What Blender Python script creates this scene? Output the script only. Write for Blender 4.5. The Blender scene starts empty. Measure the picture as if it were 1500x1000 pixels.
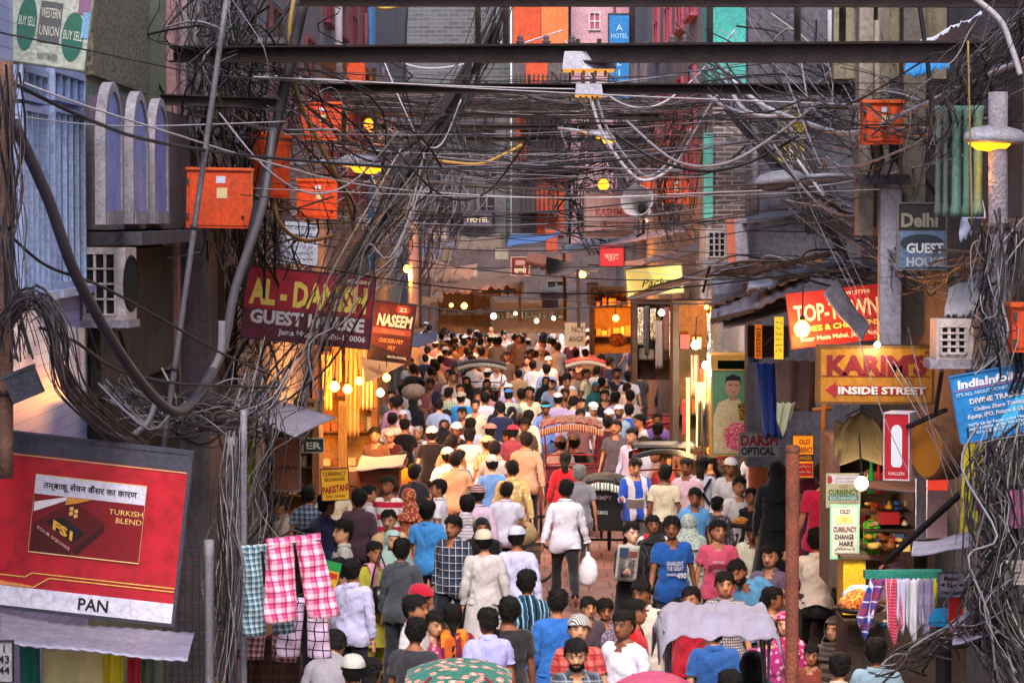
import bpy, bmesh, math, random
import numpy as np
from mathutils import Vector, Matrix, noise as mnoise
R = math.radians
sc = bpy.context.scene
C = sc.collection
rng = random.Random(7)

# ---------------------------------------------------------------- camera
FPX, CAMZ, PITCH = 4166.7, 5.3, R(2.474)
cam_data = bpy.data.cameras.new('camera')
cam_data.lens = 100; cam_data.sensor_width = 36; cam_data.clip_start = .5; cam_data.clip_end = 3000
cam_data.dof.use_dof = False
cam = bpy.data.objects.new('camera', cam_data); C.objects.link(cam)
cam.location = (0, 0, CAMZ); cam.rotation_euler = (R(90) - PITCH, 0, 0)
sc.camera = cam
# ---------------------------------------------------------------- sky, sun, exposure
SUN_EL, SUN_AZ = R(50), R(183)
world = bpy.data.worlds.new('World'); sc.world = world; world.use_nodes = True
wn = world.node_tree.nodes; wl = world.node_tree.links
sky = wn.new('ShaderNodeTexSky'); sky.sky_type = 'NISHITA'; sky.sun_disc = False
sky.sun_elevation = SUN_EL; sky.sun_rotation = SUN_AZ
sky.air_density = 1.0; sky.dust_density = 3.0; sky.ozone_density = 1.0
tint = wn.new('ShaderNodeMix'); tint.data_type = 'RGBA'; tint.blend_type = 'MULTIPLY'
tint.inputs[0].default_value = 1.0; tint.inputs[7].default_value = (1.0, .95, .90, 1)
wl.new(sky.outputs[0], tint.inputs[6])
wl.new(tint.outputs[2], wn['Background'].inputs[0]); wn['Background'].inputs[1].default_value = .13
sun = bpy.data.lights.new('sun', 'SUN'); sun.energy = 1.35; sun.angle = R(20); sun.color = (1, .95, .92)
suno = bpy.data.objects.new('sun', sun); C.objects.link(suno)
sdir = Vector((math.sin(SUN_AZ) * math.cos(SUN_EL), math.cos(SUN_AZ) * math.cos(SUN_EL), math.sin(SUN_EL)))
suno.rotation_euler = sdir.to_track_quat('Z', 'Y').to_euler(); suno.location = (0, -10, 30)
vs = sc.view_settings; vs.view_transform = 'Standard'; vs.look = 'None'; vs.gamma = 1; vs.use_curve_mapping = False
vs.exposure = 1.52
sc.cycles.use_denoising = True
sc.cycles.use_adaptive_sampling = True; sc.cycles.adaptive_threshold = .03
sc.cycles.max_bounces = 4; sc.cycles.diffuse_bounces = 2; sc.cycles.glossy_bounces = 2; sc.cycles.transparent_max_bounces = 6

def P(px, py, Y):
    """point of the street at depth Y that the photograph shows at pixel (px, py) of 1500 x 1000"""
    a = (px - 750) / FPX; b = (500 - py) / FPX
    d = Vector((a, math.cos(PITCH) + b * math.sin(PITCH), -math.sin(PITCH) + b * math.cos(PITCH)))
    return Vector((0, 0, CAMZ)) + d * (Y / d.y)
def depth_at(py, z):
    b = (500 - py) / FPX
    return (z - CAMZ) * (math.cos(PITCH) + b * math.sin(PITCH)) / (-math.sin(PITCH) + b * math.cos(PITCH))
def ppm(Y): return FPX / Y       # photo pixels per metre at depth Y
# ---------------------------------------------------------------- materials
_mats = {}
def lin(c):
    """sRGB 0-255 triple or hex string -> linear"""
    if isinstance(c, str): c = tuple(int(c[i:i + 2], 16) for i in (0, 2, 4))
    return tuple(((v / 255) / 12.92 if v / 255 <= .04045 else ((v / 255 + .055) / 1.055) ** 2.4) for v in c)
def rgba(c): return (*lin(c), 1)
class NT:
    def __init__(s, m): s.t = m.node_tree; s.n = s.t.nodes; s.l = s.t.links
    def new(s, typ, **kw):
        n = s.n.new(typ)
        for k, v in kw.items(): setattr(n, k, v)
        return n
    def math(s, op, a, b=None, c=None):
        n = s.new('ShaderNodeMath', operation=op)
        for i, v in enumerate((a, b, c)):
            if v is None: continue
            if isinstance(v, (int, float)): n.inputs[i].default_value = v
            else: s.l.new(v, n.inputs[i])
        return n.outputs[0]
    def mix(s, f, a, b, blend='MIX'):
        n = s.new('ShaderNodeMix', data_type='RGBA', blend_type=blend)
        for i, v in ((0, f), (6, a), (7, b)):
            if isinstance(v, (int, float)): n.inputs[i].default_value = v
            elif isinstance(v, tuple): n.inputs[i].default_value = v
            else: s.l.new(v, n.inputs[i])
        return n.outputs[2]
    def noise(s, scale, detail=3, vec=None, rough=.55):
        n = s.new('ShaderNodeTexNoise'); n.inputs['Scale'].default_value = scale; n.inputs['Detail'].default_value = detail
        n.inputs['Roughness'].default_value = rough
        if vec is not None: s.l.new(vec, n.inputs['Vector'])
        return n.outputs[0]
    def ramp(s, f, stops):
        n = s.new('ShaderNodeValToRGB'); e = n.color_ramp.elements
        while len(e) < len(stops): e.new(.5)
        for i, (p, c) in enumerate(stops):
            e[i].position = p; e[i].color = c if len(c) == 4 else (*c, 1)
        s.l.new(f, n.inputs[0]); return n.outputs[0]
def base_mat(key, rough=.75, metal=0., spec=.35):
    m = bpy.data.materials.new(key); m.use_nodes = True
    b = m.node_tree.nodes['Principled BSDF']
    b.inputs['Roughness'].default_value = rough; b.inputs['Metallic'].default_value = metal
    b.inputs['Specular IOR Level'].default_value = spec
    return m, NT(m), b
def sep(t, coord='Object', rot=None):
    tc = t.new('ShaderNodeTexCoord'); v = tc.outputs[coord]
    if rot:
        mp = t.new('ShaderNodeMapping'); mp.inputs['Rotation'].default_value = rot; t.l.new(v, mp.inputs[0]); v = mp.outputs[0]
    s = t.new('ShaderNodeSeparateXYZ'); t.l.new(v, s.inputs[0])
    return v, s.outputs[0], s.outputs[1], s.outputs[2]
def bump(t, b, h, strength=.3, dist=.01):
    n = t.new('ShaderNodeBump'); n.inputs['Strength'].default_value = strength; n.inputs['Distance'].default_value = dist
    t.l.new(h, n.inputs['Height']); t.l.new(n.outputs[0], b.inputs['Normal'])

def surf(col, col2=None, scale=3., rough=.8, metal=0., bumps=.3, bscale=25., amount=.6, streak=0., name=None):
    """worn painted / plastered / metal surface: two colours mixed by noise, grime streaks, fine relief"""
    key = ('surf', col, col2, scale, rough, metal, bumps, bscale, amount, streak)
    if key in _mats: return _mats[key]
    m, t, b = base_mat(name or 'surface', rough, metal)
    v, x, y, z = sep(t)
    c1 = rgba(col); c2 = rgba(col2) if col2 else tuple(q * .62 for q in c1[:3]) + (1,)
    n1 = t.noise(scale, 6, v, .62)
    f = t.ramp(n1, [(.36, (0, 0, 0)), (.66, (1, 1, 1))])
    f = t.math('MULTIPLY', f, amount)
    c = t.mix(f, c1, c2)
    nf = t.noise(scale * 9, 6, v, .7)
    c = t.mix(.85, c, t.ramp(nf, [(.28, (.42, .41, .42)), (.52, (.92, .92, .92)), (.75, (1.25, 1.24, 1.22))]), 'MULTIPLY')
    if streak:
        cm = t.new('ShaderNodeCombineXYZ'); t.l.new(t.math('MULTIPLY', x, 9.), cm.inputs[0]); t.l.new(t.math('MULTIPLY', y, 9.), cm.inputs[1]); t.l.new(t.math('MULTIPLY', z, .7), cm.inputs[2])
        s = t.ramp(t.noise(1., 5, cm.outputs[0], .6), [(.45, (0, 0, 0)), (.75, (1, 1, 1))])
        c = t.mix(t.math('MULTIPLY', s, streak), c, (.03, .026, .024, 1))
    t.l.new(c, b.inputs['Base Color'])
    nb = t.noise(bscale, 5, v, .6)
    if bumps: bump(t, b, nb, min(1., bumps * 1.6), .02)
    r = t.math('MULTIPLY_ADD', n1, .3, rough - .15); t.l.new(r, b.inputs['Roughness'])
    _mats[key] = m; return m
def plain(col, rough=.6, metal=0., name=None):
    key = ('plain', col, rough, metal)
    if key in _mats: return _mats[key]
    m, t, b = base_mat(name or 'paint', rough, metal)
    v, x, y, z = sep(t)
    n = t.noise(14., 4, v)
    c1 = rgba(col)
    n2 = t.ramp(t.noise(55., 5, v, .7), [(.3, (.55, .54, .53)), (.6, (1.05, 1.05, 1.05))])
    t.l.new(t.mix(.7, t.mix(t.math('MULTIPLY', n, .5), c1, tuple(q * .55 for q in c1[:3]) + (1,)), n2, 'MULTIPLY'), b.inputs['Base Color'])
    _mats[key] = m; return m
def emit(col, strength, name='lamp_glow'):
    key = ('emit', col, strength)
    if key in _mats: return _mats[key]
    m = bpy.data.materials.new(name); m.use_nodes = True; t = NT(m)
    t.n.remove(t.n['Principled BSDF'])
    e = t.new('ShaderNodeEmission'); e.inputs[0].default_value = rgba(col); e.inputs[1].default_value = strength
    t.l.new(e.outputs[0], t.n['Material Output'].inputs[0])
    m.cycles.emission_sampling = 'NONE'
    _mats[key] = m; return m
def backlit(col, strength, rough=.5):
    """printed translucent face of a lit sign box"""
    key = ('backlit', col, strength)
    if key in _mats: return _mats[key]
    m, t, b = base_mat('backlit_face', rough)
    b.inputs['Base Color'].default_value = rgba(col); b.inputs['Emission Color'].default_value = rgba(col); b.inputs['Emission Strength'].default_value = strength
    m.cycles.emission_sampling = 'NONE'
    _mats[key] = m; return m
def cloth(col, kind='plain', col2='ffffff', s=.06, col3=None, rough=.88):
    """woven cloth in local metres. kinds: plain vstripe hstripe check plaid floral camo"""
    key = ('cloth', col, kind, col2, s, col3)
    if key in _mats: return _mats[key]
    m, t, b = base_mat('cloth', rough, 0, .15)
    v, x, y, z = sep(t)
    c1 = rgba(col); c2 = rgba(col2); c3 = rgba(col3 or col2)
    xy = t.math('ADD', x, t.math('MULTIPLY', y, .6))
    def band(co, period, duty):
        return t.math('LESS_THAN', t.math('FRACT', t.math('DIVIDE', t.math('ADD', co, 40.), period)), duty)
    if kind == 'plain': c = c1
    elif kind == 'vstripe': c = t.mix(band(xy, s, .38), c1, c2)
    elif kind == 'stripes2': c = t.mix(band(xy, s * 1.7, .3), t.mix(band(xy, s, .3), c1, c2), c3)
    elif kind == 'hstripe': c = t.mix(band(z, s, .45), c1, c2)
    elif kind == 'grid': c = t.mix(t.math('MAXIMUM', band(xy, s, .13), band(z, s, .13)), c1, c2)
    elif kind == 'check':
        f = t.math('MULTIPLY', t.math('ADD', band(xy, s, .5), band(z, s, .5)), .5); c = t.mix(f, c1, c2)
    elif kind == 'plaid':
        f = t.math('MULTIPLY', t.math('ADD', band(xy, s, .42), band(z, s, .42)), .45)
        g = t.math('MAXIMUM', band(t.math('ADD', xy, s * .2), s, .1), band(t.math('ADD', z, s * .2), s, .1)); c = t.mix(t.math('MULTIPLY', g, .8), t.mix(f, c1, c2), c3)
    elif kind == 'floral':
        vo = t.new('ShaderNodeTexVoronoi'); vo.inputs['Scale'].default_value = 1 / s; t.l.new(v, vo.inputs['Vector'])
        f = t.math('LESS_THAN', vo.outputs['Distance'], .38); f2 = t.math('LESS_THAN', vo.outputs['Distance'], .17)
        c = t.mix(f2, t.mix(f, c1, c2), c3)
    elif kind == 'camo':
        f = t.math('GREATER_THAN', t.noise(1 / s, 2, v), .52); f2 = t.math('GREATER_THAN', t.noise(1.4 / s, 2, v), .6)
        c = t.mix(f2, t.mix(f, c1, c2), c3)
    n1 = t.noise(5., 4, v)
    c = t.mix(t.math('MULTIPLY', t.ramp(n1, [(.35, (0, 0, 0)), (.7, (1, 1, 1))]), .30), c, (.45, .40, .42, 1), 'MULTIPLY')
    t.l.new(c, b.inputs['Base Color'])
    mp = t.new('ShaderNodeMapping'); mp.inputs['Scale'].default_value = (1, 1, .45); t.l.new(v, mp.inputs[0])
    bump(t, b, t.noise(11., 5, mp.outputs[0], .6), .9, .035)
    b.inputs['Sheen Weight'].default_value = .15
    _mats[key] = m; return m

# ---------------------------------------------------------------- objects
def tag(o, label=None, cat=None, group=None, kind=None):
    if label: o['label'] = label
    if cat: o['category'] = cat
    if group: o['group'] = group
    if kind: o['kind'] = kind
    return o
def empty(name, loc=(0, 0, 0), rz=0.):
    o = bpy.data.objects.new(name, None); C.objects.link(o); o.location = loc; o.rotation_euler.z = rz
    o.empty_display_size = .2; return o
def link(name, me, parent=None):
    o = bpy.data.objects.new(name, me); C.objects.link(o)
    if parent is not None: o.parent = parent
    return o
class MB:
    """collects shapes into one mesh"""
    def __init__(s): s.v = []; s.f = []; s.m = []; s.mi = 0
    def add(s, vs, fs):
        o = len(s.v); s.v += [tuple(p) for p in vs]; s.f += [tuple(i + o for i in f) for f in fs]; s.m += [s.mi] * len(fs); return s
    def box(s, a, b, j=0., M=None):
        (x0, y0, z0), (x1, y1, z1) = a, b
        vs = [Vector((x, y, z)) for x in (x0, x1) for y in (y0, y1) for z in (z0, z1)]
        if j: vs = [p + Vector((rng.uniform(-j, j), rng.uniform(-j, j), rng.uniform(-j, j))) for p in vs]
        if M is not None: vs = [M @ p for p in vs]
        return s.add(vs, [(0, 1, 3, 2), (4, 6, 7, 5), (0, 4, 5, 1), (2, 3, 7, 6), (0, 2, 6, 4), (1, 5, 7, 3)])
    def beam(s, p, q, w, h, roll=0.):
        """rectangular bar from p to q"""
        p = Vector(p); q = Vector(q); d = (q - p).normalized(); up = Vector((0, 0, 1)) if abs(d.z) < .95 else Vector((0, 1, 0))
        sx = d.cross(up).normalized(); sz = sx.cross(d)
        if roll: sx, sz = sx * math.cos(roll) + sz * math.sin(roll), sz * math.cos(roll) - sx * math.sin(roll)
        vs = [e + sx * a * w / 2 + sz * c * h / 2 for e in (p, q) for a in (-1, 1) for c in (-1, 1)]
        return s.add(vs, [(0, 1, 3, 2), (4, 6, 7, 5), (0, 4, 5, 1), (2, 3, 7, 6), (0, 2, 6, 4), (1, 5, 7, 3)])
    def ibeam(s, p, q, w, h, t=.012):
        p = Vector(p); q = Vector(q); d = (q - p).normalized(); sx = d.cross(Vector((0, 0, 1))).normalized()
        for dz in (-h / 2, h / 2): s.beam(p + Vector((0, 0, dz)), q + Vector((0, 0, dz)), w, t)
        s.beam(p, q, t, h - t * 1.2); return s
    def tube(s, pts, r, n=6, cap=True, radii=None):
        pts = [Vector(p) for p in pts]; k = len(pts); vs = []; fs = []
        prev = None
        for i, p in enumerate(pts):
            d = (pts[min(i + 1, k - 1)] - pts[max(i - 1, 0)])
            d = d.normalized() if d.length > 1e-9 else Vector((0, 0, 1))
            if prev is None:
                a = d.cross(Vector((0, 0, 1)) if abs(d.z) < .9 else Vector((1, 0, 0))).normalized()
            else:
                a = (prev - d * prev.dot(d)); a = a.normalized() if a.length > 1e-6 else d.orthogonal().normalized()
            prev = a; c = d.cross(a); rr = radii[i] if radii else r
            for j in range(n):
                w = 2 * math.pi * j / n; vs.append(p + (a * math.cos(w) + c * math.sin(w)) * rr)
        for i in range(k - 1):
            for j in range(n):
                fs.append((i * n + j, i * n + (j + 1) % n, (i + 1) * n + (j + 1) % n, (i + 1) * n + j))
        if cap: fs += [tuple(range(n - 1, -1, -1)), tuple((k - 1) * n + j for j in range(n))]
        return s.add(vs, fs)
    def lathe(s, prof, n=16, c=(0, 0, 0), axis='z', M=None, cap=True):
        """prof: (radius, height) pairs turned round an axis through c"""
        vs = []; fs = []; c = Vector(c)
        for r, h in prof:
            for j in range(n):
                w = 2 * math.pi * j / n; a, b2 = r * math.cos(w), r * math.sin(w)
                p = Vector((a, b2, h)) if axis == 'z' else (Vector((a, h, b2)) if axis == 'y' else Vector((h, a, b2)))
                vs.append((M @ p if M is not None else p) + c)
        for i in range(len(prof) - 1):
            for j in range(n): fs.append((i * n + j, i * n + (j + 1) % n, (i + 1) * n + (j + 1) % n, (i + 1) * n + j))
        if cap: fs += [tuple(range(n - 1, -1, -1)), tuple((len(prof) - 1) * n + j for j in range(n))]
        return s.add(vs, fs)
    def quad(s, a, b, c, d): return s.add([a, b, c, d], [(0, 1, 2, 3)])
    def grid(s, fn, nu, nv, thick=0.):
        """sheet fn(u,v) -> point, optionally with thickness along its normal"""
        pts = [[Vector(fn(i / nu, j / nv)) for j in range(nv + 1)] for i in range(nu + 1)]
        W = nv + 1
        vs = [p for r_ in pts for p in r_]; fs = [(i * W + j, (i + 1) * W + j, (i + 1) * W + j + 1, i * W + j + 1) for i in range(nu) for j in range(nv)]
        if thick:
            n = len(vs); top = []
            for i in range(nu + 1):
                for j in range(nv + 1):
                    du = pts[min(i + 1, nu)][j] - pts[max(i - 1, 0)][j]; dv = pts[i][min(j + 1, nv)] - pts[i][max(j - 1, 0)]
                    nn = du.cross(dv); nn = nn.normalized() if nn.length > 1e-9 else Vector((0, 0, 1)); top.append(pts[i][j] + nn * thick)
            fs = [f[::-1] for f in fs] + [tuple(q + n for q in f) for f in fs]; vs += top
            e = [(i * W, (i + 1) * W) for i in range(nu)] + [((i + 1) * W + nv, i * W + nv) for i in range(nu)] + [(j + 1, j) for j in range(nv)] + [(nu * W + j, nu * W + j + 1) for j in range(nv)]
            fs += [(a, b, b + n, a + n) for a, b in e]
        return s.add(vs, fs)
    def prism(s, poly, a, b, axis='y'):
        """closed 2-D outline extruded; axis y: (x,z) outline from y=a to y=b; x: (y,z); z: (x,y)"""
        n = len(poly)
        mk = {'y': lambda p, h: (p[0], h, p[1]), 'x': lambda p, h: (h, p[0], p[1]), 'z': lambda p, h: (p[0], p[1], h)}[axis]
        vs = [mk(p, a) for p in poly] + [mk(p, b) for p in poly]
        fs = [tuple(range(n)), tuple(range(2 * n - 1, n - 1, -1))] + [(i, i + n, (i + 1) % n + n, (i + 1) % n) for i in range(n)]
        return s.add(vs, fs)
    def mesh(s, name, mats, smooth=False, fix=True):
        me = bpy.data.meshes.new(name); me.from_pydata(s.v, [], s.f)
        for m in (mats if isinstance(mats, (list, tuple)) else [mats]): me.materials.append(m)
        if max(s.m, default=0): me.polygons.foreach_set('material_index', s.m)
        if smooth: me.polygons.foreach_set('use_smooth', [True] * len(me.polygons))
        if fix:
            bm = bmesh.new(); bm.from_mesh(me); bmesh.ops.recalc_face_normals(bm, faces=bm.faces); bm.to_mesh(me); bm.free()
        me.update(); return me
    def build(s, name, mats, parent=None, smooth=False, fix=True, loc=None):
        o = link(name, s.mesh(name, mats, smooth, fix), parent)
        if loc is not None: o.location = loc
        return o

_fonts = {}
def lettering(txt, h, mat, parent, loc, name='lettering', bold=0., width=None, rot=(R(90), 0, 0), align='CENTER', shear=0., ext=.002, gap=1., skew=0.):
    """raised printed lettering: one mesh per line of writing, cap height h, optional total width"""
    cu = bpy.data.curves.new(name, 'FONT'); cu.body = txt; cu.size = h * 1.38; cu.align_x = align; cu.offset = bold * h; cu.extrude = ext
    cu.shear = shear; cu.space_character = gap; cu.resolution_u = 2
    o = bpy.data.objects.new(name, cu); C.objects.link(o)
    me = bpy.data.meshes.new_from_object(o)
    bpy.data.objects.remove(o); bpy.data.curves.remove(cu)
    me.materials.clear(); me.materials.append(mat)
    if len(me.vertices):
        co = np.empty(len(me.vertices) * 3); me.vertices.foreach_get('co', co); co = co.reshape(-1, 3)
        if width:
            w0 = co[:, 0].max() - co[:, 0].min()
            if w0 > 0: co[:, 0] *= width / w0
        if skew: co[:, 1] += co[:, 0] * skew
        me.vertices.foreach_set('co', co.ravel())
    ob = link(name, me, parent); ob.location = loc; ob.rotation_euler = rot
    return ob
def cat(pts, n=8):
    """smooth path through points"""
    pts = [Vector(p) for p in pts]
    if len(pts) < 3: return [pts[0].lerp(pts[-1], i / n) for i in range(n + 1)]
    out = []
    for i in range(len(pts) - 1):
        a, b, c, d = pts[max(i - 1, 0)], pts[i], pts[i + 1], pts[min(i + 2, len(pts) - 1)]
        for k in range(n):
            t = k / n
            out.append(.5 * ((2 * b) + (c - a) * t + (2 * a - 5 * b + 4 * c - d) * t * t + (3 * b - a - 3 * c + d) * t ** 3))
    return out + [pts[-1]]
# ---------------------------------------------------------------- ground
def st(o): o['kind'] = 'structure'; return o
XL, XR = -3.4, 3.4; XN = -3.85       # facade planes; the nearest left houses stand farther back
def onwall(px, py, xw):
    """point of the facade plane x = xw seen at a pixel, and its depth"""
    Y = xw * FPX / (px - 750); p = P(px, py, Y); return Vector((xw, Y, p.z))
mg, tg, bg = base_mat('street_surface', .82)
v, x, y, z = sep(tg)
n1 = tg.noise(.9, 6, v, .65); n2 = tg.noise(14, 5, v)
cg = tg.mix(tg.ramp(n1, [(.35, (0, 0, 0)), (.68, (1, 1, 1))]), rgba('6b4f46'), rgba('4a3d3b'))
cg = tg.mix(tg.math('MULTIPLY', tg.ramp(n2, [(.5, (0, 0, 0)), (.7, (1, 1, 1))]), .5), cg, rgba('8c7468'))
tg.l.new(cg, bg.inputs['Base Color']); bump(tg, bg, n2, .5, .02)
ground = st(MB().grid(lambda u, v: (-60 + 120 * u, -30 + 330 * v, -.02), 4, 8).build('ground', mg))
slab_mats = [surf('8a6258', '6a4a42', 2.2, .8, amount=.8), surf('7c5a52', '8e6c60', 2.2, .85), surf('93695c', '5e443e', 1.6, .8)]
slabs = []
for k in range(6):
    mb = MB(); w = .293; b = .014
    a = [(-w, -w), (w, -w), (w, w), (-w, w)]; c = [(px * (1 - b / w), py * (1 - b / w)) for px, py in a]
    mb.add([(px, py, -.03) for px, py in a] + [(px, py, .0) for px, py in a] + [(px, py, .008 + rng.uniform(-.003, .003)) for px, py in c],
           [(0, 1, 5, 4), (1, 2, 6, 5), (2, 3, 7, 6), (3, 0, 4, 7), (4, 5, 9, 8), (5, 6, 10, 9), (6, 7, 11, 10), (7, 4, 8, 11), (8, 9, 10, 11)])
    slabs.append(mb.mesh('paving_slab', slab_mats[k % 3]))
for j in range(30):
    for i in range(9):
        o = link('paving_slab', slabs[rng.randrange(6)], ground); o.location = ((i - 4) * .605 + (.3 if j % 2 else 0) - .1, 35 + j * .605, rng.uniform(-.006, .004))
        o.rotation_euler = (rng.uniform(-.008, .008), rng.uniform(-.008, .008), rng.choice((0, math.pi / 2, math.pi)))

# ---------------------------------------------------------------- buildings
CONC = surf('7a7480', '4a464e', 1.6, .9, bumps=.5, streak=.55)
CONC_D = surf('55505a', '2e2b32', 1.8, .9, bumps=.5, streak=.6)
PLASTER = surf('8d8492', '5a5462', 1.3, .9, bumps=.4, streak=.5)
DARK = surf('2a272c', '141215', 2.5, .85)
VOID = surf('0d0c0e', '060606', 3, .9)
WOOD = surf('5a4234', '33251d', 6, .8)
RUST = surf('3b2f30', '221a1b', 5, .75, .3, streak=.3)
STEEL = surf('4a4749', '2a2729', 4, .6, .5)
GREY = surf('8a8894', '62606c', 3, .6)
WHITE = surf('cfcad6', '9a94a2', 2, .6, streak=.3)
def building(name, label, x0, x1, y0, y1, h, mat, group=None, wallname='wall'):
    """one building along the street; x0 is the facade plane, x1 the back"""
    r = empty(name, ((x0 + x1) / 2, y0, 0)); tag(r, label, 'building', group)
    off = Vector(r.location)
    def L(p): return Vector(p) - off
    r_ = MB().box(L((min(x0, x1), y0, 0)), L((max(x0, x1), y1, h))).build(wallname, mat, r)
    r['x0'] = x0
    return r, L
def facade_window(r, L, xw, ya, yb, za, zb, frame, pane, side, bars=2, rows=1, t=.05, name='window', sill=True):
    """window on a facade plane x = xw; side +1 faces +x. frame, glass and bars stand proud of the wall"""
    f = MB(); s = side
    for (a, b, c, d) in ((ya, yb, zb - t, zb), (ya, yb, za, za + t), (ya, ya + t, za + t, zb - t), (yb - t, yb, za + t, zb - t)):
        f.box(L((min(xw, xw + s * .07), a, c)), L((max(xw, xw + s * .07), b, d)))
    w = f.build(name, frame, r)
    p = MB().box(L((min(xw, xw + s * .022), ya + t, za + t)), L((max(xw, xw + s * .022), yb - t, zb - t))).build('pane', pane, w)
    for i in range(1, bars + 1):
        yy = ya + (yb - ya) * i / (bars + 1); MB().box(L((min(xw, xw + s * .06), yy - .018, za + t)), L((max(xw, xw + s * .06), yy + .018, zb - t))).build('bar', frame, w)
    for i in range(1, rows):
        zz = za + (zb - za) * i / rows; MB().box(L((min(xw, xw + s * .055), ya + t, zz - .02)), L((max(xw, xw + s * .055), yb - t, zz + .02))).build('bar', frame, w)
    if sill: MB().box(L((min(xw, xw + s * .14), ya - .06, za - .07)), L((max(xw, xw + s * .14), yb + .06, za - .002))).build('sill', frame, w)
    return w
def front_window(r, L, yw, xa, xb, za, zb, frame, pane, bars=1, rows=2, t=.06, name='window'):
    """window on a wall that faces the camera, plane y = yw"""
    f = MB()
    for (a, b, c, d) in ((xa, xb, zb - t, zb), (xa, xb, za, za + t), (xa, xa + t, za + t, zb - t), (xb - t, xb, za + t, zb - t)):
        f.box(L((a, yw - .08, c)), L((b, yw, d)))
    w = f.build(name, frame, r)
    MB().box(L((xa + t, yw - .025, za + t)), L((xb - t, yw, zb - t))).build('pane', pane, w)
    for i in range(1, bars + 1):
        xx = xa + (xb - xa) * i / (bars + 1); MB().box(L((xx - .025, yw - .06, za + t)), L((xx + .025, yw - .026, zb - t))).build('bar', frame, w)
    for i in range(1, rows):
        zz = za + (zb - za) * i / rows; MB().box(L((xa + t, yw - .055, zz - .025)), L((xb - t, yw - .026, zz + .025))).build('bar', frame, w)
    return w
# glazed blue tile wall
mt_, tt, bt = base_mat('blue_tile', .3)
v, x, y, z = sep(tt)
br = tt.new('ShaderNodeTexBrick'); mp = tt.new('ShaderNodeMapping'); mp.inputs['Rotation'].default_value = (R(90), 0, R(90)); tt.l.new(v, mp.inputs[0]); tt.l.new(mp.outputs[0], br.inputs[0])
br.offset = 0; br.inputs['Scale'].default_value = 1; br.inputs['Brick Width'].default_value = .10; br.inputs['Row Height'].default_value = .05; br.inputs['Mortar Size'].default_value = .006
br.inputs['Color1'].default_value = rgba('8f93c8'); br.inputs['Color2'].default_value = rgba('a2a2d0'); br.inputs['Mortar'].default_value = rgba('6a6aa0')
tt.l.new(br.outputs[0], bt.inputs['Base Color']); bump(tt, bt, br.outputs[1], -.4, .01)
BLUE = surf('9fb2d8', '8092bc', 3, .45, bumps=.15, amount=.5); BLUED = surf('5c6c9a', '404e78', 2, .3, bumps=.1)
r, L = building('tiled_building', 'lavender blue tiled building with tall blue framed windows under a money transfer sign', XN, -6.8, 14.5, 25.7, 9.4, mt_)
for pa, pb, ya_, yb_ in ((22, 62, 100, 150), (70, 116, 104, 152), (22, 62, 156, 428), (70, 116, 160, 420)):
    a = onwall(pa, (ya_ + yb_) / 2, XN).y; b = onwall(pb, 0, XN).y; zt = onwall((pa + pb) / 2, ya_, XN).z; zb = onwall((pa + pb) / 2, yb_, XN).z
    facade_window(r, L, XN, a, b, zb, zt, BLUE, BLUED, 1, bars=4 if yb_ > 300 else 3, rows=1, sill=yb_ > 300)
# pebble-dash and pale green house with the arched balcony screen
PEB = surf('8f8a72', '35332a', 22., .95, bumps=1., bscale=60, amount=.95, name='pebble_dash')
r, L = building('arched_house', 'grey green house with pebble dash wall and three tall arched blue niches', XN - .02, -6.8, 25.75, 32.3, 9.9, surf('8a947c', '6a7460', 2, .85, streak=.35))
MB().box(L((XN - .02, 25.9, 6.6)), L((XN + .05, 29.9, 9.8))).build('pebble_panel', PEB, r)
MB().box(L((XN - .02, 31.95, 3.)), L((XN + .09, 32.28, 9.9))).build('pilaster', surf('b48c92', '8a6a70', 2, .8), r)
zt, zb = onwall(180, 128, XN).z, onwall(180, 335, XN).z; XA = XN + .28
ARCH = surf('9a96a0', '6a6670', 3, .85, streak=.3); NICHE = surf('8496d4', '5f70b4', 2.5, .6, amount=.7, streak=.15)
MB().box(L((XN, 25.75, zb)), L((XA, 31.6, zt - .18))).build('screen_wall', surf('67616a', '4a454e', 2, .9, streak=.6), r)
for k, (pa, pb) in enumerate(((140, 168), (182, 206), (214, 236))):
    ya_, yb_ = onwall(pa, 0, XA).y, onwall(pb, 0, XA).y; za_, zs = zb + .05, zt - .62; ym = (ya_ + yb_) / 2; hw = (yb_ - ya_) / 2
    arc = [(ym + hw * math.cos(t), zs + .52 * math.sin(t)) for t in np.linspace(0, math.pi, 15)]
    inner = [(ym + hw * .84 * math.cos(t), zs + .44 * math.sin(t)) for t in np.linspace(0, math.pi, 15)]
    a = [Vector((0, q[0], q[1])) - Vector((0, r.location.y, 0)) for q in ([(ym + hw, za_)] + arc + [(ym - hw, za_)])]
    b = [Vector((0, q[0], q[1])) - Vector((0, r.location.y, 0)) for q in ([(ym + hw * .84, za_)] + inner + [(ym - hw * .84, za_)])]
    mb = MB(); n = len(a); xo = XA - r.location.x
    vs = [(xo + d, q.y, q.z) for d in (0, .09) for q in a] + [(xo + d, q.y, q.z) for d in (.02, .09) for q in b]
    fs = []
    for i in range(n - 1): fs += [(n + i, n + i + 1, 3 * n + i + 1, 3 * n + i), (i, i + 1, n + i + 1, n + i), (2 * n + i, 3 * n + i, 3 * n + i + 1, 2 * n + i + 1)]
    mb.add(vs, fs); w = mb.build('arch', ARCH, r)
    MB().prism([(q.y, q.z) for q in b], xo + .05, xo + .07, 'x').build('niche_panel', NICHE, w)
    MB().box((xo + .0, ym - hw * .8 - r.location.y, za_), (xo + .1, ym + hw * .8 - r.location.y, za_ + .12)).build('ledge', ARCH, w)
MB().box(L((XN, 25.75, zb - .14)), L((XN + .5, 31.6, zb - .02))).build('slab', CONC_D, r)
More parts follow.
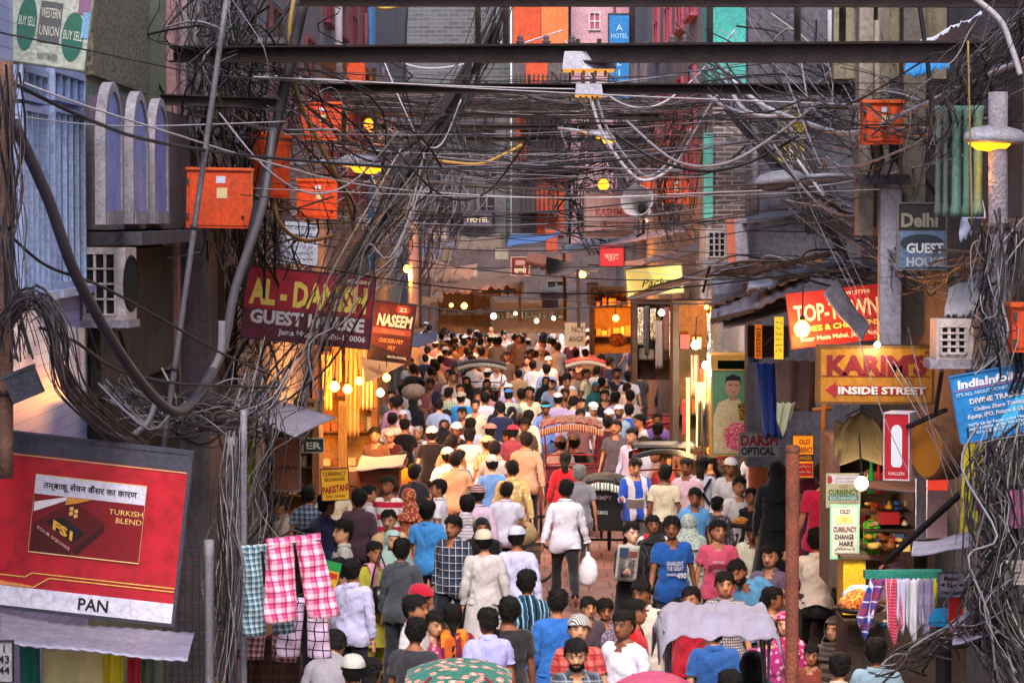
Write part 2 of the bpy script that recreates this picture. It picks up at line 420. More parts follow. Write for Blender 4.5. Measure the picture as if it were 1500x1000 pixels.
MB().box(L((XN, 25.75, 2.6)), L((XN + .15, 31.6, 3.62))).build('shop_shade_panel', VOID, r)  # near-black panel; its colour stands in for shade over the upper shop
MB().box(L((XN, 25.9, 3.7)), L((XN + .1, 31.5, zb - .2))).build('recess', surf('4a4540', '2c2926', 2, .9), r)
# grimy houses behind the left-hand cable tangle
r, L = building('grimy_house', 'grimy grey house behind the biggest cable tangle with rusty shutters', XL - .05, -6.4, 32.35, 40, 9.8, surf('6a6470', '3a363e', 1.2, .9, streak=.6))
for ya_, yb_, za_, zb_ in ((33, 34.6, 5.8, 7.5), (36.4, 38, 5.8, 7.6), (33.4, 35, 3.2, 4.8)):
    facade_window(r, L, XL - .05, ya_, yb_, za_, zb_, surf('5a4a44', '3a2c28', 4, .8), DARK, 1, bars=2, rows=3)
MB().box(L((XL - .05, 32.4, 5.2)), L((XL + .45, 39.9, 5.34))).build('balcony_slab', CONC_D, r)
r, L = building('plaster_house', 'pale mauve plaster house above the red guest house sign', XL - .1, -6.4, 40.05, 52, 11, surf('66626a', '444148', 1.2, .9, streak=.5))
for ya_, yb_, za_, zb_ in ((41, 42.8, 6.6, 8.4), (44.4, 46.2, 6.6, 8.4), (48, 50, 6.6, 8.4), (42, 44, 4.3, 5.8), (47, 49, 4.3, 5.8)):
    facade_window(r, L, XL - .1, ya_, yb_, za_, zb_, surf('6a3a40', '4a2a2e', 4, .7), DARK, 1, bars=1, rows=2)
r, L = building('maroon_shutter_house', 'white house with maroon shutters beyond the upper left orange meter boxes', XL - .1, -7, 52.05, 71, 13.5, surf('7c787c', '545156', 1.4, .85, streak=.4))
for ya_ in (53, 57, 61.5, 66):
    for za_ in (5.6, 9.0): facade_window(r, L, XL - .1, ya_, ya_ + 2.2, za_, za_ + 2.2, surf('7a2f44', '5a2030', 3, .6), surf('55222f', '3a1820', 3, .6), 1, bars=1, rows=3)
MB().box(L((XL - .1, 52.1, 8.2)), L((XL + .6, 70.9, 8.4))).build('balcony_slab', PLASTER, r)
MB().box(L((XL - .1, 69.2, 4)), L((XL + .02, 70.6, 13))).build('blue_strip', surf('3a8ac8', '2a6aa0', 3, .6), r)
r, L = building('shadowed_house', 'dim bluish house closing the far left side of the street', XL - .2, -8, 71.05, 98, 12.5, surf('626066', '3f3d44', .9, .9, streak=.4))
for ya_ in (73, 79, 85, 91):
    for za_ in (4.6, 7.6): facade_window(r, L, XL - .2, ya_, ya_ + 2.6, za_, za_ + 1.9, surf('8a8494', '5f5a68', 3, .8), DARK, 1, bars=2, rows=2)
# right side
r, L = building('green_pipe_house', 'dark house with green pipes and columns behind the wrapped concrete pole', 4.45, 7.2, 14.5, 22.2, 9.2, surf('4b474c', '2a282c', 1.4, .9, streak=.5))
TEAL = surf('54786f', '385650', 4, .6, amount=.7)
for k, (px, w) in enumerate(((1374, .026), (1385, .022), (1401, .04), (1417, .034), (1432, .036))):
    a = P(px, 155, 22.3 - k * .25); b = P(px, 318, 22.3 - k * .25)
    MB().lathe([(w * 1.3, 0), (w * 1.3, .06), (w, .1), (w * .92, a.z - b.z - .1), (w * 1.3, a.z - b.z - .05), (w * 1.3, a.z - b.z)], 12, (0, 0, 0)).build('green_pipe', TEAL if k > 1 else surf('5c6a66', '3c4644', 4, .7), r, True, loc=L((b.x, b.y, b.z)))
MB().box(L((3.5, 21.5, P(1400, 338, 22).z)), L((4.5, 22.15, P(1400, 320, 22).z))).build('balcony_slab', CONC_D, r)
r, L = building('beige_pillar_house', 'weathered beige house with square pillars above the red arrow restaurant sign', 4.05, 7.2, 22.6, 29, 9.6, surf('5a555a', '2c2a2e', 1.4, .9, streak=.5))
for px, w, c in ((1265, 11, '8a8078'), (1290, 9, '6e665e'), (1338, 30, '57514c')):
    Yc = 26.5; a = P(px - w, 250, Yc); b = P(px + w, -60, Yc)
    if px == 1338: a = P(px - w / 2 - 5, 300, Yc); b = P(px + w / 2, -60, Yc)
    MB().box(L((a.x, Yc - .2, a.z - (1.2 if px > 1300 else .6))), L((b.x, Yc + .1, b.z + .6))).build('pillar', surf(c, '5a534c', 2.5, .85, streak=.45), r)
MB().box(L((3.0, 26.6, 6.6)), L((4.1, 26.8, 9.5))).build('upper_panel', surf('857c6a', '5c5548', 2, .85, streak=.6), r)
r, L = building('grey_render_house', 'dark grey rendered house with a small arched yellow window', 4.6, 7.4, 29.05, 37.5, 9.8, surf('57545e', '37343c', 1.3, .92, bumps=.7, bscale=12, streak=.4))
Yw = 37.6; a = P(1096, 330, Yw); b = P(1240, -30, Yw)
MB().box(L((a.x, Yw, a.z - 3.2)), L((4.7, Yw + .5, b.z + 1))).build('return_wall', surf('5d5a66', '3c3942', 1.6, .92, bumps=.8, bscale=14, streak=.5), r)
wf = MB(); wa, wb = P(1134, 246, Yw), P(1182, 152, Yw)
arc = [((wa.x + wb.x) / 2 + (wb.x - wa.x) / 2 * math.cos(t), wb.z - .2 + .2 * math.sin(t)) for t in np.linspace(0, math.pi, 11)]
wo = MB().prism([(q[0] - r.location.x, q[1]) for q in [(wb.x, wa.z)] + arc + [(wa.x, wa.z)]], Yw - .06 - r.location.y, Yw - .004 - r.location.y).build('arched_window', surf('6a5548', '4a3a30', 4, .8), r)
MB().prism([((q[0] - (wa.x + wb.x) / 2) * .8 + (wa.x + wb.x) / 2 - r.location.x, q[1] - .03) for q in [(wb.x, wa.z + .1)] + arc + [(wa.x, wa.z + .1)]], Yw - .07 - r.location.y, Yw - .061 - r.location.y).build('pane', cloth('b8a24a', 'floral', '5a4a20', .03, '887030'), wo)
MB().box(L(((wa.x + wb.x) / 2 - .02, Yw - .09, wa.z)), L(((wa.x + wb.x) / 2 + .02, Yw - .071, wb.z))).build('bar', WHITE, wo)
BRICK = bpy.data.materials.new('brickwork'); BRICK.use_nodes = True; tb = NT(BRICK); bb = tb.n['Principled BSDF']; bb.inputs['Roughness'].default_value = .9
v, x, y, z = sep(tb); br = tb.new('ShaderNodeTexBrick'); mp = tb.new('ShaderNodeMapping'); mp.inputs['Rotation'].default_value = (R(90), 0, 0); tb.l.new(v, mp.inputs[0]); tb.l.new(mp.outputs[0], br.inputs[0])
br.inputs['Scale'].default_value = 1; br.inputs['Brick Width'].default_value = .24; br.inputs['Row Height'].default_value = .08; br.inputs['Mortar Size'].default_value = .012
br.inputs['Color1'].default_value = rgba('675a5c'); br.inputs['Color2'].default_value = rgba('4a4044'); br.inputs['Mortar'].default_value = rgba('8a8288'); tb.l.new(br.outputs[0], bb.inputs['Base Color']); bump(tb, bb, br.outputs[1], -.8, .02)
r, L = building('brick_house', 'exposed brick house with turquoise upper storey beside the grey rendered wall', 3.98, 6.9, 38.6, 52, 7.4, surf('6a6068', '4a4248', 2, .9))
Yw = 47.2; a = P(1044, 330, Yw); b = P(1100, 140, Yw)
MB().box(L((a.x, Yw, a.z - 1.2)), L((4.1, Yw + .3, b.z))).build('brick_wall', BRICK, r)
a = P(1030, 320, 47); b = P(1045, 195, 47); MB().box(L((a.x, 46.9, a.z)), L((b.x - .01, 47.1, b.z))).build('turquoise_post', surf('5fb0ac', '3c8884', 4, .6), r)
a = P(1038, 122, 50); b = P(1100, -20, 50); MB().box(L((a.x, 50, a.z)), L((4.9, 51.6, b.z + .6))).build('upper_storey', surf('3aa09a', '277a76', 2, .7, amount=.6, streak=.4), r)
for k in range(14):
    a = P(1046, 148 + k * 7, 46.5 - k * .05); MB().box(L((a.x, a.y - .3, a.z - .012)), L((4.0, a.y, a.z + .012))).build('louvre_slat', CONC_D, r) if k < 6 else None
r, L = building('white_pink_house', 'white house with pink window surrounds and drainpipes far up the street', XR + .1, 7, 52.05, 74, 13.4, surf('857f84', '5a555a', 1.2, .85, streak=.35))
PINK = surf('b5566a', '8a3f50', 3, .7)
for ya_ in (54, 58, 62.5, 67.5):
    for za_ in (5.8, 9.2): facade_window(r, L, XR + .1, ya_, ya_ + 2.2, za_, za_ + 2.4, PINK, surf('6a2f3c', '45202a', 3, .6), -1, bars=1, rows=3)
r, L = building('dim_house', 'dim house closing the far right side of the street', XR + .2, 8, 74.05, 98, 11.5, surf('716a78', '4c4654', .9, .9, streak=.4))
for ya_ in (76, 82, 88):
    for za_ in (4.8, 8): facade_window(r, L, XR + .2, ya_, ya_ + 2.6, za_, za_ + 2, surf('8a7a80', '5f5058', 3, .8), DARK, -1, bars=2, rows=2)
# the block that closes the street where it bends
def endblock(name, label, px0, px1, Y, h, mat, wins=(), frame=None, pane=None):
    a, b = P(px0, 400, Y), P(px1, 400, Y)
    r = empty(name, ((a.x + b.x) / 2, Y, 0)); tag(r, label, 'building'); off = Vector(r.location); L = lambda p: Vector(p) - off
    MB().box(L((a.x, Y, 0)), L((b.x - .02, Y + 9, h))).build('wall', mat, r)
    for q in range(2 if h > 9 else 0):      # balconies
        zz = 5.6 + 3.2 * q; MB().box(L((a.x + .3, Y - .8, zz - .12)), L((b.x - .4, Y - .004, zz))).build('balcony_slab', CONC_D, r)
        for k in range(9): xx = a.x + .35 + (b.x - a.x - .8) * k / 8; MB().box(L((xx - .03, Y - .8, zz)), L((xx + .03, Y - .74, zz + .8))).build('baluster', RUST, r)
        MB().box(L((a.x + .3, Y - .81, zz + .8)), L((b.x - .4, Y - .73, zz + .87))).build('handrail', RUST, r)
    for x0, y0, x1, y1 in wins:
        q0, q1 = P(x0, y1, Y), P(x1, y0, Y); front_window(r, L, Y, q0.x, q1.x, q0.z, q1.z, frame or WHITE, pane or DARK)
    return r, L
SLATEB = bpy.data.materials.new('grey_blockwork'); SLATEB.use_nodes = True; ts = NT(SLATEB); bs = ts.n['Principled BSDF']; bs.inputs['Roughness'].default_value = .9
v, x, y, z = sep(ts); br = ts.new('ShaderNodeTexBrick'); mp = ts.new('ShaderNodeMapping'); mp.inputs['Rotation'].default_value = (R(90), 0, 0); ts.l.new(v, mp.inputs[0]); ts.l.new(mp.outputs[0], br.inputs[0])
br.inputs['Scale'].default_value = 1; br.inputs['Brick Width'].default_value = .5; br.inputs['Row Height'].default_value = .17; br.inputs['Mortar Size'].default_value = .018
br.inputs['Color1'].default_value = rgba('54555b'); br.inputs['Color2'].default_value = rgba('434449'); br.inputs['Mortar'].default_value = rgba('62636a'); ts.l.new(br.outputs[0], bs.inputs['Base Color']); bump(ts, bs, br.outputs[1], -.6, .03)
LAV = surf('625d62', '423f44', .8, .9, streak=.5)
endblock('blockwork_tower', 'blue grey concrete block building at the far end above the lavender house', 566, 748, 118, 15.5, SLATEB, ((573, 35, 590, 60), (715, 60, 735, 90)), WHITE)
endblock('lavender_house', 'lavender plastered house low at the far end of the street', 600, 742, 104, 9.6, LAV, ((622, 230, 650, 268), (668, 225, 690, 262), (706, 228, 730, 262), (640, 285, 668, 320), (700, 285, 726, 320)), surf('7a7084', '5a5062', 2, .8))
r, L = endblock('orange_house', 'dark house with bright orange wall panels at the bend of the street', 750, 834, 108, 15.5, surf('5f565a', '403a3e', 1, .85, streak=.5), ((760, 150, 780, 215), (800, 150, 822, 215), (800, 235, 824, 290)), surf('6a4038', '4a2c28', 3, .8))
for q0, q1, c in (((752, 78), (792, -30), 'c84e2a'), ((793, 78), (832, -30), 'e07040'), ((770, 128), (802, 88), 'c04a28'), ((786, 345), (826, 248), 'c24c2a'), ((756, 240), (772, 170), 'a84428')):
    a, b = P(*q0, 107.9), P(*q1, 107.9); MB().box(L((a.x, 107.9, a.z)), L((b.x, 107.985, b.z))).build('orange_panel', surf(c, None, 1.2, .8, streak=.35), r)
for x0, x1, y in ((756, 828, 140), (760, 830, 235)):
    a, b = P(x0, y, 107), P(x1, y, 107); MB().box(L((a.x, 107, a.z - .1)), L((b.x, 107.98, a.z))).build('balcony_slab', CONC_D, r)
    for k in range(12): MB().box(L((a.x + (b.x - a.x) * k / 11 - .03, 107, a.z)), L((a.x + (b.x - a.x) * k / 11 + .03, 107.06, a.z + .8))).build('baluster', RUST, r)
endblock('pink_white_house', 'pink and white balconied house beside the bright orange one', 836, 900, 110, 15, surf('c9a0ae', 'a07a88', 1.4, .85), ((862, 18, 880, 45), (848, 180, 868, 225), (880, 180, 898, 225)), WHITE, PINK)
endblock('rose_house', 'rose plaster house with tall shutters behind the blue hotel sign', 902, 968, 107, 14.6, surf('a87a86', '7c5662', 1.2, .85), ((936, 18, 956, 70), (940, 110, 960, 150), (915, 190, 935, 235), (945, 195, 962, 240)), surf('7a3a48', '5a2a34', 3, .7))
endblock('white_house', 'whitewashed house at the right of the far end', 970, 1060, 112, 14.5, surf('88848a', '5c595f', 1.2, .85, streak=.35), ((985, 30, 1000, 75), (1015, 120, 1035, 165)), GREY)
# rusty far lean-tos under the end block
endblock('low_shop_block', 'row of dim low shops at the very end of the crowded street', 600, 920, 101, 4.2, surf('6a5a5e', '43383c', 1, .9), ((640, 405, 672, 440), (690, 408, 720, 440), (800, 410, 830, 440)), surf('7a6a60', '54483f', 3, .8))
r = empty('raised_plinth', (3.0, 29.5, 0)); tag(r, 'raised stone plinth along the stalls on the right', 'plinth'); r['kind'] = 'structure'
for k in range(8): MB().box((-.45, k * .75, 0), (.42, k * .75 + .74, .66 + .01 * (k % 2))).build('stone_block', slab_mats[k % 3], r)
# ---------------------------------------------------------------- steel girders and struts across the street
G_ = 'rusty girders across the street'
def girder(px0, px1, py0, py1, Y, label, hpx=20, w=.14, name='steel_girder', Yb=None):
    a, b = P(px0, py0, Y), P(px1, py1, Yb or Y); h = hpx * Y / FPX
    r = empty(name, a); tag(r, label, 'girder', G_)
    mb = MB(); mb.ibeam((0, 0, 0), b - a, w, h, .02 if hpx > 14 else .014); mb.build('beam', RUST, r); return r
GY = lambda px: 30.5 - 8 * (px - 255) / 1195       # the first gantry runs slantwise, nearer on the right
gr = girder(440, 1500, -2, -4, GY(440), 'topmost rusty steel girder running along the upper edge of the view', 20, Yb=GY(1480))
g2 = girder(255, 1450, 80, 76, GY(255), 'thick rusty girder carrying the two grey floodlights', 21, Yb=GY(1450))
for k, px in enumerate((700, 741, 926, 1040, 1168, 1234)):
    a, b = P(px, 69, GY(px)), P(px, 6, GY(px)); MB().box(a - g2.location - Vector((.028, .02, 0)), b - g2.location + Vector((.028, .02, 0))).build('upright', RUST, g2)
for k, px in enumerate((762, 800, 838, 985, 1003)):
    MB().lathe([(.015, 0), (.03, .02), (.048, .035), (.02, .055), (.035, .07), (.01, .1)], 10).build('insulator', surf('8a7a80', '5a4a50', 5, .4), g2, True, loc=P(px, 67, GY(px)) - g2.location)
girder(470, 1240, 129, 131, 33, 'second girder with bare stub posts below the floodlit one', 12, Yb=27.4)
girder(520, 1015, 152, 155, 55, 'thin girder crossing above the glowing orange street lamp', 9)
girder(530, 1010, 168, 170, 61, 'thin rusty girder just above the street lamp glow', 7)
girder(540, 1000, 186, 187, 69, 'slim far girder level with the orange lamp', 7)
girder(550, 985, 203, 206, 79, 'slimmest farthest girder strung with hanging wires', 6)
girder(280, 440, 72, 80, 33, 'short girder stub bolted to the leaning grey conduit', 18)
girder(235, 420, 146, 152, 30, 'short black beam end poking out beside the arched house', 14)
for px, y0, y1, Y in ((505, 152, 250, 55), (548, 100, 210, 55), (620, 155, 250, 61), (712, 120, 215, 69), (820, 130, 245, 61), (868, 100, 240, 55), (955, 150, 260, 69), (775, 110, 200, 79)):
    o = MB().tube([P(px, y0, Y), P(px + rng.uniform(-3, 3), y1, Y)], .05, 6).build('iron_post', RUST); tag(o, 'thin iron post hanging among the far girders', 'post', 'iron posts among the far girders')
def strut(p, q, w, label, mat=None, name='angle_iron', h=None):
    a, b = P(*p), P(*q); r = empty(name, a); tag(r, label, 'strut')
    d = b - a; mb = MB(); mb.beam((0, 0, 0), d, w, .02); mb.build('flange', mat or RUST, r)
    s = d.cross(Vector((0, 1, 0))).normalized() * (w / 2 - .01); MB().beam(s + Vector((0, .06, 0)), d + s + Vector((0, .06, 0)), .018, .12).build('web', mat or RUST, r); return r
DIRON = surf('2e282b', '191618', 5, .7, .3)
strut((722, 35, 37), (478, 445, 35), .17, 'long dark angle iron leaning from the girders down to the guest house sign', DIRON)
strut((690, 125, 44), (545, 330, 42), .11, 'shorter angle iron leaning behind the long one', DIRON)
strut((1205, 95, 29), (1455, 405, 26), .13, 'dark angle iron running down to the wrapped concrete pole', DIRON)
strut((1345, 285, 27), (1285, 352, 27), .09, 'short angle iron propped against the long one above the white panel', DIRON)
strut((1065, 160, 37), (1212, 340, 33), .10, 'angle iron sloping across the grey rendered wall', DIRON)
strut((1210, 330, 32), (1290, 470, 29), .07, 'angle iron sloping down behind the red two-word shop sign', DIRON)
strut((868, 195, 50), (925, 290, 49), .09, 'dark bracket arm above the horn loudspeaker', DIRON)
# ---------------------------------------------------------------- signboards
class Board:
    """flat signboard whose centre stands at pixel (cx, cy) and depth Y; sizes in photo pixels; roll clockwise, yaw about the vertical"""
    def __init__(s, name, cx, cy, w, h, Y, label, face, roll=0., yaw=0., thick=.06, frame=None, fw=3., cat_='sign', group=None, back=None):
        s.m = Y / FPX; s.c = math.cos(R(yaw)); s.t = thick; s.kw = 1 / max(.08, s.c)
        s.r = empty(name, P(cx, cy, Y)); s.r.rotation_euler = (0, R(roll), R(yaw)); tag(s.r, label, cat_, group)
        W, H = w * s.m * s.kw, h * s.m; s.W, s.H = W, H
        MB().box((-W / 2, -thick / 2, -H / 2), (W / 2, thick / 2, H / 2)).build('panel', face, s.r)
        if frame:
            f = fw * s.m; d = thick / 2 + .012; mb = MB()
            for a, b in (((-W / 2 - f, -d, H / 2 - f * .3), (W / 2 + f, d, H / 2 + f)), ((-W / 2 - f, -d, -H / 2 - f), (W / 2 + f, d, -H / 2 + f * .3)),
                         ((-W / 2 - f, -d, -H / 2 + f * .31), (-W / 2 + f * .3, d, H / 2 - f * .31)), ((W / 2 - f * .3, -d, -H / 2 + f * .31), (W / 2 + f, d, H / 2 - f * .31))): mb.box(a, b)
            mb.build('frame', frame, s.r)
        s.lift = .003
    def X(s, x): return x * s.m * s.kw
    def rect(s, x0, y0, x1, y1, mat, name='printed_panel', lift=None):
        s.lift += .0012; y = -s.t / 2 - (lift or s.lift)
        return MB().box((s.X(x0), y, -y1 * s.m), (s.X(x1), -s.t / 2 - .0005, -y0 * s.m)).build(name, mat, s.r)
    def poly(s, pts, mat, name='printed_shape'):
        s.lift += .0012; y = -s.t / 2 - s.lift
        return MB().prism([(s.X(a), -b * s.m) for a, b in pts], y, -s.t / 2 - .0005).build(name, mat, s.r)
    def disc(s, cx, cy, rx, ry, mat, name='printed_disc', n=24): return s.poly([(cx + rx * math.cos(t), cy + ry * math.sin(t)) for t in np.linspace(0, 2 * math.pi, n, endpoint=False)], mat, name)
    def line(s, pts, w, mat, name='printed_line'):
        s.lift += .0012; y = -s.t / 2 - s.lift; mb = MB()
        for (a, b), (c, d) in zip(pts, pts[1:]): mb.beam((s.X(a), y, -b * s.m), (s.X(c), y, -d * s.m), .002, w * s.m)
        return mb.build(name, mat, s.r)
    def txt(s, t, cx, cy, h, mat, width=None, bold=.03, shear=0., gap=1., skew=0.):
        """writing centred at (cx, cy), cap height h"""
        return lettering(t, h * s.m, mat, s.r, (s.X(cx), -s.t / 2 - s.lift - .003, -(cy + h / 2) * s.m), width=s.X(width) if width else None, bold=bold, shear=shear, gap=gap, skew=skew, ext=.0015)
    def scribble(s, x0, y0, x1, rows, dy, h, mat, seed=0, name='small_print', w=1.):
        """lines of hand or small print too fine to read: short strokes"""
        q = random.Random(seed); mb = MB(); y = -s.t / 2 - s.lift - .003
        for i in range(rows):
            x = x0; zz = y0 + i * dy
            while x < x1:
                l = q.uniform(1.2, 3.2) * h / 4; a = q.uniform(-.5, .5) * h; mb.beam((s.X(x), y, -(zz + a) * s.m), (s.X(min(x + l, x1)), y, -(zz - a * q.random()) * s.m), .002, w * s.m)
                x += l + q.choice((.4, .5, .6, 1.8)) * h / 4
        o = mb.build(name, mat, s.r); return o
K = plain; BLK = plain('17141a', .6); WHT = plain('d0ccd4', .6); GOLD = plain('e8b860', .5); CREAM = plain('f0e2b8', .6)
SH = dict(streak=.0)
# cigarette and pan billboard (rolls 6.5 degrees)
b = Board('pan_billboard', 118, 772, 300, 252, 20.6, 'big tilted red PAN billboard with a cigarette pack picture', surf('b01628', '941220', 1.2, .4, bumps=.04, amount=.4, streak=.08), roll=6.4, thick=.10, frame=surf('3a3a4a', '26262f', 3, .6), fw=4, cat_='billboard')
b.rect(-150, -126, 150, -100, surf('3d3c4c', '2c2b38', 2, .5, bumps=.12, streak=.28)); b.rect(-150, 96, 150, 125, surf('d4d2e4', 'bcbad0', 2, .5, bumps=.04, streak=.1), 'white_band')
b.line([(-150, -98), (148, -98)], 1.6, plain('d8a878'), 'trim_line')
b.txt('PAN', 32, 110, 18, BLK, 44, .025)
b.line([(-150, 80), (-72, 80), (-62, 73), (-30, 73), (148, 73)], 1.5, GOLD); b.line([(-60, 95), (-36, 78), (148, 78)], 1.5, GOLD)
b.poly([(-150, 86), (-62, 92), (-58, 95), (-150, 95)], plain('d88a50'), 'gold_wedge')
b.rect(-71, -72, 92, 42, plain('7e0c1a', .4), 'picture'); b.rect(-71, -72, 92, -44, plain('cfcde0', .5), 'warning_panel')
b.line([(-71, -72), (92, -72), (92, 42), (-71, 42), (-71, -72)], 1.4, plain('f0c890'), 'picture_border')
b.txt('तम्बाकू सेवन कैंसर का कारण', 10, -58, 9, BLK, 138, .02)
b.txt('TURKISH', 66, -30, 8, plain('e8c070'), 50, .0); b.txt('BLEND', 71, -18, 8, plain('e8c070'), 38, .0)
b.poly([(-68, -2), (-12, -40), (36, -10), (-8, 34), (-68, 4)], plain('5a0a14', .35), 'cigarette_pack'); b.poly([(-68, 4), (-8, 34), (-8, 40), (-68, 40)], plain('48080f', .35), 'pack_side')
b.poly([(-8, 34), (36, -10), (36, 2), (0, 40)], plain('38060c', .4), 'pack_end')
b.poly([(-50, -6), (-24, -14), (10, 6), (-8, 24)], plain('1c1018', .4), 'pack_band')
b.txt('FS1', -22, 6, 13, plain('e0a838'), 30, .06, skew=-.5); b.txt('FOUR SQUARE', -36, 18, 5, plain('d8b0a0'), 50, .0, skew=-.55)
for q in ((-14, -27), (-7, -24), (-14, -20), (-7, -17)): b.poly([(q[0] - 3, q[1] - 2), (q[0] + 2, q[1] - 4), (q[0] + 3, q[1] + 1), (q[0] - 2, q[1] + 3)], GOLD, 'pack_emblem')
b.poly([(-69, -18), (-69, -32), (-22, -44), (-20, -40)], plain('e8e0e4', .5), 'cigarette_paper'); b.poly([(-22, -43.5), (14, -43.5), (-8, -36), (-24, -32)], plain('d89038', .5), 'cigarette_filter')
# money transfer sign flat on the tiled house
p0 = onwall(62, 40, XN + .2); b = Board('money_transfer_sign', 62, 40, 136, 110, p0.y, 'grey green money transfer sign with two green ovals', surf('a9b0a8', '8a9188', 3, .5), yaw=0, thick=.05, frame=surf('5a5f5a', '3a3f3a', 3, .6), fw=2, cat_='sign')
b.r.rotation_euler = (0, R(7.5), R(12))
GRN = plain('1f5f52', .5); b.disc(-23, -2, 14, 40, GRN, 'green_oval'); b.disc(45, 8, 16, 36, GRN, 'green_oval')
b.rect(-6, -38, 26, 22, plain('50545a'), 'name_panel'); b.txt('WESTERN', 10, -22, 15, plain('c8cabc'), 28, .0); b.txt('UNION', 10, 4, 15, plain('c8cabc'), 28, .0)
b.txt('MONEY TRANSFER', 12, 41, 9, plain('50545a'), 30, .0); b.txt('BUY SELL', -23, -6, 14, plain('c8d0c4'), 24, .0); b.txt('BUY SELL', 45, 6, 14, plain('c8d0c4'), 28, .0)
b.rect(48, -55, 66, -26, plain('7a5a7a'), 'magenta_print'); b.rect(56, -30, 66, 8, plain('6a9ac0'), 'blue_print')
# guest house sign on the left
b = Board('guest_house_sign', 452, 450, 188, 104, 32.6, 'maroon and red guest house sign with yellow lettering half hidden by wires', surf('5e1230', '48102a', 2, .5, bumps=.12, streak=.28), roll=5.5, thick=.08, frame=surf('3a2030', '241420', 3, .6), fw=1.6)
b.rect(-94, -52, 94, 8, surf('a01830', '7c1428', 2, .5, bumps=.12, streak=.28), 'red_field'); YEL = plain('e8cf62', .5)
b.rect(40, -50, 92, -38, surf('6c1434', '5a122c', 2, .5, bumps=.12, streak=.28), 'maroon_field')
b.txt('AL - DANISH', 0, -18, 36, YEL, 172, .06); b.txt('GUEST HOUSE', 0, 19, 19, WHT, 168, .06); b.txt('Jama Masjid, Delhi-110006', 24, 39, 8.5, WHT, 128, .03); b.txt('01123262005', 66, -44, 5, CREAM, 40, .02)
b = Board('chicken_shop_sign', 574, 486, 60, 84, 45, 'small tilted brown chicken shop sign beside the maroon one', surf('5e2018', '43150f', 3, .45, bumps=.12, streak=.3), roll=7, yaw=0, thick=.1, frame=surf('2a1412', '1a0c0a', 3, .6), fw=2)
b.disc(13, -34, 11, 7, plain('b03020'), 'red_badge'); b.txt('22', 13, -34, 6, CREAM, 12, .05); b.poly([(-22, -38), (-8, -34), (-6, -26), (-20, -28)], plain('6a2a1c'), 'chicken_picture')
b.txt('NASEEM', 2, -17, 17, CREAM, 52, .05, shear=.15); b.rect(-28, -5, 28, 4, plain('a04a30'), 'pale_band'); b.txt('FRIED CHICKEN', 2, 0, 5, plain('d88a60'), 34, .02); b.txt('CHICKEN FRY', 0, 13, 6, plain('f0a050'), 36, .03, shear=.2); b.txt('FRY', 2, 23, 6, plain('e89048'), 12, .03, shear=.2)
b.poly([(-28, 20), (28, 36), (28, 41), (-28, 41)], plain('2a0f0a'), 'dark_base'); b.txt('MATIA MAHAL', 12, 36, 4, CREAM, 28, .02)
# pale poster with hand writing above the guest house sign
b = Board('torn_poster', 432, 356, 68, 62, 37, 'pale blue torn poster with hand lettering above the guest house sign', surf('b8c0d4', '8890a8', 4, .7, streak=.2), roll=3, thick=.02, cat_='poster'); b.scribble(-28, -22, 28, 6, 9, 6, plain('38384a'), 3)
# small yellow currency boards on the left
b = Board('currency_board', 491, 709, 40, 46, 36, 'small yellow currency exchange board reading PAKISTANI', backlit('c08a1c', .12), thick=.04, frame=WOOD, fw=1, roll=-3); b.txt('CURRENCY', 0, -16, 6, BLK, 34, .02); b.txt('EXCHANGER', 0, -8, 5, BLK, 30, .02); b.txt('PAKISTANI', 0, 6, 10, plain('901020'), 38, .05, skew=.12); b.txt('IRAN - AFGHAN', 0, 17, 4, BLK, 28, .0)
b = Board('pakistani_shop_board', 452, 596, 46, 26, 33.5, 'cream board ending in a black arrow under the tangled wires', plain('d8b078'), thick=.04, roll=4); b.txt('PAKISTANI', -7, -5, 8, plain('4a2a18'), 30, .03); b.line([(12, -8), (20, -8), (14, 6), (20, 4)], 2, BLK)
b = Board('exchanger_board', 459, 652, 30, 20, 32.5, 'dark green board with pale letters under the small tin roof', plain('20302c'), thick=.03, frame=plain('b8b09a'), fw=1); b.txt('ER', 0, 0, 10, plain('c8ccb8'), 22, .04)
b = Board('brown_shop_board', 420, 680, 38, 76, 31.2, 'faded brown shop board with worn lettering beside the yellow door strip', surf('96604e', '70463a', 4, .7), thick=.05, frame=GREY, fw=1.6); b.txt('COMMUNI', 0, 4, 7, plain('5a3028'), 32, .02); b.scribble(-15, -22, 15, 2, 9, 6, plain('6a4034'), 5)
# boards far up the street
b = Board('small_hanging_sign', 762, 390, 26, 26, 84, 'small square maroon sign hanging over the far crowd', plain('702028'), frame=plain('c8a890'), fw=1, thick=.06); b.txt('सबसे', 0, 6, 7, CREAM, 18, .04); b.rect(-7, -9, 7, -2, plain('c09080'))
b = Board('exchange_placard', 842, 490, 30, 34, 72, 'white far placard with partly hidden CHANGE lettering', plain('a89c80'), thick=.06); b.txt('NCY', 4, -8, 8, plain('50382c'), 18, .03); b.txt('ANGE', 2, 6, 8, plain('50382c'), 22, .03)
b = Board('yellow_wall_board', 880, 455, 28, 66, 66, 'tall yellow lit board on the far right shop front', backlit('a87c30', .12), thick=.08, frame=WOOD, fw=1); b.scribble(-11, -24, 11, 5, 11, 6, plain('8a5a20'), 8)
b = Board('faded_shop_sign', 893, 316, 72, 62, 58, 'faded grey sign with red lettering beside the horn loudspeaker', surf('8a7478', '685458', 3, .6, streak=.3), thick=.08, frame=surf('6a5a5e', '4a3c40', 3, .7), fw=2); b.txt('KASHMIR', 4, -6, 11, plain('7a2830'), 50, .03); b.txt('HOUSE', 4, 12, 8, plain('7a2830'), 34, .02); b.rect(-36, 22, 36, 31, plain('4a3438'))
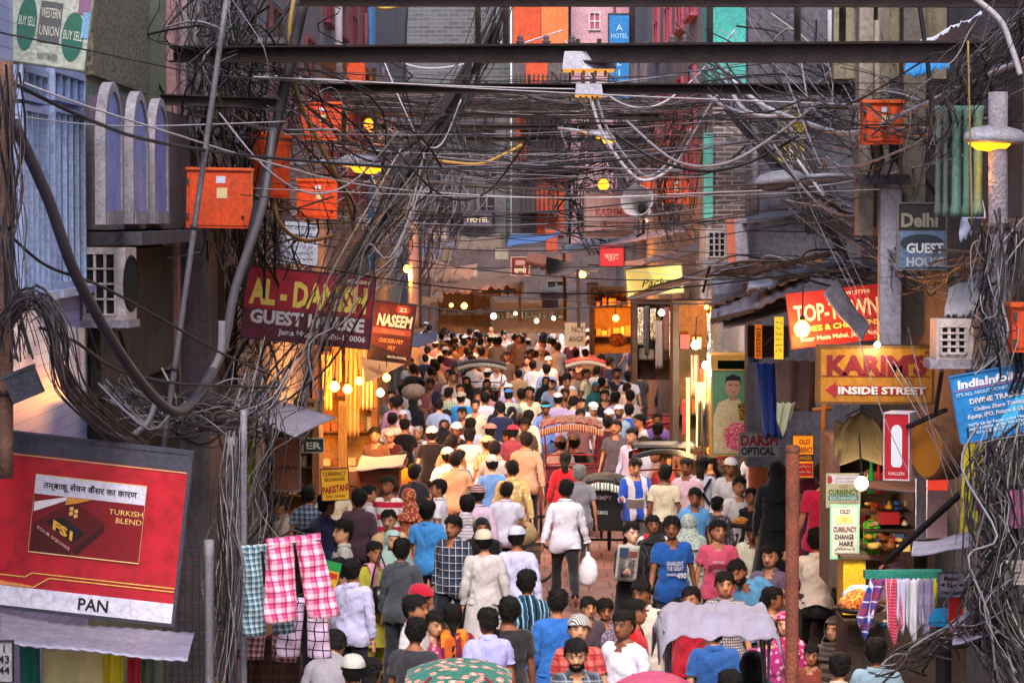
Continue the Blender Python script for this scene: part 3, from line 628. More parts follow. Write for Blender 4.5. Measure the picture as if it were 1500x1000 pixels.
b = Board('red_shop_sign', 897, 375, 34, 30, 54, 'small bright red sign under the far tin roof', plain('b0202c'), yaw=-14, thick=.1, frame=plain('6a1a20'), fw=1); b.txt('सूट', 0, 0, 8, plain('d88a80'), 22, .03)
b = Board('blue_hotel_sign', 907, 83, 30, 122, 56, 'tall blue vertical hotel sign behind the far girders', surf('1d74ba', '155c98', 2, .5, amount=.4), thick=.1, frame=surf('2a3a4a', '1a2630', 3, .6), fw=1.6)
for t, yy, h in (('A', -42, 10), ('HOTEL', -30, 7), ('A', -14, 11), ('L', 8, 11), ('I', 24, 11), ('Y', 46, 11)): b.txt(t, 0, yy, h, plain('a8d0e8'), 24 if len(t) > 1 else None, .0)
# right side signs
b = Board('yellow_lightbox', 958, 411, 82, 40, 50, 'lit pale yellow box sign with black script under the sagging roof', backlit('c8bc68', .3), roll=-5, thick=.3, frame=surf('7a7464', '54504a', 3, .6), fw=1.4); b.txt('Packar', 4, 2, 12, BLK, 50, .0, shear=.35)
b = Board('shop_sign', 1224, 463, 136, 78, 27.8, 'red dress shop sign with white lettering half covered by a tin flap', surf('96182a', '741222', 2, .45, bumps=.12, amount=.55, streak=.3), roll=-6.5, thick=.08, frame=surf('8a1a28', '601220', 3, .6), fw=1.4)
b.txt('TOP-TOWN', 2, -10, 25, plain('d8d4c8'), 124, .03); b.rect(-68, 7, 68, 20, plain('5a1a2a'), 'dark_band'); b.txt('LADIES & CHILDRENS', 0, 13.5, 8, plain('d8c46a'), 124, .04); b.txt('Bazar Matia Mahal, Jama Masjid', 4, 28, 6.5, plain('d8d0d8'), 118, .03); b.txt('9899137700', 30, -32, 6, plain('d8d0d8'), 46, .02)
b = Board('restaurant_sign', 1281, 548, 164, 80, 25.2, 'yellow boxed restaurant sign with a red arrow and INSIDE STREET', surf('b0741c', '8c5a14', 2, .45, bumps=.12, amount=.55, streak=.3), thick=.22, roll=.4, frame=surf('6a4416', '46300f', 4, .6), fw=3)
MAR = plain('7a1420', .5); b.txt("KARIM'S", 0, -15, 27, MAR, 146, .07); b.line([(-80, 2), (80, 2)], 1.3, MAR)
b.poly([(-74, 22), (-58, 11), (-58, 16), (-20, 16), (72, 16), (72, 29), (-58, 29), (-58, 34)], plain('9a1c28'), 'red_arrow'); b.txt('INSIDE STREET', 8, 22.5, 10.5, plain('e4dcd0'), 128, .05); b.txt('®', 72, -33, 4, MAR)
b = Board('share_trading_sign', 1456, 590, 116, 98, 20.4, 'tilted bright blue share trading sign tied to the wrapped pole', surf('1a74b8', '145e98', 1.5, .35, bumps=.1, amount=.5, streak=.2), roll=-10.5, thick=.05, frame=plain('1a70b0'), fw=1)
b.poly([(-20, 49), (6, 49), (58, -8), (58, -30)], plain('3aa8e0'), 'pale_stripe')
b.txt('IndiaInfoline', 2, -36, 12, plain('e8e4f4'), 104, .05, shear=.1); b.line([(-56, -27), (54, -27)], 1.2, plain('c070a0')); b.txt("IT'S ALL ABOUT MONEY, HONEY!", 0, -21, 5, plain('a8d0f0'), 106, .02); b.txt('DIVINE TRADERS', 6, -9, 7.5, WHT, 84, .04); b.txt('Online Share Trading', 6, 3, 6, WHT, 76, .02, shear=.2); b.txt('Equity, IPO, Future & Option', 6, 13, 6, WHT, 98, .02, shear=.2)
b.txt('3679, Urdu Bazar, Jama Masjid', 2, 25, 4.2, plain('c8e0f4'), 92, .02); b.txt('Delhi-110006, India. 9213721500', 2, 31, 4.2, plain('c8e0f4'), 96, .02); b.txt('011-23285070, 23285701', 6, 37, 4.2, plain('c8e0f4'), 78, .02)
b = Board('delhi_guest_house_sign', 1350, 346, 70, 96, 24.0, 'dark guest house sign with pale Delhi lettering behind crossed irons', surf('2c2a2e', '1c1a1e', 3, .6), thick=.05, frame=surf('6a6a72', '48484f', 3, .6), fw=1.6)
b.rect(-34, -8, 34, 46, surf('5a7090', '42526c', 3, .6), 'blue_panel'); b.disc(0, 10, 32, 13, plain('26303e'), 'dark_oval'); b.txt('Delhi', -4, -24, 20, plain('8a8678'), 54, .05); b.txt('GUEST', 4, 17, 14, plain('c8ccd8'), 54, .05); b.txt('HOUSE', 4, 37, 13, plain('a8acb8'), 54, .05)
b = Board('white_vertical_panel', 1303, 390, 30, 230, 26.2, 'tall blank white grey panel above the yellow arrow sign', surf('aeb0c4', '8c8ea4', 2, .5, streak=.15), thick=.12, frame=surf('8a8a98', '66667a', 3, .6), fw=1, cat_='panel')
b = Board('slim_vertical_sign', 1080, 363, 30, 84, 35, 'slim vertical sign with an orange edge standing on the tin roof', surf('a8a0b0', '847c8c', 2, .6), roll=-3, thick=.14, frame=None); b.rect(-15, -42, -3, 42, plain('c87058'), 'orange_edge')
b = Board('opticians_sign', 1112, 651, 58, 34, 36, 'grey opticians board with red and black lettering at the lit shop', plain('a8aab0'), thick=.04, frame=GREY, fw=1); b.txt('DARSH', 0, -7, 15, plain('a01c34'), 54, .05); b.txt('OPTICAL', -2, 9, 11, BLK, 50, .05)
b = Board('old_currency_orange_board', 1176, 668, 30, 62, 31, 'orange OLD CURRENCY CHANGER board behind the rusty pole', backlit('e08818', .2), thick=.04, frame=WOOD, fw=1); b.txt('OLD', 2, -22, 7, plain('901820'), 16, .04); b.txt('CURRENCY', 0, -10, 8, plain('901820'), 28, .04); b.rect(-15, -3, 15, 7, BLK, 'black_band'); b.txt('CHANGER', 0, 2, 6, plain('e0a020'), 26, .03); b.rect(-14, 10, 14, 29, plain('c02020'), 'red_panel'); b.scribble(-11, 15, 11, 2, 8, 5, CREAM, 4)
b = Board('old_currency_green_board', 1235, 718, 48, 48, 26.3, 'cream and green board reading OLD CURRENCY under the bare bulb', plain('b8b290'), thick=.03, frame=plain('b8c8b0'), fw=1); b.rect(-20, -23, 24, -10, plain('d8d4e0'), 'white_label'); b.disc(-20, -16, 4, 6, plain('b02030')); b.scribble(-12, -18, 20, 2, 5, 3, plain('7a7a84'), 2)
b.txt('OLD', 0, -6, 4, plain('8a4a50'), 12, .02); b.txt('CURRENCY', 0, 2, 8, plain('3c6a28'), 44, .05); b.rect(-22, 7, 22, 14, plain('207a84'), 'teal_band'); b.txt('EXCHANGER', 0, 10.5, 5, plain('c8dcd4'), 40, .03); b.scribble(-20, 19, 20, 1, 5, 5, plain('4a4a40'), 9)
b = Board('currency_change_placard', 1237, 778, 38, 76, 25.8, 'tall pale green framed placard reading OLD CURRENCY CHANGE HARE', plain('b8b0a4'), thick=.04, frame=plain('7cc09a'), fw=2.4); b.txt('OLD', 0, -30, 6, BLK, 15, .03); b.rect(-13, -24, 12, -12, plain('c8b070'), 'banknote'); b.disc(0, -18, 4, 4, plain('b09850')); b.txt('CURRUNCY', 0, -4, 7.5, plain('5a2030'), 34, .03); b.txt('CHANGE', -1, 7, 7, BLK, 28, .03); b.txt('HARE', 2, 17, 7, BLK, 20, .03); b.scribble(-14, 25, 15, 2, 8, 6, BLK, 6, 'urdu_writing')
b = Board('memory_card_sign', 1394, 856, 38, 34, 20.8, 'small white Memory Card Downloading sign above the red board', surf('a8a0b8', '8c84a0', 3, .6), thick=.02, frame=plain('6a6478'), fw=1); b.txt('Memory', 0, -10, 7, BLK, 24, .03); b.txt('Card', 0, 0, 7, BLK, 16, .03); b.txt('Downloading', 0, 11, 6, BLK, 34, .03); b.disc(-13, 0, 3, 2, BLK); b.disc(13, 0, 3, 2, BLK)
b = Board('red_phone_board', 1402, 901, 25, 54, 20.9, 'red phone shop board with cut off white letters VO', surf('c8181c', 'a81418', 2, .4, bumps=.05), thick=.03); b.txt('VO', 4, 16, 6, plain('e8b8a8'), 14, .03); b.disc(12, -6, 4, 9, plain('d8c8b8'))
b = Board('yellow_shop_board', 1424, 716, 30, 132, 21.4, 'narrow yellow shop number board with a magenta burst behind cables', surf('c4b428', 'a09420', 3, .6), thick=.04, roll=2); b.txt('TATTOO', 2, -10, 12, BLK, 26, .03); b.disc(6, 22, 7, 9, plain('9a1460'), n=9); b.txt('SHOP NO.', 2, 50, 8, BLK, 26, .02); b.scribble(-8, -55, 10, 3, 12, 10, plain('7a7018'), 7)
b = Board('urdu_tin_plate', 1460, 958, 46, 30, 19.8, 'grey tin plate covered in small Urdu writing', surf('8a8a9e', '6c6c80', 4, .6), thick=.02); b.scribble(-20, -9, 20, 5, 5.2, 4, plain('26262e'), 12, 'urdu_writing', .7)
b = Board('white_notice', 1488, 838, 34, 36, 19.5, 'pale torn notice pasted on the cables at the right edge', surf('b0a4a4', '8a8080', 4, .8), thick=.015, cat_='poster'); b.scribble(-13, -12, 13, 5, 6, 3, plain('6a6060'), 14, w=.6)
b = Board('pink_poster', 1494, 745, 30, 56, 19.7, 'magenta printed poster behind the cables at the right edge', cloth('8a5a7a', 'floral', 'c04a90', .03, '4a2a4a'), thick=.015, cat_='poster')
b = Board('number_plaque', 6, 968, 26, 60, 19.0, 'grey plaque with house numbers at the lower left edge', surf('9a98a0', '74727c', 4, .7), thick=.03, frame=DARK, fw=1); b.txt('43', 1, -4, 11, BLK, 16, .02); b.txt('44', 1, 12, 11, BLK, 16, .02); b.txt('1', 1, -20, 11, BLK, None, .02)
# lit red sign box with a bulb picture, and the round drum sign
b = Board('red_lightbox', 1319, 652, 34, 96, 24.2, 'red box sign showing a glowing white tube lamp', backlit('9a1020', .08), thick=.3, roll=0, yaw=-20, frame=surf('c8c0cc', '9a94a0', 3, .4), fw=1.4); b.poly([(0 + 7.5 * math.cos(t), -22 + 10 * math.sin(t)) for t in np.linspace(math.pi, 2 * math.pi, 9)] + [(7.5, 26), (5, 30), (-5, 30), (-7.5, 26)], backlit('b8bcc8', .12), 'tube_picture'); b.txt('HALLEN', 0, 39, 5, plain('e8c8c8'), 22, .02)
r = empty('drum_sign', P(1376, 656, 24)); tag(r, 'round orange drum sign with a dark rim seen from the side', 'sign'); r.rotation_euler = (0, 0, R(-64))
MB().lathe([(.0, -.13), (.25, -.13), (.27, -.10), (.27, .10), (.25, .13), (.0, .13)], 28, axis='y', cap=False).build('rim', surf('7a5238', '54382a', 3, .6), r, True)
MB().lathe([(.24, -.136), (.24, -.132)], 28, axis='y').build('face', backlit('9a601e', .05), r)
b = Board('model_poster', 1074, 604, 62, 124, 40, 'shop poster of a short haired man in an embroidered cream coat', plain('5a8a68'), thick=.04, frame=surf('c8a050', '90703a', 3, .4), fw=1.4, cat_='poster')
b.poly([(-29, 60), (-29, 5), (-22, -14), (-6, -22), (8, -20), (16, -8), (16, 60)], cloth('c8b48c', 'floral', 'a08858', .02, 'd8c8a0'), 'cream_coat'); b.disc(-1, -38, 11, 15, plain('b88a70'), 'face'); b.poly([(-12, -42), (-11, -52), (0, -57), (10, -52), (11, -40), (8, -47), (-9, -47)], BLK, 'hair'); b.rect(-6, -26, 5, -18, plain('a87a62'), 'neck')
b.line([(-7, -41), (-2, -41)], 1.2, BLK); b.line([(2, -41), (7, -41)], 1.2, BLK); b.line([(-4, -30), (4, -30)], 1.1, plain('7a3a34'))
b.poly([(-14, 26), (0, 14), (24, 16), (29, 40), (12, 58), (-10, 50)], cloth('c84a78', 'floral', 'e8b070', .03, '7a1a40'), 'pink_garland'); b.poly([(6, -12), (24, -16), (28, 6), (10, 12)], cloth('5a4a20', 'floral', 'c89a3a', .03, '2a2010'), 'gold_cloth')
b = Board('dark_shop_name', 1125, 500, 58, 44, 36, 'dark shop board with faint Urdu script under the tin roof', surf('33221c', '241814', 3, .6), thick=.05, frame=WOOD, fw=1.4); b.scribble(-20, -2, 20, 1, 10, 16, plain('7a6a50'), 21, 'urdu_writing', 2.)
for px, c, tx in ((1163, 'c86a20', 'DRESSES'), (1141 + 4, '3a2018', '')):
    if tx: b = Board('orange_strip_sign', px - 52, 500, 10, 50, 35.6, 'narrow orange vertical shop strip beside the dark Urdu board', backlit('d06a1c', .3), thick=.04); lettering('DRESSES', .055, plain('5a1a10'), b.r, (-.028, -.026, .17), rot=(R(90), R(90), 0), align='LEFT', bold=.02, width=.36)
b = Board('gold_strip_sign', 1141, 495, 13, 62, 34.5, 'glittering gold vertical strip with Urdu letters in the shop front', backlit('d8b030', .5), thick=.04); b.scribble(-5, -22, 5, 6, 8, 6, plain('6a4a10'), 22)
# ---------------------------------------------------------------- lamps
def bulb(px, py, Y, label, power=12., col='ffb04a', rad=.05, globe='ffc46a', gs=40., cord=.5, name='light_bulb', group='lit bulbs'):
    r = empty(name, P(px, py, Y)); tag(r, label, 'lamp', group)
    MB().lathe([(rad * .15, -rad), (rad * .6, -rad * .8), (rad * .95, -rad * .3), (rad, 0), (rad * .95, rad * .3), (rad * .6, rad * .8), (rad * .3, rad * 1.05)], 16).build('globe', emit(globe, gs), r, True)
    MB().lathe([(rad * .3, rad * 1.0), (rad * .3, rad * 1.5), (rad * .15, rad * 1.7)], 10).build('socket', plain('201c1a', .5), r)
    if cord: MB().tube([(0, 0, rad * 1.6), (rng.uniform(-.05, .05), .02, cord)], .008, 5).build('cord', plain('17151a'), r)
    l = bpy.data.lights.new('lamp_light', 'POINT'); l.energy = power; l.color = lin(col); l.shadow_soft_size = rad * 1.3
    lo = bpy.data.objects.new('lamp_light', l); C.objects.link(lo); lo.parent = r; lo.location = (0, -.02, -rad * 1.6)
    return r
W_, C_ = 'ff9a3c', 'fff0d8'
for px, py, Y, lab, pw, warm, rad in (
    (490, 566, 43, 'leftmost big warm bulb glowing in the yellow cloth shop', 110, 1, .11), (509, 570, 44, 'big warm bulb in the middle of the cloth shop lights', 110, 1, .10), (526, 558, 45, 'upper right warm bulb of the cloth shop lights', 130, 1, .09),
    (566, 553, 47, 'warm bulb below the small brown tilted sign', 120, 1, .09), (557, 575, 46, 'pure white bulb below the small brown tilted sign', 70, 0, .09),
    (596, 394, 52, 'lone orange bulb in front of the lit pink post on the left', 110, 1, .09), (680, 448, 80, 'bright warm bulb over the far crowd', 190, 1, .12), (661, 447, 82, 'smaller warm bulb beside the bright far one', 90, 1, .08),
    (723, 463, 88, 'white lamp low over the far crowd', 160, 0, .13), (755, 459, 92, 'small white lamp at the back of the street', 60, 0, .08), (786, 470, 92, 'white lamp above the heads at the street end', 90, 0, .10), (811, 466, 92, 'rightmost white lamp at the street end', 70, 0, .09),
    (853, 402, 72, 'bright yellow bulb hanging above the far right shops', 300, 1, .13), (902, 466, 62, 'warm bulb over the orange bundle of the far right stall', 55, 1, .10),
    (969, 458, 52, 'white bulb hanging nearest the yellow box sign', 100, 0, .085), (1001, 455, 50, 'small high white bulb by the green shop pillar', 50, 0, .06), (1008, 467, 49, 'white bulb just below the small high one', 90, 0, .075), (1035, 450, 46, 'yellow bulb hanging under the edge of the tin roof', 40, 1, .05),
    (1019, 505, 45, 'large white bulb lighting the hanging garments', 170, 0, .10), (1034, 535, 43, 'large white bulb above the vertical tube light', 130, 0, .09),
    (1175, 482, 27.2, 'dazzling orange lamp in front of the red dress shop sign', 60, 1, .11), (1262, 708, 25.1, 'dazzling bare bulb above the currency placards', 40, 0, .085), (1285, 505, 24.9, 'small white lamp on top of the yellow arrow sign', 7, 0, .04)):
    bulb(px, py, Y, lab, pw * (1.0 if warm else .45), W_ if warm else C_, rad * .72, 'ff9a30' if warm else 'ffe2b0', 11 if warm else 6, cord=.0 if px in (1285,) else .45)
# vertical tube light of the garment shop
r = empty('tube_light', P(1008, 615, 43)); tag(r, 'vertical warm tube light at the edge of the garment shop', 'lamp'); MB().lathe([(.015, -.6), (.026, -.58), (.026, .58), (.015, .6)], 10).build('tube', emit('ffc870', 1.2), r, True); MB().box((-.03, .04, -.64), (.03, .07, .64)).build('batten', WOOD, r)
l = bpy.data.lights.new('lamp_light', 'AREA'); l.shape = 'RECTANGLE'; l.size = .08; l.size_y = 1.4; l.energy = 30; l.color = lin('ffd08a'); lo = bpy.data.objects.new('lamp_light', l); C.objects.link(lo); lo.parent = r; lo.location = (0, -.06, 0); lo.rotation_euler = (R(90), 0, 0)
LAMPG = surf('8c8c98', '6a6a78', 4, .5, .2, amount=.6)
def street_lamp(px, py, Y, label, s=1., flip=1, lit=True, yaw=0, roll=0, tone='ffa41c', st_=1.1):
    """cobra-head street lamp: tapered housing, neck and a lens bowl below"""
    r = empty('street_lamp', P(px, py, Y)); tag(r, label, 'street lamp', 'street lamps on the girders'); r.rotation_euler = (0, R(roll), R(yaw)); r.scale = (s * flip, s, s)
    prof = [(-.02, .03, .05), (.06, .10, .11), (.18, .13, .15), (.34, .135, .155), (.48, .11, .12), (.55, .05, .06)]
    mb = MB(); n = 12; vs = []
    for x, hh, w in prof:
        for j in range(n):
            t = 2 * math.pi * j / n; zz = math.sin(t) * hh; vs.append((x, math.cos(t) * w, zz if zz > 0 else zz * .25))
    k = len(prof); mb.add(vs, [(i * n + j, i * n + (j + 1) % n, (i + 1) * n + (j + 1) % n, (i + 1) * n + j) for i in range(k - 1) for j in range(n)] + [tuple(range(n)), tuple((k - 1) * n + j for j in range(n))]); mb.build('housing', LAMPG, r, True)
    mb = MB(); vs = []; pr = [(.16, .02, .09), (.2, .06, .115), (.32, .075, .12), (.44, .06, .10), (.5, .02, .07)]
    for x, d, w in pr:
        for j in range(9):
            t = math.pi + math.pi * j / 8; vs.append((x, math.cos(t) * w, math.sin(t) * d - .022))
    mb.add(vs, [(i * 9 + j, i * 9 + j + 1, (i + 1) * 9 + j + 1, (i + 1) * 9 + j) for i in range(4) for j in range(8)]); mb.build('lens', emit(tone, st_) if lit else surf('9a8a80', '7a6a62', 4, .3), r, True)
    MB().tube([(-.02, 0, .02), (-.25, 0, .0), (-.6, .05, -.06)], .03, 8).build('neck_arm', LAMPG, r, True)
    if lit:
        l = bpy.data.lights.new('lamp_light', 'POINT'); l.energy = 14; l.color = lin('ffa030'); l.shadow_soft_size = .1; lo = bpy.data.objects.new('lamp_light', l); C.objects.link(lo); lo.parent = r; lo.location = (.3, 0, -.24)
    return r
street_lamp(495, 240, 33, 'grey street lamp with a glowing amber lens above the orange meter box', 1.0, 1, True, yaw=0, roll=4)
street_lamp(1178, 262, 30, 'unlit grey street lamp below the small arched yellow window', .95, -1, False, roll=-8)
street_lamp(1505, 208, 21, 'amber lit street lamp strapped behind the concrete pole', .85, -1, True, roll=2)
street_lamp(862, 196, 50, 'small amber lit lamp among the far girders', .9, 1, True, roll=16)
for px, py, Y, lab in ((540, 182, 60, 'round orange lamp glowing behind the far girders'), (884, 271, 55, 'yellow globe lamp above the horn loudspeaker')):
    bulb(px, py, Y, lab, 60, 'ff8a28', .11, 'ff8a20', 1.6, cord=.2, name='globe_lamp', group='globe lamps')
def floodlight(px, py, Y, label, w=.7, h=.2):
    r = empty('floodlight', P(px, py, Y)); tag(r, label, 'floodlight', 'floodlights under the girder')
    mb = MB(); W2 = w / 2
    mb.add([(-W2 * .9, -.16, h / 2), (W2 * .9, -.16, h / 2), (W2, -.26, -h / 2), (-W2, -.26, -h / 2), (-W2 * .9, .12, h / 2), (W2 * .9, .12, h / 2), (W2, .2, -h / 2), (-W2, .2, -h / 2)],
           [(0, 1, 2, 3), (4, 7, 6, 5), (0, 4, 5, 1), (0, 3, 7, 4), (1, 5, 6, 2)]); mb.build('reflector_hood', LAMPG, r)
    MB().box((-W2 * .94, -.22, -h / 2 - .012), (W2 * .94, .16, -h / 2 + .02)).build('lens', emit('ffb050', .35), r); MB().beam((-W2 * .4, 0, h / 2), (-W2 * .4, 0, h / 2 + .12), .04, .04).build('bracket', RUST, r); MB().beam((W2 * .4, 0, h / 2), (W2 * .4, 0, h / 2 + .12), .04, .04).build('bracket', RUST, r)
    for x in (-.3, -.1, .12, .3): MB().tube([(x * w, -.2, -h / 2 - .012), (x * w, -.2, -h / 2 - .07)], .014, 6).build('clip', plain('8a6a40'), r)
floodlight(862, 90, 26.0, 'wide grey floodlight hood hanging in front of the thick girder', .49, .165)
floodlight(862, 132, 29.8, 'smaller grey floodlight hood on the second girder', .29, .12)
# horn loudspeaker
r = empty('horn_loudspeaker', P(938, 303, 41)); tag(r, 'grey horn loudspeaker aimed down the street below the globe lamp', 'loudspeaker'); r.rotation_euler = (R(-18), 0, R(-14))
HORN = surf('c4bcc0', '9a9296', 4, .45, .1)
MB().lathe([(.225, -.26), (.22, -.25), (.17, -.14), (.12, .0), (.085, .14), (.07, .2)], 28, axis='y', cap=False).build('bell', HORN, r, True); MB().lathe([(.0, .05), (.05, .04), (.06, .12), (.0, .125)], 16, axis='y', cap=False).build('throat', VOID, r, True)
MB().lathe([(.0, .2), (.10, .2), (.11, .22), (.11, .40), (.08, .44), (0, .44)], 18, axis='y', cap=False).build('driver', HORN, r, True); MB().lathe([(.232, -.275), (.24, -.265), (.232, -.25), (.22, -.255)], 28, axis='y', cap=False).build('lip', HORN, r, True)
MB().tube([(0, .3, -.1), (0, .32, -.3), (-.1, .34, -.34)], .02, 6).build('bracket', RUST, r)
# orange electricity boxes
ORG = surf('cc4412', '9e340e', 2.5, .5, bumps=.12, amount=.6, streak=.4)
def meter_box(px, py, w, h, Y, label, yaw=0., roll=0., d=.22, lab=True):
    m = Y / FPX; W, H = w * m / max(.3, math.cos(R(yaw))), h * m
    r = empty('meter_box', P(px, py, Y)); tag(r, label, 'meter box', 'orange electricity meter boxes'); r.rotation_euler = (0, R(roll), R(yaw))
    MB().box((-W / 2, -d / 2, -H / 2), (W / 2, d / 2, H / 2)).build('case', ORG, r); MB().box((-W / 2 - .012, -d / 2 - .03, H / 2 + .001), (W / 2 + .012, d / 2 + .01, H / 2 + .03)).build('lid', surf('c8521c', 'a04016', 3, .5), r)
    o = MB().box((-W / 2 + .03, -d / 2 - .012, -H / 2 + .03), (W / 2 - .03, -d / 2 - .001, H / 2 - .03)).build('door', ORG, r)
    if lab:
        MB().box((-W * .04, -d / 2 - .016, H * .28), (W * .10, -d / 2 - .0125, H * .4)).build('label', plain('b8c4dc'), o); MB().box((-W * .03, -d / 2 - .016, H * .02), (W * .13, -d / 2 - .0125, H * .2)).build('label', plain('c8bc90'), o)
    MB().lathe([(.016, -d / 2 - .03), (.016, -d / 2)], 8, (W * .38, 0, -H * .3), 'y').build('lock', DARK, o)
    for s in (-.3, .3): MB().box((-W / 2 + .005, -d / 2 - .02, s * H - .03), (-W / 2 + .032, -d / 2 - .001, s * H + .03)).build('hinge', STEEL, o)
    for s in (-.25, .0, .25): MB().tube([(s * W, 0, -H / 2), (s * W + .02, .02, -H / 2 - .14), (s * W - .03, .05, -H / 2 - .3)], .012, 5).build('cable_entry', plain('1c1a1f', .55), r)
    return r
meter_box(322, 292, 94, 84, 30, 'largest orange meter box beside the leaning grey conduit', 0, 1)
meter_box(398, 246, 36, 88, 31, 'narrow tall orange meter box behind the dark leaning trunk', 35, 2, lab=False)
meter_box(471, 179, 58, 52, 35, 'orange meter box highest on the left above the street lamp', 0, 1)
meter_box(465, 293, 58, 54, 34, 'orange meter box just under the amber street lamp', 0, 1)
meter_box(384, 213, 34, 32, 33, 'half hidden red orange box behind the narrow tall one', 0, 0, lab=False)
meter_box(1291, 182, 58, 60, 25.6, 'orange meter box on the right behind the crossing irons', 0, 0)
meter_box(1494, 482, 30, 66, 20.3, 'orange meter box cut off by the right edge', 0, 0, lab=False)
meter_box(988, 280, 42, 36, 50, 'distant orange box right of the horn loudspeaker', 0, 4)
meter_box(950, 274, 22, 22, 51, 'small far orange box beside the loudspeaker', 0, 0, lab=False)
meter_box(522, 104, 26, 36, 50, 'far orange box up by the maroon shuttered house', 0, 0, lab=False)
# air conditioners
def aircon(px, py, w, h, Y, label, yaw=0., grille=True):
    m = Y / FPX; W, H, D = w * m, h * m, .34; r = empty('air_conditioner', P(px, py, Y)); tag(r, label, 'air conditioner'); r.rotation_euler.z = R(yaw)
    CASE = surf('b8aeb0', '8a8284', 3, .5, streak=.2); MB().box((-W / 2, -D / 2, -H / 2), (W / 2, D / 2, H / 2)).build('case', CASE, r)
    g = MB().box((-W / 2 + .03, -D / 2 - .004, -H / 2 + .05), (W * .28, -D / 2 - .001, H / 2 - .05)).build('grille_opening', VOID, r)
    for i in range(4): MB().box((-W / 2 + .03 + (W * .28 + W / 2 - .03) * i / 3 - .012, -D / 2 - .02, -H / 2 + .05), (-W / 2 + .03 + (W * .28 + W / 2 - .03) * i / 3 + .012, -D / 2 - .005, H / 2 - .05)).build('bar', CASE, r)
    for i in range(5): zz = -H / 2 + .05 + (H - .1) * i / 4; MB().box((-W / 2 + .02, -D / 2 - .028, zz - .008), (W * .28, -D / 2 - .0205, zz + .008)).build('bar', CASE, r)
    MB().lathe([(.0, 0), (H * .36, 0), (H * .38, .01), (H * .4, .0)], 24, (W / 2 + .003, 0, 0), 'x', cap=False).build('fan_opening', VOID, r); MB().box((-W / 2 - .05, -D / 2, -H / 2 - .07), (W / 2 + .03, D / 2, -H / 2 - .002)).build('tray', surf('8a8894', '66646e', 3, .6), r)
    for s in (-1, 1): MB().beam((s * W * .35, D / 2, -H / 2 - .45), (s * W * .35, -D / 2, -H / 2 - .08), .03, .03).build('bracket', RUST, r)
    return r
aircon(160, 415, 66, 105, 25.5, 'dusty air conditioner with a barred grille below the arched niches', yaw=-9)
aircon(1394, 496, 54, 58, 21.8, 'old window cooler with a dark opening beside the wrapped pole', 0)
o = aircon(1047, 358, 36, 46, 40, 'white air conditioner on the tin roof beside the slim vertical sign', 12)
# ---------------------------------------------------------------- roofs, awnings and cloth sheets
def sheet(name, corners, label, mat, cat_='awning', waves=0, amp=.02, sag=.0, thick=.012, nu=24, nv=8, rag=0., group=None, along='u', seed=1):
    """sheet hung between four points (near-left, near-right, far-right, far-left given as (px, py, Y)); corrugated, sagging or ragged"""
    a, b, c, d = [P(*q) for q in corners]; o = (a + b + c + d) / 4; q = random.Random(seed); ph = q.uniform(0, 6)
    def fn(u, v):
        p = a.lerp(b, u).lerp(d.lerp(c, u), v)
        w = u if along == 'u' else v
        if waves: p = p + Vector((0, 0, amp * math.sin(w * waves * 2 * math.pi)))
        if sag: p = p + Vector((0, 0, -sag * (4 * u * (1 - u)) * (.4 + v * .6) + .25 * sag * math.sin(u * 9 + v * 5 + ph)))
        if rag and (v < .01): p = p + Vector((0, 0, -rag * (.5 + .5 * math.sin(u * 23 + ph) * math.sin(u * 57 + 1))))
        return p - o
    ob = MB().grid(fn, max(nu, waves * 6 if along == 'u' else nu), max(nv, waves * 6 if along == 'v' else nv), thick).build(name, mat, None, True, loc=o)
    tag(ob, label, cat_, group); return ob
TIN = surf('7c7a88', '55525e', 2.5, .55, .35, streak=.3); TIN_D = surf('56525c', '38353c', 2.5, .6, .3, streak=.3); TARP_G = cloth('5c5660'); TIN_L = surf('9a98ac', '74728a', 2.5, .5, .3, streak=.25)
sheet('tin_roof', [(1042, 478, 34), (1190, 418, 30), (1180, 376, 33), (1044, 412, 37)], 'long dented tin roof sheet sloping over the lit garment shop', TIN, 'roof', 9, .012, .04)
sheet('tin_roof', [(1060, 483, 33.5), (1160, 455, 31.5), (1162, 438, 32), (1060, 462, 34)], 'lower tin flap hanging under the long dented roof', TIN_L, 'roof', 0, 0, .02, seed=3)
sheet('tin_roof', [(918, 442, 48), (1068, 398, 42), (1060, 385, 44), (930, 425, 52)], 'dark roof strip sloping just under the yellow box sign', TIN_D, 'roof', 0, 0, .03, seed=4)
sheet('tin_roof', [(912, 395, 50), (1030, 368, 45), (1024, 352, 47), (916, 384, 53)], 'dark sagging roof strip just above the yellow box sign', TIN_D, 'roof', 0, 0, .04, seed=5)
sheet('tin_roof', [(820, 372, 60), (1005, 340, 52), (1000, 330, 54), (830, 358, 64)], 'pale roof sheet above the small bright red sign', TIN, 'roof', 12, .01, .03, seed=6)
sheet('tin_roof', [(1085, 330, 35), (1240, 300, 31), (1240, 285, 33), (1090, 318, 37)], 'short tin shade below the small arched window', TIN_D, 'roof', 0, 0, .02, seed=7)
sheet('scrap_flap', [(1205, 432, 27), (1262, 500, 26.6), (1275, 478, 26.8), (1225, 408, 27.3)], 'bent grey tin flap dangling across the red dress shop sign', TIN, 'tin sheet', 0, 0, .03, seed=8)
sheet('tin_roof', [(335, 596, 30.4), (432, 640, 29.6), (492, 612, 31.5), (368, 570, 32)], 'small tin stall roof under the big wire tangle on the left', TIN_L, 'roof', 0, 0, .02, seed=9)
sheet('tin_roof', [(0, 940, 19.2), (275, 968, 19.0), (285, 926, 20.4), (0, 900, 20.4)], 'battered tin ledge under the tilted red billboard', TIN_L, 'roof', 14, .004, .03, seed=10)
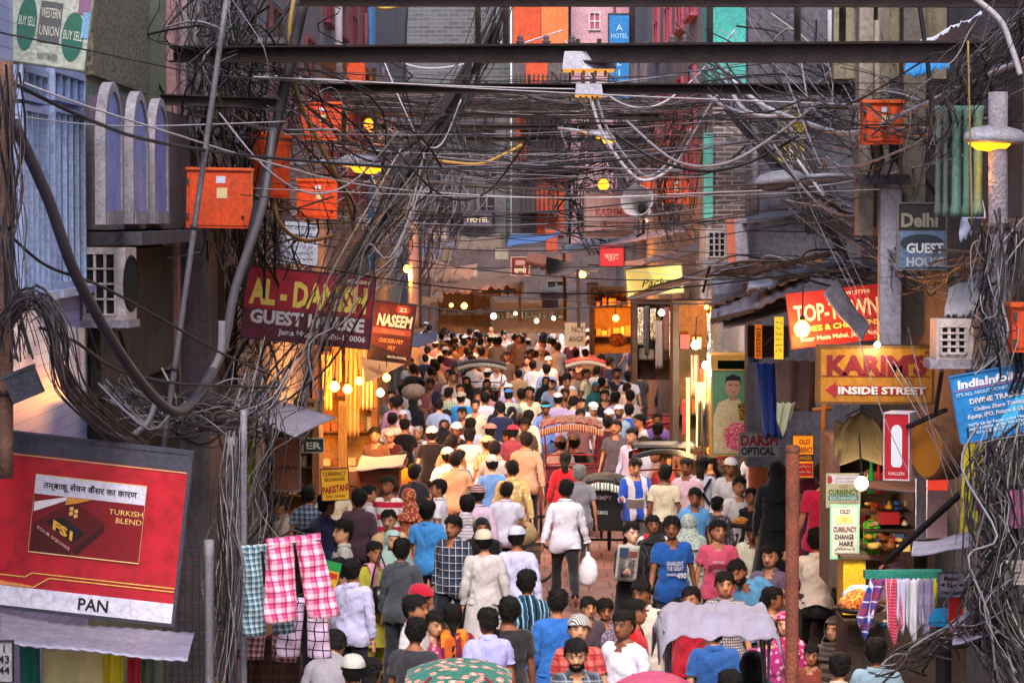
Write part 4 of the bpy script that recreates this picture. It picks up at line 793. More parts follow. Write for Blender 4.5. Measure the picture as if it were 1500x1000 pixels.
sheet('tin_roof', [(1335, 815, 20.4), (1432, 798, 20.0), (1422, 778, 21.3), (1338, 795, 21.5)], 'small lilac tin shade above the memory card sign', TIN_L, 'roof', 0, 0, .02, seed=11)
sheet('tin_roof', [(1395, 945, 19.6), (1465, 925, 19.3), (1460, 910, 20.2), (1398, 925, 20.4)], 'lowest bent tin strip under the wires at the right', TIN_L, 'roof', 0, 0, .02, seed=12)
sheet('canvas_awning', [(632, 420, 82), (765, 412, 80), (770, 392, 88), (628, 385, 88)], 'brown canvas awning over the warm lit far stalls', cloth('6a4c40'), 'awning', 0, 0, .18, rag=.25, seed=13)
sheet('canvas_awning', [(605, 402, 64), (690, 405, 70), (700, 388, 76), (612, 372, 68)], 'torn tan canvas behind the lone orange bulb', cloth('8a6a58'), 'awning', 0, 0, .12, rag=.15, seed=14)
sheet('blue_tarpaulin', [(742, 362, 76), (826, 344, 74), (822, 338, 80), (750, 340, 80)], 'blue tarpaulin sagging high over the far crowd', cloth('3a5f9a'), 'tarpaulin', 0, 0, .10, seed=15)
sheet('canvas_awning', [(800, 400, 76), (880, 392, 70), (885, 372, 76), (800, 378, 80)], 'dark canvas behind the bright yellow far bulb', cloth('4a3e40'), 'awning', 0, 0, .12, rag=.1, seed=16)
sheet('canvas_awning', [(535, 560, 43), (600, 528, 50), (598, 515, 52), (530, 525, 46)], 'glowing orange stall awning below the brown tilted sign', cloth('b07840'), 'awning', 0, 0, .05, seed=17)
sheet('blue_tarpaulin', [(596, 510, 60), (640, 500, 62), (640, 484, 64), (598, 488, 62)], 'low blue tarpaulin beside the far left crowd', cloth('3c4f78'), 'tarpaulin', 0, 0, .04, seed=18)
def hanging(name, px0, px1, py0, py1, Y, label, mat, folds=4, depth=.05, taper=1., cat_='cloth', skew=0., group=None, seed=0, point=0.):
    """cloth hanging from its top edge with vertical folds"""
    a = P((px0 + px1) / 2, py0, Y); w = (px1 - px0) * Y / FPX; h = (py1 - py0) * Y / FPX; q = random.Random(seed + px0); ph = q.uniform(0, 6)
    def fn(u, v):
        k = 1 + (taper - 1) * v; x = (u - .5) * w * k + skew * v * h; f = depth * (.35 + .65 * v) * math.sin(u * folds * 2 * math.pi + ph + 1.2 * v)
        return (x, f, -h * v * (1 - point * abs(u - .5) * 2) + .01 * math.sin(u * 20 + ph))
    o = MB().grid(fn, max(12, folds * 7), 12, .006).build(name, mat, None, True, loc=a); tag(o, label, cat_, group); return o
hanging('blue_tarp', 1108, 1150, 532, 642, 33, 'crumpled royal blue tarp hanging between the poster and the arrow sign', cloth('1f3f92'), 3, .07, .75, 'tarpaulin', skew=.05)
hanging('brown_tarp', 1136, 1198, 528, 602, 32, 'brown grey tarp flap with sticks beside the arrow sign', cloth('6a5450'), 2, .08, .9, 'tarpaulin')
hanging('pale_cloth', 1138, 1166, 590, 640, 31.5, 'pale green cloth corner dangling below the brown tarp', cloth('a8b8a0'), 2, .04, .7, skew=-.1, point=.5)
for k, (a, b, y0, y1, Y, c) in enumerate(((470, 486, 520, 600, 46, 'e8b040'), (496, 508, 588, 700, 42, 'f0a030'), (486, 500, 500, 560, 47, 'b88038'), (506, 526, 500, 640, 47.6, 'a8843c'), (527, 545, 505, 600, 47.2, '9a7a48'), (540, 552, 520, 600, 48, 'a86a3a'))):
    hanging('hanging_drape', a, b, y0, y1, Y, ['golden drape behind the leftmost big bulb', 'tall orange drape lit at the corner of the cloth shop', 'brown gold drape under the guest house sign', 'pale gold curtain strip between the shop bulbs', 'cream gold curtain by the inner shop bulbs', 'rust brown drape by the small brown sign'][k], cloth(c), 3, .04)
for k, (a, b, y0, y1, Y, c, lab) in enumerate(((1012, 1024, 520, 580, 44, 'b04a30', 'red striped cloth under the large white bulb'), (1018, 1034, 560, 600, 43.5, 'd8b860', 'yellow bundle of cloth above the grey trousers'), (1020, 1030, 585, 655, 43, '4a443c', 'grey trousers hanging in the garment shop'), (1033, 1044, 588, 655, 43, '3e3a34', 'second pair of dark trousers hanging by the poster'),
                                         (1100, 1112, 480, 530, 36.5, '2a5aa8', 'blue plastic strips hanging at the roof edge'), (996, 1006, 500, 560, 47, '8a3a34', 'maroon cloth hanging by the green pillar'), (1026, 1036, 540, 575, 44, 'c85a30', 'orange cloth strips near the vertical tube light'), (960, 970, 470, 540, 53, '6a5a58', 'dull cloth hanging under the white bulb'), (1000, 1006, 585, 640, 44, 'b03028', 'narrow red cloth at the foot of the shop'))):
    hanging('hanging_garment', a, b, y0, y1, Y, lab, cloth(c, 'vstripe', 'd0a880', .08) if k in (0, 6) else cloth(c), 2, .04, cat_='garment')
def block(name, px0, py0, px1, py1, Y, d, label, mat, cat_, group=None, parts=None):
    a, b = P(px0, py1, Y), P(px1, py0, Y); r = empty(name, ((a.x + b.x) / 2, Y, a.z)); tag(r, label, cat_, group); w, h = (b.x - a.x), (b.z - a.z)
    MB().box((-w / 2, 0, 0), (w / 2, d, h)).build('body', mat, r); return r, w, h
# shop fronts on the ground floor: lit interiors with jambs and shelves
def shopfront(px0, px1, py0, py1, Y, label, back, jamb, shelves=3, goods=(), gl='goods'):
    a, b = P(px0, py1, Y), P(px1, py0, Y); r = empty('market_shop', ((a.x + b.x) / 2, Y, a.z)); tag(r, label, 'shop'); w, h = b.x - a.x, b.z - a.z
    MB().box((-w / 2, .9, 0), (w / 2, .95, h)).build('back_wall', back, r)
    for s in (-1, 1): MB().box((s * w / 2 - .05, 0, 0), (s * w / 2 + .05, .9, h)).build('jamb', jamb, r)
    MB().box((-w / 2 + .051, 0, h - .08), (w / 2 - .051, .9, h)).build('lintel', jamb, r)
    for k in range(shelves): zz = h * (k + .6) / (shelves + .4); MB().box((-w / 2 + .052, .55, zz), (w / 2 - .052, .89, zz + .03)).build('shelf', jamb, r)
    q = random.Random(int(px0)); 
    for k in range(shelves):
        zz = h * (k + .6) / (shelves + .4) + .032; x = -w / 2 + .1
        while x < w / 2 - .15:
            ww = q.uniform(.06, .16); hh = q.uniform(.10, .24); MB().box((x, .6, zz), (x + ww, .8, zz + hh)).build('shelf_item', plain(q.choice(goods or ('c8a050', 'a03a30', 'd8c890', '4a6a8a', '7a4a30', 'e0b060')), .5), r); x += ww + q.uniform(.015, .06)
    return r
shopfront(462, 548, 492, 720, 49, 'glowing yellow cloth shop under the small brown sign', surf('c89a50', 'a07838', 2, .8), surf('8a5a30', '5c3a1e', 4, .7), 4, ('e8b040', 'd88a30', 'c8682a', 'f0d080', 'a85a28'))
shopfront(365, 462, 615, 800, 41.5, 'lit counter shop with wooden shelves behind the checked trousers', surf('b07c40', '7c5428', 2, .8), surf('7a4a24', '4c2e16', 4, .7), 4, ('e0b050', 'c88030', '8a4a20', 'd8c080'))
shopfront(990, 1046, 440, 668, 46, 'bright garment shop hung with cloth under the white bulbs', surf('7a5c3a', '54402a', 2, .8), surf('4a3a2c', '30251c', 3, .7), 2, ('c05a30', 'd8b060', '8a3028', 'e8d8a8'))
shopfront(1046, 1112, 520, 670, 42.5, 'lit shop recess holding the tall fashion poster', surf('5a8a68', '44705a', 2, .8), surf('b88a40', '8a6428', 3, .6), 2)
shopfront(930, 992, 440, 560, 56, 'crowded far stall hung with small shiny goods', surf('5a4a3c', '3a3028', 3, .8), WOOD, 2, ('8a8488', 'c8b890', '5a4a40', 'a89a88', '3a3430'))
shopfront(640, 720, 425, 490, 92, 'warm orange lit stall behind the far crowd', surf('8a5c34', '5e3c20', 1, .8), WOOD, 1, ('5a4438', '8a6a50', '6a3a2c'))
shopfront(722, 832, 440, 490, 94, 'dim stall with hanging lamps at the street end', surf('8a6248', '5f4232', 1, .8), WOOD, 1, ('5a4438', '8a6a50', '4a3028'))
shopfront(868, 932, 420, 520, 62, 'yellow lit fruit stall at the right behind the skullcaps', surf('8a6a3c', '5e4626', 2, .8), surf('5c4026', '3c2816', 3, .7), 2, ('d87a28', 'c8a040', '8a5a2c', 'e0b860'))
# right-hand currency and gift stall
shopfront(1222, 1332, 640, 860, 27.6, 'bright gift stall behind the currency placards', surf('8a6a48', '5c4630', 2, .8), surf('6a5a54', '443a36', 4, .7), 4, ('d8a030', 'c8281e', '2f8a3a', 'e0c878', '8a5028', 'f0d890', '3a4a9a'))
r, w, h = block('yellow_counter', 1235, 818, 1268, 900, 25.6, .5, 'bright yellow counter box below the tall green placard', surf('d8a818', 'b88a10', 3, .5), 'counter')
MB().box((-w / 2 - .03, -.04, h), (w / 2 + .03, .54, h + .03)).build('top', WOOD, r)
r, w, h = block('stall_table', 1240, 915, 1440, 1190, 25.2, .9, 'low stall table heaped with wares at the lower right', surf('4a3a30', '30241d', 4, .8), 'table')
CN = {'8a2a20': 'maroon', 'c8b898': 'beige', '3a3a42': 'slate', 'b0a8a0': 'grey', '5a4a3a': 'brown', 'd8c8a0': 'cream', '2a5a8a': 'blue', 'c05a20': 'orange', 'd8a030': 'gold', 'c8281e': 'red', 'e8c060': 'yellow', '8a4a20': 'tan', 'c8b820': 'lime', '2a8a6a': 'teal', 'c82a4a': 'crimson', 'e0d8a0': 'ivory', '4a8a2a': 'green', 'd8722a': 'orange'}
def pile(name, label, px, py, Y, n, spread, cols, cat_='goods', group='small wares', size=.05, box=False):
    q = random.Random(px)
    for k in range(n):
        p = P(px + q.uniform(-spread, spread), py + q.uniform(-3, 5), Y + q.uniform(-.2, .2)); s = size * q.uniform(.6, 1.4); typ = 1 if box else q.randrange(3); cc = q.choice(cols); mb = MB()
        if typ == 0: mb.lathe([(s * .7, 0), (s, s * .3), (s * .9, s), (s * .4, s * 1.3), (s * .35, s * 1.7)], 10)
        elif typ == 1: mb.box((-s, -s * .6, 0), (s, s * .6, s * .9), s * .06)
        else: mb.lathe([(s * .1, 0), (s * .8, s * .1), (s, s * .5), (s * .7, s * .9), (s * .1, s)], 10)
        o = mb.build(name, plain(cc, .45), None, typ != 1, loc=p); o.rotation_euler.z = q.uniform(0, 3); tag(o, label.replace('#', CN.get(cc, 'pale') + ('' if typ else ' jar')), cat_, group)
pile('gift_item', 'small # trinket heaped on the low right stall table', 1335, 918, 25.4, 30, 80, ('8a2a20', 'c8b898', '3a3a42', 'b0a8a0', '5a4a3a', 'd8c8a0', '2a5a8a', 'c05a20'), 'trinket', 'wares on the low right stall', .055)
pile('shop_item', 'small # trinket on the lit gift stall counter', 1290, 802, 26.4, 16, 34, ('d8a030', 'c8281e', 'e8c060', '8a4a20'), 'trinket', 'wares on the gift stall counter', .045)
for k, (px, c, lab) in enumerate(((1276, '2f8a3a', 'green bottle standing on the gift stall shelf'), (1287, 'b02020', 'red bottle standing on the gift stall shelf'))):
    o = MB().lathe([(.035, 0), (.04, .03), (.038, .16), (.014, .22), (.014, .28), (.018, .285), (.018, .31)], 12).build('bottle', plain(c, .2), None, True, loc=P(px, 722, 26.6)); tag(o, lab, 'bottle')
for k in range(2):
    o = MB().lathe([(.045, 0), (.05, .02), (.05, .3), (.03, .32)], 12).build('green_tube', plain('5ac81e', .35), None, True, loc=P(1272 + k * 10, 812, 26.5)); tag(o, ('bright green canister on the gift stall' if k == 0 else 'bright green canister nearer the gift stall keeper'), 'canister')
r, w, h = block('red_gift_case', 1288, 750, 1318, 768, 26.3, .2, 'small red display case on the gift stall shelf', plain('b8141c', .4), 'case')
# striped food heap and blue cover on the yellow counter
o = MB().lathe([(.02, .16), (.10, .13), (.17, .06), (.19, 0)], 18).build('orange_heap', cloth('c85a20', 'camo', 'e8a040', .03, '7a2a10'), None, True, loc=P(1258, 888, 25)); tag(o, 'heap of orange sweets on the yellow counter', 'food')
o = MB().lathe([(.0, .10), (.08, .09), (.15, .03), (.17, 0)], 16).build('blue_cover', cloth('7ab0d8', 'vstripe', 'e0e8f0', .05), None, True, loc=P(1260, 872, 25.2)); tag(o, 'pale blue cloth cover above the orange sweets', 'cloth')
o = MB().lathe([(.12, 0), (.2, .02), (.23, .05)], 18).build('sweet_tray', plain('2a2422', .5), None, True, loc=P(1258, 897, 25)); tag(o, 'dark round tray under the orange sweets', 'tray')
# rail of scarves
r = empty('scarf_rail', P(1323, 843, 22.4)); tag(r, 'green cloth covered rail holding the hanging scarves', 'rail')
MB().box((-.31, -.04, -.02), (.31, .06, .045), .006).build('bar', surf('1f7a6a', '145a4e', 5, .8), r)
for k in range(10): MB().box((-.28 + k * .06, -.05, -.05), (-.26 + k * .06, -.02, -.02)).build('peg', plain('1a6a8a' if k % 2 else '2a2a2a'), r)
for a, b, y1, c, sk, lab in ((1276, 1298, 938, cloth('24388a', 'plaid', '8a2a4a', .12, 'd8d0e0'), -.22, 'blue red and white patterned scarf at the end of the rail'), (1296, 1316, 950, cloth('b01c48', 'grid', 'e8a0b0', .025), .05, 'crimson dotted scarf hanging on the green rail'), (1314, 1330, 930, cloth('b8b8d4'), .0, 'plain pale lilac scarf next to the crimson one'), (1326, 1348, 945, cloth('a8a8b4', 'vstripe', 'c8c8d0', .1), .03, 'grey white scarf hanging to a point on the rail'), (1346, 1368, 938, cloth('7c7090', 'hstripe', '8c80a0', .2), .0, 'dusky purple scarf at the right of the rail')):
    hanging('hanging_scarf', a, b, 848, y1, 22.3, lab, c, 2, .035, 1.15, 'scarf', sk, 'scarves on the green rail', point=.35)
hanging('yellow_shirt', 1345, 1375, 842, 890, 22.7, 'fluorescent yellow garment behind the purple scarf', cloth('e0e020'), 2, .03, 1., 'garment')
o = MB().lathe([(.0, .13), (.06, .125), (.10, .09), (.115, .04), (.12, 0), (.105, -.002)], 18).build('blue_hat', cloth('2a9ad0'), None, True, loc=P(1382, 915, 21.6)); tag(o, 'bright blue cap displayed beside the red phone board', 'hat')
o = MB().tube([P(1382, 918, 21.6), P(1382, 1000, 21.6)], .06, 8).build('hat_stand', DARK); tag(o, 'dark stand below the bright blue cap', 'stand')
# brown jumper on a hanger under the arrow sign
r = empty('brown_jumper', P(1262, 602, 25.4)); r.scale = (.68, .68, .68); tag(r, 'brown jumper on a black hanger below the yellow arrow sign', 'garment')
mb = MB(); mb.grid(lambda u, v: ((u - .5) * (.30 + .28 * min(1, v * 3.5)), .03 * math.sin(u * 9 + v * 3), -.10 * abs(u - .5) * 2 - .62 * v), 16, 12, .03); mb.build('body', cloth('5c4a2c'), r, True)
for s in (-1, 1): MB().grid(lambda u, v: (s * (.24 + .10 * u + .03 * v), .05 + .02 * math.sin(v * 8), -.16 - .46 * v + .05 * u), 4, 10, .02).build('sleeve', cloth('5c4a2c'), r, True)
MB().tube([(-.2, 0, -.06), (0, 0, .04), (.2, 0, -.06)], .012, 6).build('hanger', plain('1a1a20'), r); MB().tube([(0, 0, .04), (.0, 0, .1), (.03, 0, .13)], .006, 6).build('hook', STEEL, r)
hanging('brown_curtain', 1228, 1296, 660, 705, 28.2, 'dark brown cloth hanging behind the dazzling bare bulb', cloth('4a3626'), 3, .05, 1.1)
# shawl-covered awning pole and bamboo by the arrow sign
o = MB().tube([P(1207, 590, 29), P(1205, 660, 29)], .03, 8).build('bamboo_post', surf('9a6a30', '704a20', 6, .6), None, True); tag(o, 'short bamboo post below the brown tarp', 'post')
o = MB().tube([P(1190, 600, 29), P(1218, 597, 29)], .022, 8).build('bamboo_rail', surf('9a6a30', '704a20', 6, .6), None, True); tag(o, 'short bamboo rail lashed across the bamboo post', 'rail')
# checked trousers hanging on the left stall
def trousers(px, py, Y, w, h, label, mat, roll=0., legs=.5, waist=1.):
    """pair of loose trousers hung by the waistband"""
    m = Y / FPX; W, H = w * m, h * m; r = empty('checked_trousers', P(px, py, Y)); tag(r, label, 'trousers', 'checked trousers hung on the stall'); r.rotation_euler = (0, R(roll), 0)
    for s in (-1, 1):
        def fn(u, v, s=s):
            x0 = 0 if v < .28 else .02 * (v - .28); xa = s * (x0 * W + .01); xb = s * W * (.40 + .14 * v)
            q = u; x = xa + (xb - xa) * (.5 - .5 * math.cos(q * math.pi)); y = -.06 * math.sin(q * math.pi) - .012 * math.sin(v * 17 + q * 6)
            return (x + s * .05 * W * v, y, -H * v)
        mb = MB(); mb.grid(fn, 14, 16, .006); mb.build('leg', mat, r, True)
    MB().box((-W * .42, -.05, -.03), (W * .42, -.02, .02), .006).build('waistband', mat, r); MB().tube([(-W * .3, -.03, .0), (0, -.03, .07), (W * .3, -.03, 0)], .008, 5).build('hanger', plain('14141a'), r); MB().tube([(0, -.03, .07), (.02, -.03, .12)], .005, 5).build('hook', STEEL, r)
trousers(398, 862, 22.9, 76, 105, 'crimson and purple small checked trousers behind the pink pair', cloth('6a3a4c', 'plaid', 'c09aa4', .05, '30161e'), 4)
trousers(448, 878, 22.8, 72, 84, 'white trousers with a thin dark window check below the pink pair', cloth('d4bcd8', 'grid', '2c1e30', .075), 3)
trousers(383, 800, 22.3, 66, 130, 'teal and navy checked trousers hanging leftmost on the stall', cloth('3f6a7c', 'plaid', 'b8c8d0', .045, '1c2c48'), -5)
trousers(430, 788, 22.0, 96, 120, 'bright pink plaid trousers hanging in front of the stall', cloth('d84a80', 'plaid', 'f0c8d8', .085, '6a1c48'), -6)
hanging('brown_checked_cloth', 362, 440, 930, 1010, 23.2, 'brown checked cloth behind the hanging trousers', cloth('4a2c20', 'check', '2c1a14', .08), 3, .04)
hanging('fluorescent_strip', 356, 372, 622, 720, 31.5, 'fluorescent yellow green door strip behind the wires on the left', plain('b8d020'), 1, .01, cat_='curtain')
# sacks, cart and bundles
SACK = surf('b09a70', '7a6848', 9, .95, bumps=.9, bscale=45)
def sack(px, py, Y, w, h, label, mat=None, cat_='sack'):
    m = Y / FPX; a, c = w * m / 2, h * m; q = random.Random(px); mb = MB(); n = 20; rows = 9; vs = []
    for i in range(rows + 1):
        t = i / rows; k = math.sin(math.pi * (.06 + .88 * t)) ** .55
        for j in range(n):
            an = 2 * math.pi * j / n; wob = 1 + .07 * math.sin(an * 3 + t * 5 + px) + .04 * math.sin(an * 7 + t * 9); vs.append((a * k * math.cos(an) * wob, a * .7 * k * math.sin(an) * wob, c * t))
    mb.add(vs, [(i * n + j, i * n + (j + 1) % n, (i + 1) * n + (j + 1) % n, (i + 1) * n + j) for i in range(rows) for j in range(n)] + [tuple(range(n)), tuple(rows * n + j for j in range(n))])
    p = P(px, py, Y); o = mb.build('sack', mat or SACK, None, True, loc=p); tag(o, label, cat_); return o
sack(730, 802, 41.4, 60, 34, 'bulging jute sack at the back of the loaded cart'); sack(768, 800, 41.2, 40, 36, 'rounder jute sack on the right of the loaded cart')
sack(905, 508, 60, 26, 20, 'orange tied bundle on the far right stall', cloth('d06a20', 'camo', 'a84a18', .08, 'e88a3a'), 'bundle')
def basket(px, py, Y, rad, label, col='c8702a', cat_='tray'):
    r = empty('round_tray', P(px, py, Y)); tag(r, label, cat_); MB().lathe([(rad * .8, 0), (rad, .06), (rad * .98, .07), (rad * .78, .01)], 18).build('tray', WOOD, r, True)
    MB().lathe([(rad * .85, .05), (rad * .6, .11), (rad * .2, .14), (.01, .145)], 18).build('contents', cloth(col, 'camo', 'e0a050', .04, '8a3a18'), r, True)
basket(562, 690, 44, .33, 'tray of orange snacks on the left handcart'); basket(1086, 772, 38.4, .17, 'orange checked bundle held by the seated woman in black', 'd88a30', 'bundle')
r, w, h = block('hand_cart', 505, 690, 585, 740, 43.5, .8, 'low wooden handcart loaded with trays on the left side', surf('6a4a3c', '4a3028', 4, .8), 'cart')
for s in (-1, 1): MB().lathe([(.24, -.02), (.27, -.02), (.27, .02), (.24, .02)], 20, (s * w * .4, -.06, .05), 'y', cap=False).build('wheel', plain('1c1a1c'), r)
sheet('grey_cover', [(520, 690, 43.2), (590, 682, 43.2), (596, 665, 44.4), (530, 668, 44.4)], 'grey plastic cover lying on the left handcart', cloth('6a6a7c'), 'cover', 0, 0, .03, seed=30)
# seated customers' stool and counter edge on the right
r = empty('stool', P(1196, 865, depth_at(905, 0) + 3)); 
r.location = (P(1196, 865, 29.5).x, 29.5, .67); tag(r, 'metal stool under the person in the cream shirt', 'stool'); zt = P(1196, 866, 29.5).z - .67
MB().box((-.2, -.18, zt - .04), (.2, .18, zt)).build('seat', STEEL, r)
for sx in (-1, 1):
    for sy in (-1, 1): MB().tube([(sx * .17, sy * .15, zt - .04), (sx * .19, sy * .17, 0)], .014, 6).build('leg', STEEL, r)
r, w, h = block('brown_cupboard', 1098, 664, 1126, 815, 43.5, .3, 'plain brown cupboard side behind the seated person', surf('8a4a36', '6a3628', 3, .7), 'cupboard')
# foreground rusty pipe and other posts
r = empty('rusty_pipe', (P(1161, 700, 15).x, 15, 0)); tag(r, 'tall rusty brown pipe standing close to the camera', 'pipe'); zt = P(1161, 653, 15).z
MB().lathe([(.036, 0), (.036, zt), (.03, zt + .004), (.03, zt - .06)], 20, cap=False).build('shaft', surf('7c3e28', '4c2418', 7, .6, .1, bumps=.6, bscale=60, streak=.4), r, True); MB().lathe([(.04, zt - .03), (.04, zt - .018)], 20, cap=False).build('collar', surf('5a3a30', '3c241c', 6, .7), r, True)
def post(px0, py0, px1, py1, Y, rad, label, mat, name='pole', n=10, bands=()):
    a, b = P(px0, py0, Y), P(px1, py1, Y); r = empty(name, b); tag(r, label, 'pole'); d = a - b
    MB().tube([d * (i / 10) for i in range(11)], rad, n).build('shaft', mat, r, True)
    for t in bands: MB().tube([d * t, d * (t + .012)], rad * 1.25, n).build('band', STEEL, r, True)
    return r
post(1462, 135, 1462, 1050, 21.0, .072, 'stout concrete pole wrapped with cables at the right', surf('8a8490', '645e6a', 5, .9, bumps=.6, bscale=40), 'concrete_pole', 16, (.15, .42, .55, .78))
post(8, 90, 8, 700, 19.8, .055, 'peeling brick coloured pole at the left edge', surf('7a5a4c', '4a3830', 6, .9, bumps=.8), 'concrete_pole', 12, (.2, .6))
post(357, 600, 357, 1050, 22.6, .028, 'slim white grey pipe post beside the checked trousers', surf('7c7a84', '5c5a64', 5, .6), 'pipe_post', 8)
post(306, 790, 306, 1050, 21.8, .04, 'pale square post beside the wire mesh grille', surf('807e88', '62606a', 5, .7), 'pipe_post', 4)
post(340, 640, 340, 1050, 22.8, .05, 'dark grey post at the corner of the left stall', surf('6a6870', '4a4850', 5, .7), 'pipe_post', 6)
post(605, 325, 607, 480, 52, .09, 'pink lit square post behind the lone orange bulb', surf('b07a68', '8a5a4c', 4, .8), 'pipe_post', 4)
post(616, 340, 616, 480, 51.5, .03, 'thin dark post beside the pink lit one', RUST, 'pipe_post', 6)
o = post(1418, 60, 1424, 330, 20.2, .008, 'thin bamboo stick hanging in front of the green pipes', surf('8a7440', '62522c', 8, .7), 'bamboo_stick', 6)
post(333, -10, 236, 680, 24.5, .026, 'long leaning light grey conduit crossing the big orange box', surf('65636c', '45434c', 4, .6, .2), 'leaning_conduit', 10, (.2, .5))
post(448, -10, 352, 420, 29.5, .058, 'thick black leaning trunk of bundled cable', surf('2c2a30', '1a191d', 5, .7), 'leaning_cable_pole', 10, (.3, .7))
# wire mesh grille at lower left
r = empty('wire_grille', P(282, 900, 22.4)); tag(r, 'rusty wire mesh grille beside the tilted billboard', 'grille')
for k in range(9): MB().tube([(-.22 + k * .055, 0, -.6), (-.22 + k * .055, 0, .55)], .004, 4).build('wire', RUST, r)
for k in range(16): MB().tube([(-.24, .006, -.55 + k * .07), (.24, .006, -.55 + k * .07)], .004, 4).build('wire', RUST, r)
# white rag bundles in the upper right and right middle
for k, (c0, lab, m) in enumerate(((((1348, 60, 24), (1440, 12, 23.5), (1425, 52, 24), (1352, 58, 24.4)), 'white printed plastic sheet caught in the cables at the top right', cloth('b8bcd0')), (((1325, 105, 25), (1392, 92, 24.6), (1385, 72, 25), (1330, 78, 25.4)), 'bright blue rag hanging under the top right girder', cloth('1e78b8')), (((1405, 345, 21.8), (1445, 320, 21.6), (1440, 290, 21.8), (1412, 310, 22)), 'white blue cloth draped beside the green pipes', cloth('c0c8e0')), (((1384, 460, 22), (1445, 440, 21.8), (1442, 385, 22.4), (1390, 420, 22.6)), 'grey plastic sheet bundled behind the wrapped pole', cloth('8a8890')), (((1178, 392, 31), (1204, 386, 31), (1206, 372, 31.5), (1182, 378, 31.5)), 'small yellow and pink rag on the tin roof', cloth('d89a20')))):
    sheet('plastic_rag', list(c0), lab, m, 'rag', 0, 0, .06, rag=.06, seed=40 + k)
# dark junction box at the left edge
r = empty('junction_box', P(35, 563, 19.6)); tag(r, 'dark grey junction box wedged in the cable coil at the left', 'box'); r.rotation_euler = (0, R(-22), 0); MB().box((-.11, -.05, -.10), (.11, .05, .10)).build('case', surf('3e4250', '2c2f3a', 4, .5), r); MB().box((-.118, -.06, .085), (.118, .055, .108)).build('lid', surf('3e4250', '2c2f3a', 4, .5), r)
# loose planks and bent irons at lower right
for k, (p, q, lab) in enumerate((((1395, 920, 20), (1478, 848, 19.6), 'long pale plank propped diagonally at the lower right'), ((1330, 625, 24), (1385, 600, 23.6), 'grey iron stub above the round drum sign'), ((1300, 820, 23), (1432, 700, 21.6), 'dark flat iron crossing behind the memory card sign'))):
    o = MB().beam(P(*p), P(*q), .05, .03).build('plank' if k == 0 else 'iron_bar', TIN_L if k == 0 else DIRON); tag(o, lab, 'plank' if k == 0 else 'bar')
# tall narrow boards beside the drum sign
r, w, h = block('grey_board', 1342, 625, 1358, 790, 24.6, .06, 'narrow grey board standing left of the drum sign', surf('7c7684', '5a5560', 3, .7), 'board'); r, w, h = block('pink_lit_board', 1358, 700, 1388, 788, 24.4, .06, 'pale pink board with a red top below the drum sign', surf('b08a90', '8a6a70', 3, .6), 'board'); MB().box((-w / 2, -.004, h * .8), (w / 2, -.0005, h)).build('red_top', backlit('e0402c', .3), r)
o = MB().tube([P(1290, 700, 27), P(1335, 700, 26.5)], .02, 6).build('stall_beam', WOOD); tag(o, 'thin beam at the top of the gift stall opening', 'beam')
sheet('slatted_shade', [(1262, 716, 26.2), (1345, 722, 25.6), (1345, 696, 27.0), (1266, 692, 27.2)], 'dark slatted shade folded over the gift stall', TIN_D, 'awning', 7, .01, 0, along='v', seed=60)
r, w, h = block('loaded_cart', 706, 806, 792, 826, 41.0, .9, 'flat wooden cart carrying the jute sacks', WOOD, 'cart')
for s_ in (-1, 1): MB().lathe([(.26, -.02), (.30, -.02), (.30, .02), (.26, .02)], 22, (s_ * w * .42, -.05, .02), 'y', cap=False).build('wheel', plain('1c1a1c'), r)
for k, (x0, x1, y0, y1, Y, c, lab) in enumerate(((612, 668, 372, 352, 84, '5a5a78', 'faded violet cloth shade on the far left house'), (668, 735, 362, 340, 90, '6a5a50', 'brown cloth shade under the lavender house windows'), (770, 838, 386, 366, 82, '7a4a3c', 'russet cloth shade before the orange house'), (700, 770, 428, 412, 88, '8a7050', 'ochre cloth shade low over the far stalls'), (790, 850, 430, 412, 84, '4a4a52', 'slate cloth shade low over the far stalls'), (640, 700, 402, 388, 78, '9a8a80', 'pale canvas flap beside the far warm bulbs'), (848, 905, 352, 336, 66, '6a6a78', 'grey cloth shade under the faded red lettered sign'), (600, 650, 440, 425, 74, '7a5a40', 'tan cloth shade behind the far left crowd'))):
    sheet('cloth_shade', [(x0, y0, Y - 1.5), (x1, y0 - 5, Y - 1.5), (x1 - 3, y1, Y), (x0 + 3, y1 + 3, Y)], lab, cloth(c), 'awning', 0, 0, .15, rag=.2, seed=80 + k)
for k, (x, y, w, h, Y, c, t, lab) in enumerate(((640, 345, 34, 22, 80, '8a8494', 'CLOTH HOUSE', 'grey lilac far shop board with tiny letters'), (700, 322, 40, 18, 95, '5c4a6a', 'HOTEL', 'violet far hotel board under the far wires'), (808, 352, 18, 34, 86, 'c85a40', '', 'upright coral board beside the far blue tarpaulin'), (735, 372, 20, 16, 84, 'a8a090', '', 'small cream board beside the little maroon sign'), (806, 440, 22, 20, 80, '3a4a8a', '', 'small blue board low at the far right'), (655, 372, 16, 20, 76, '7a7060', '', 'small drab board over the torn tan canvas'), (868, 430, 14, 30, 66, 'a86a30', '', 'narrow amber board beside the tall yellow lit one'))):
    b = Board('far_sign', x, y, w, h, Y, lab, surf(c, None, 3, .6, streak=.3), thick=.06, frame=surf('5a5058', '3c343a', 3, .7), fw=1)
    if t: b.txt(t, 0, 0, h * .35, CREAM, w * .8, .03)
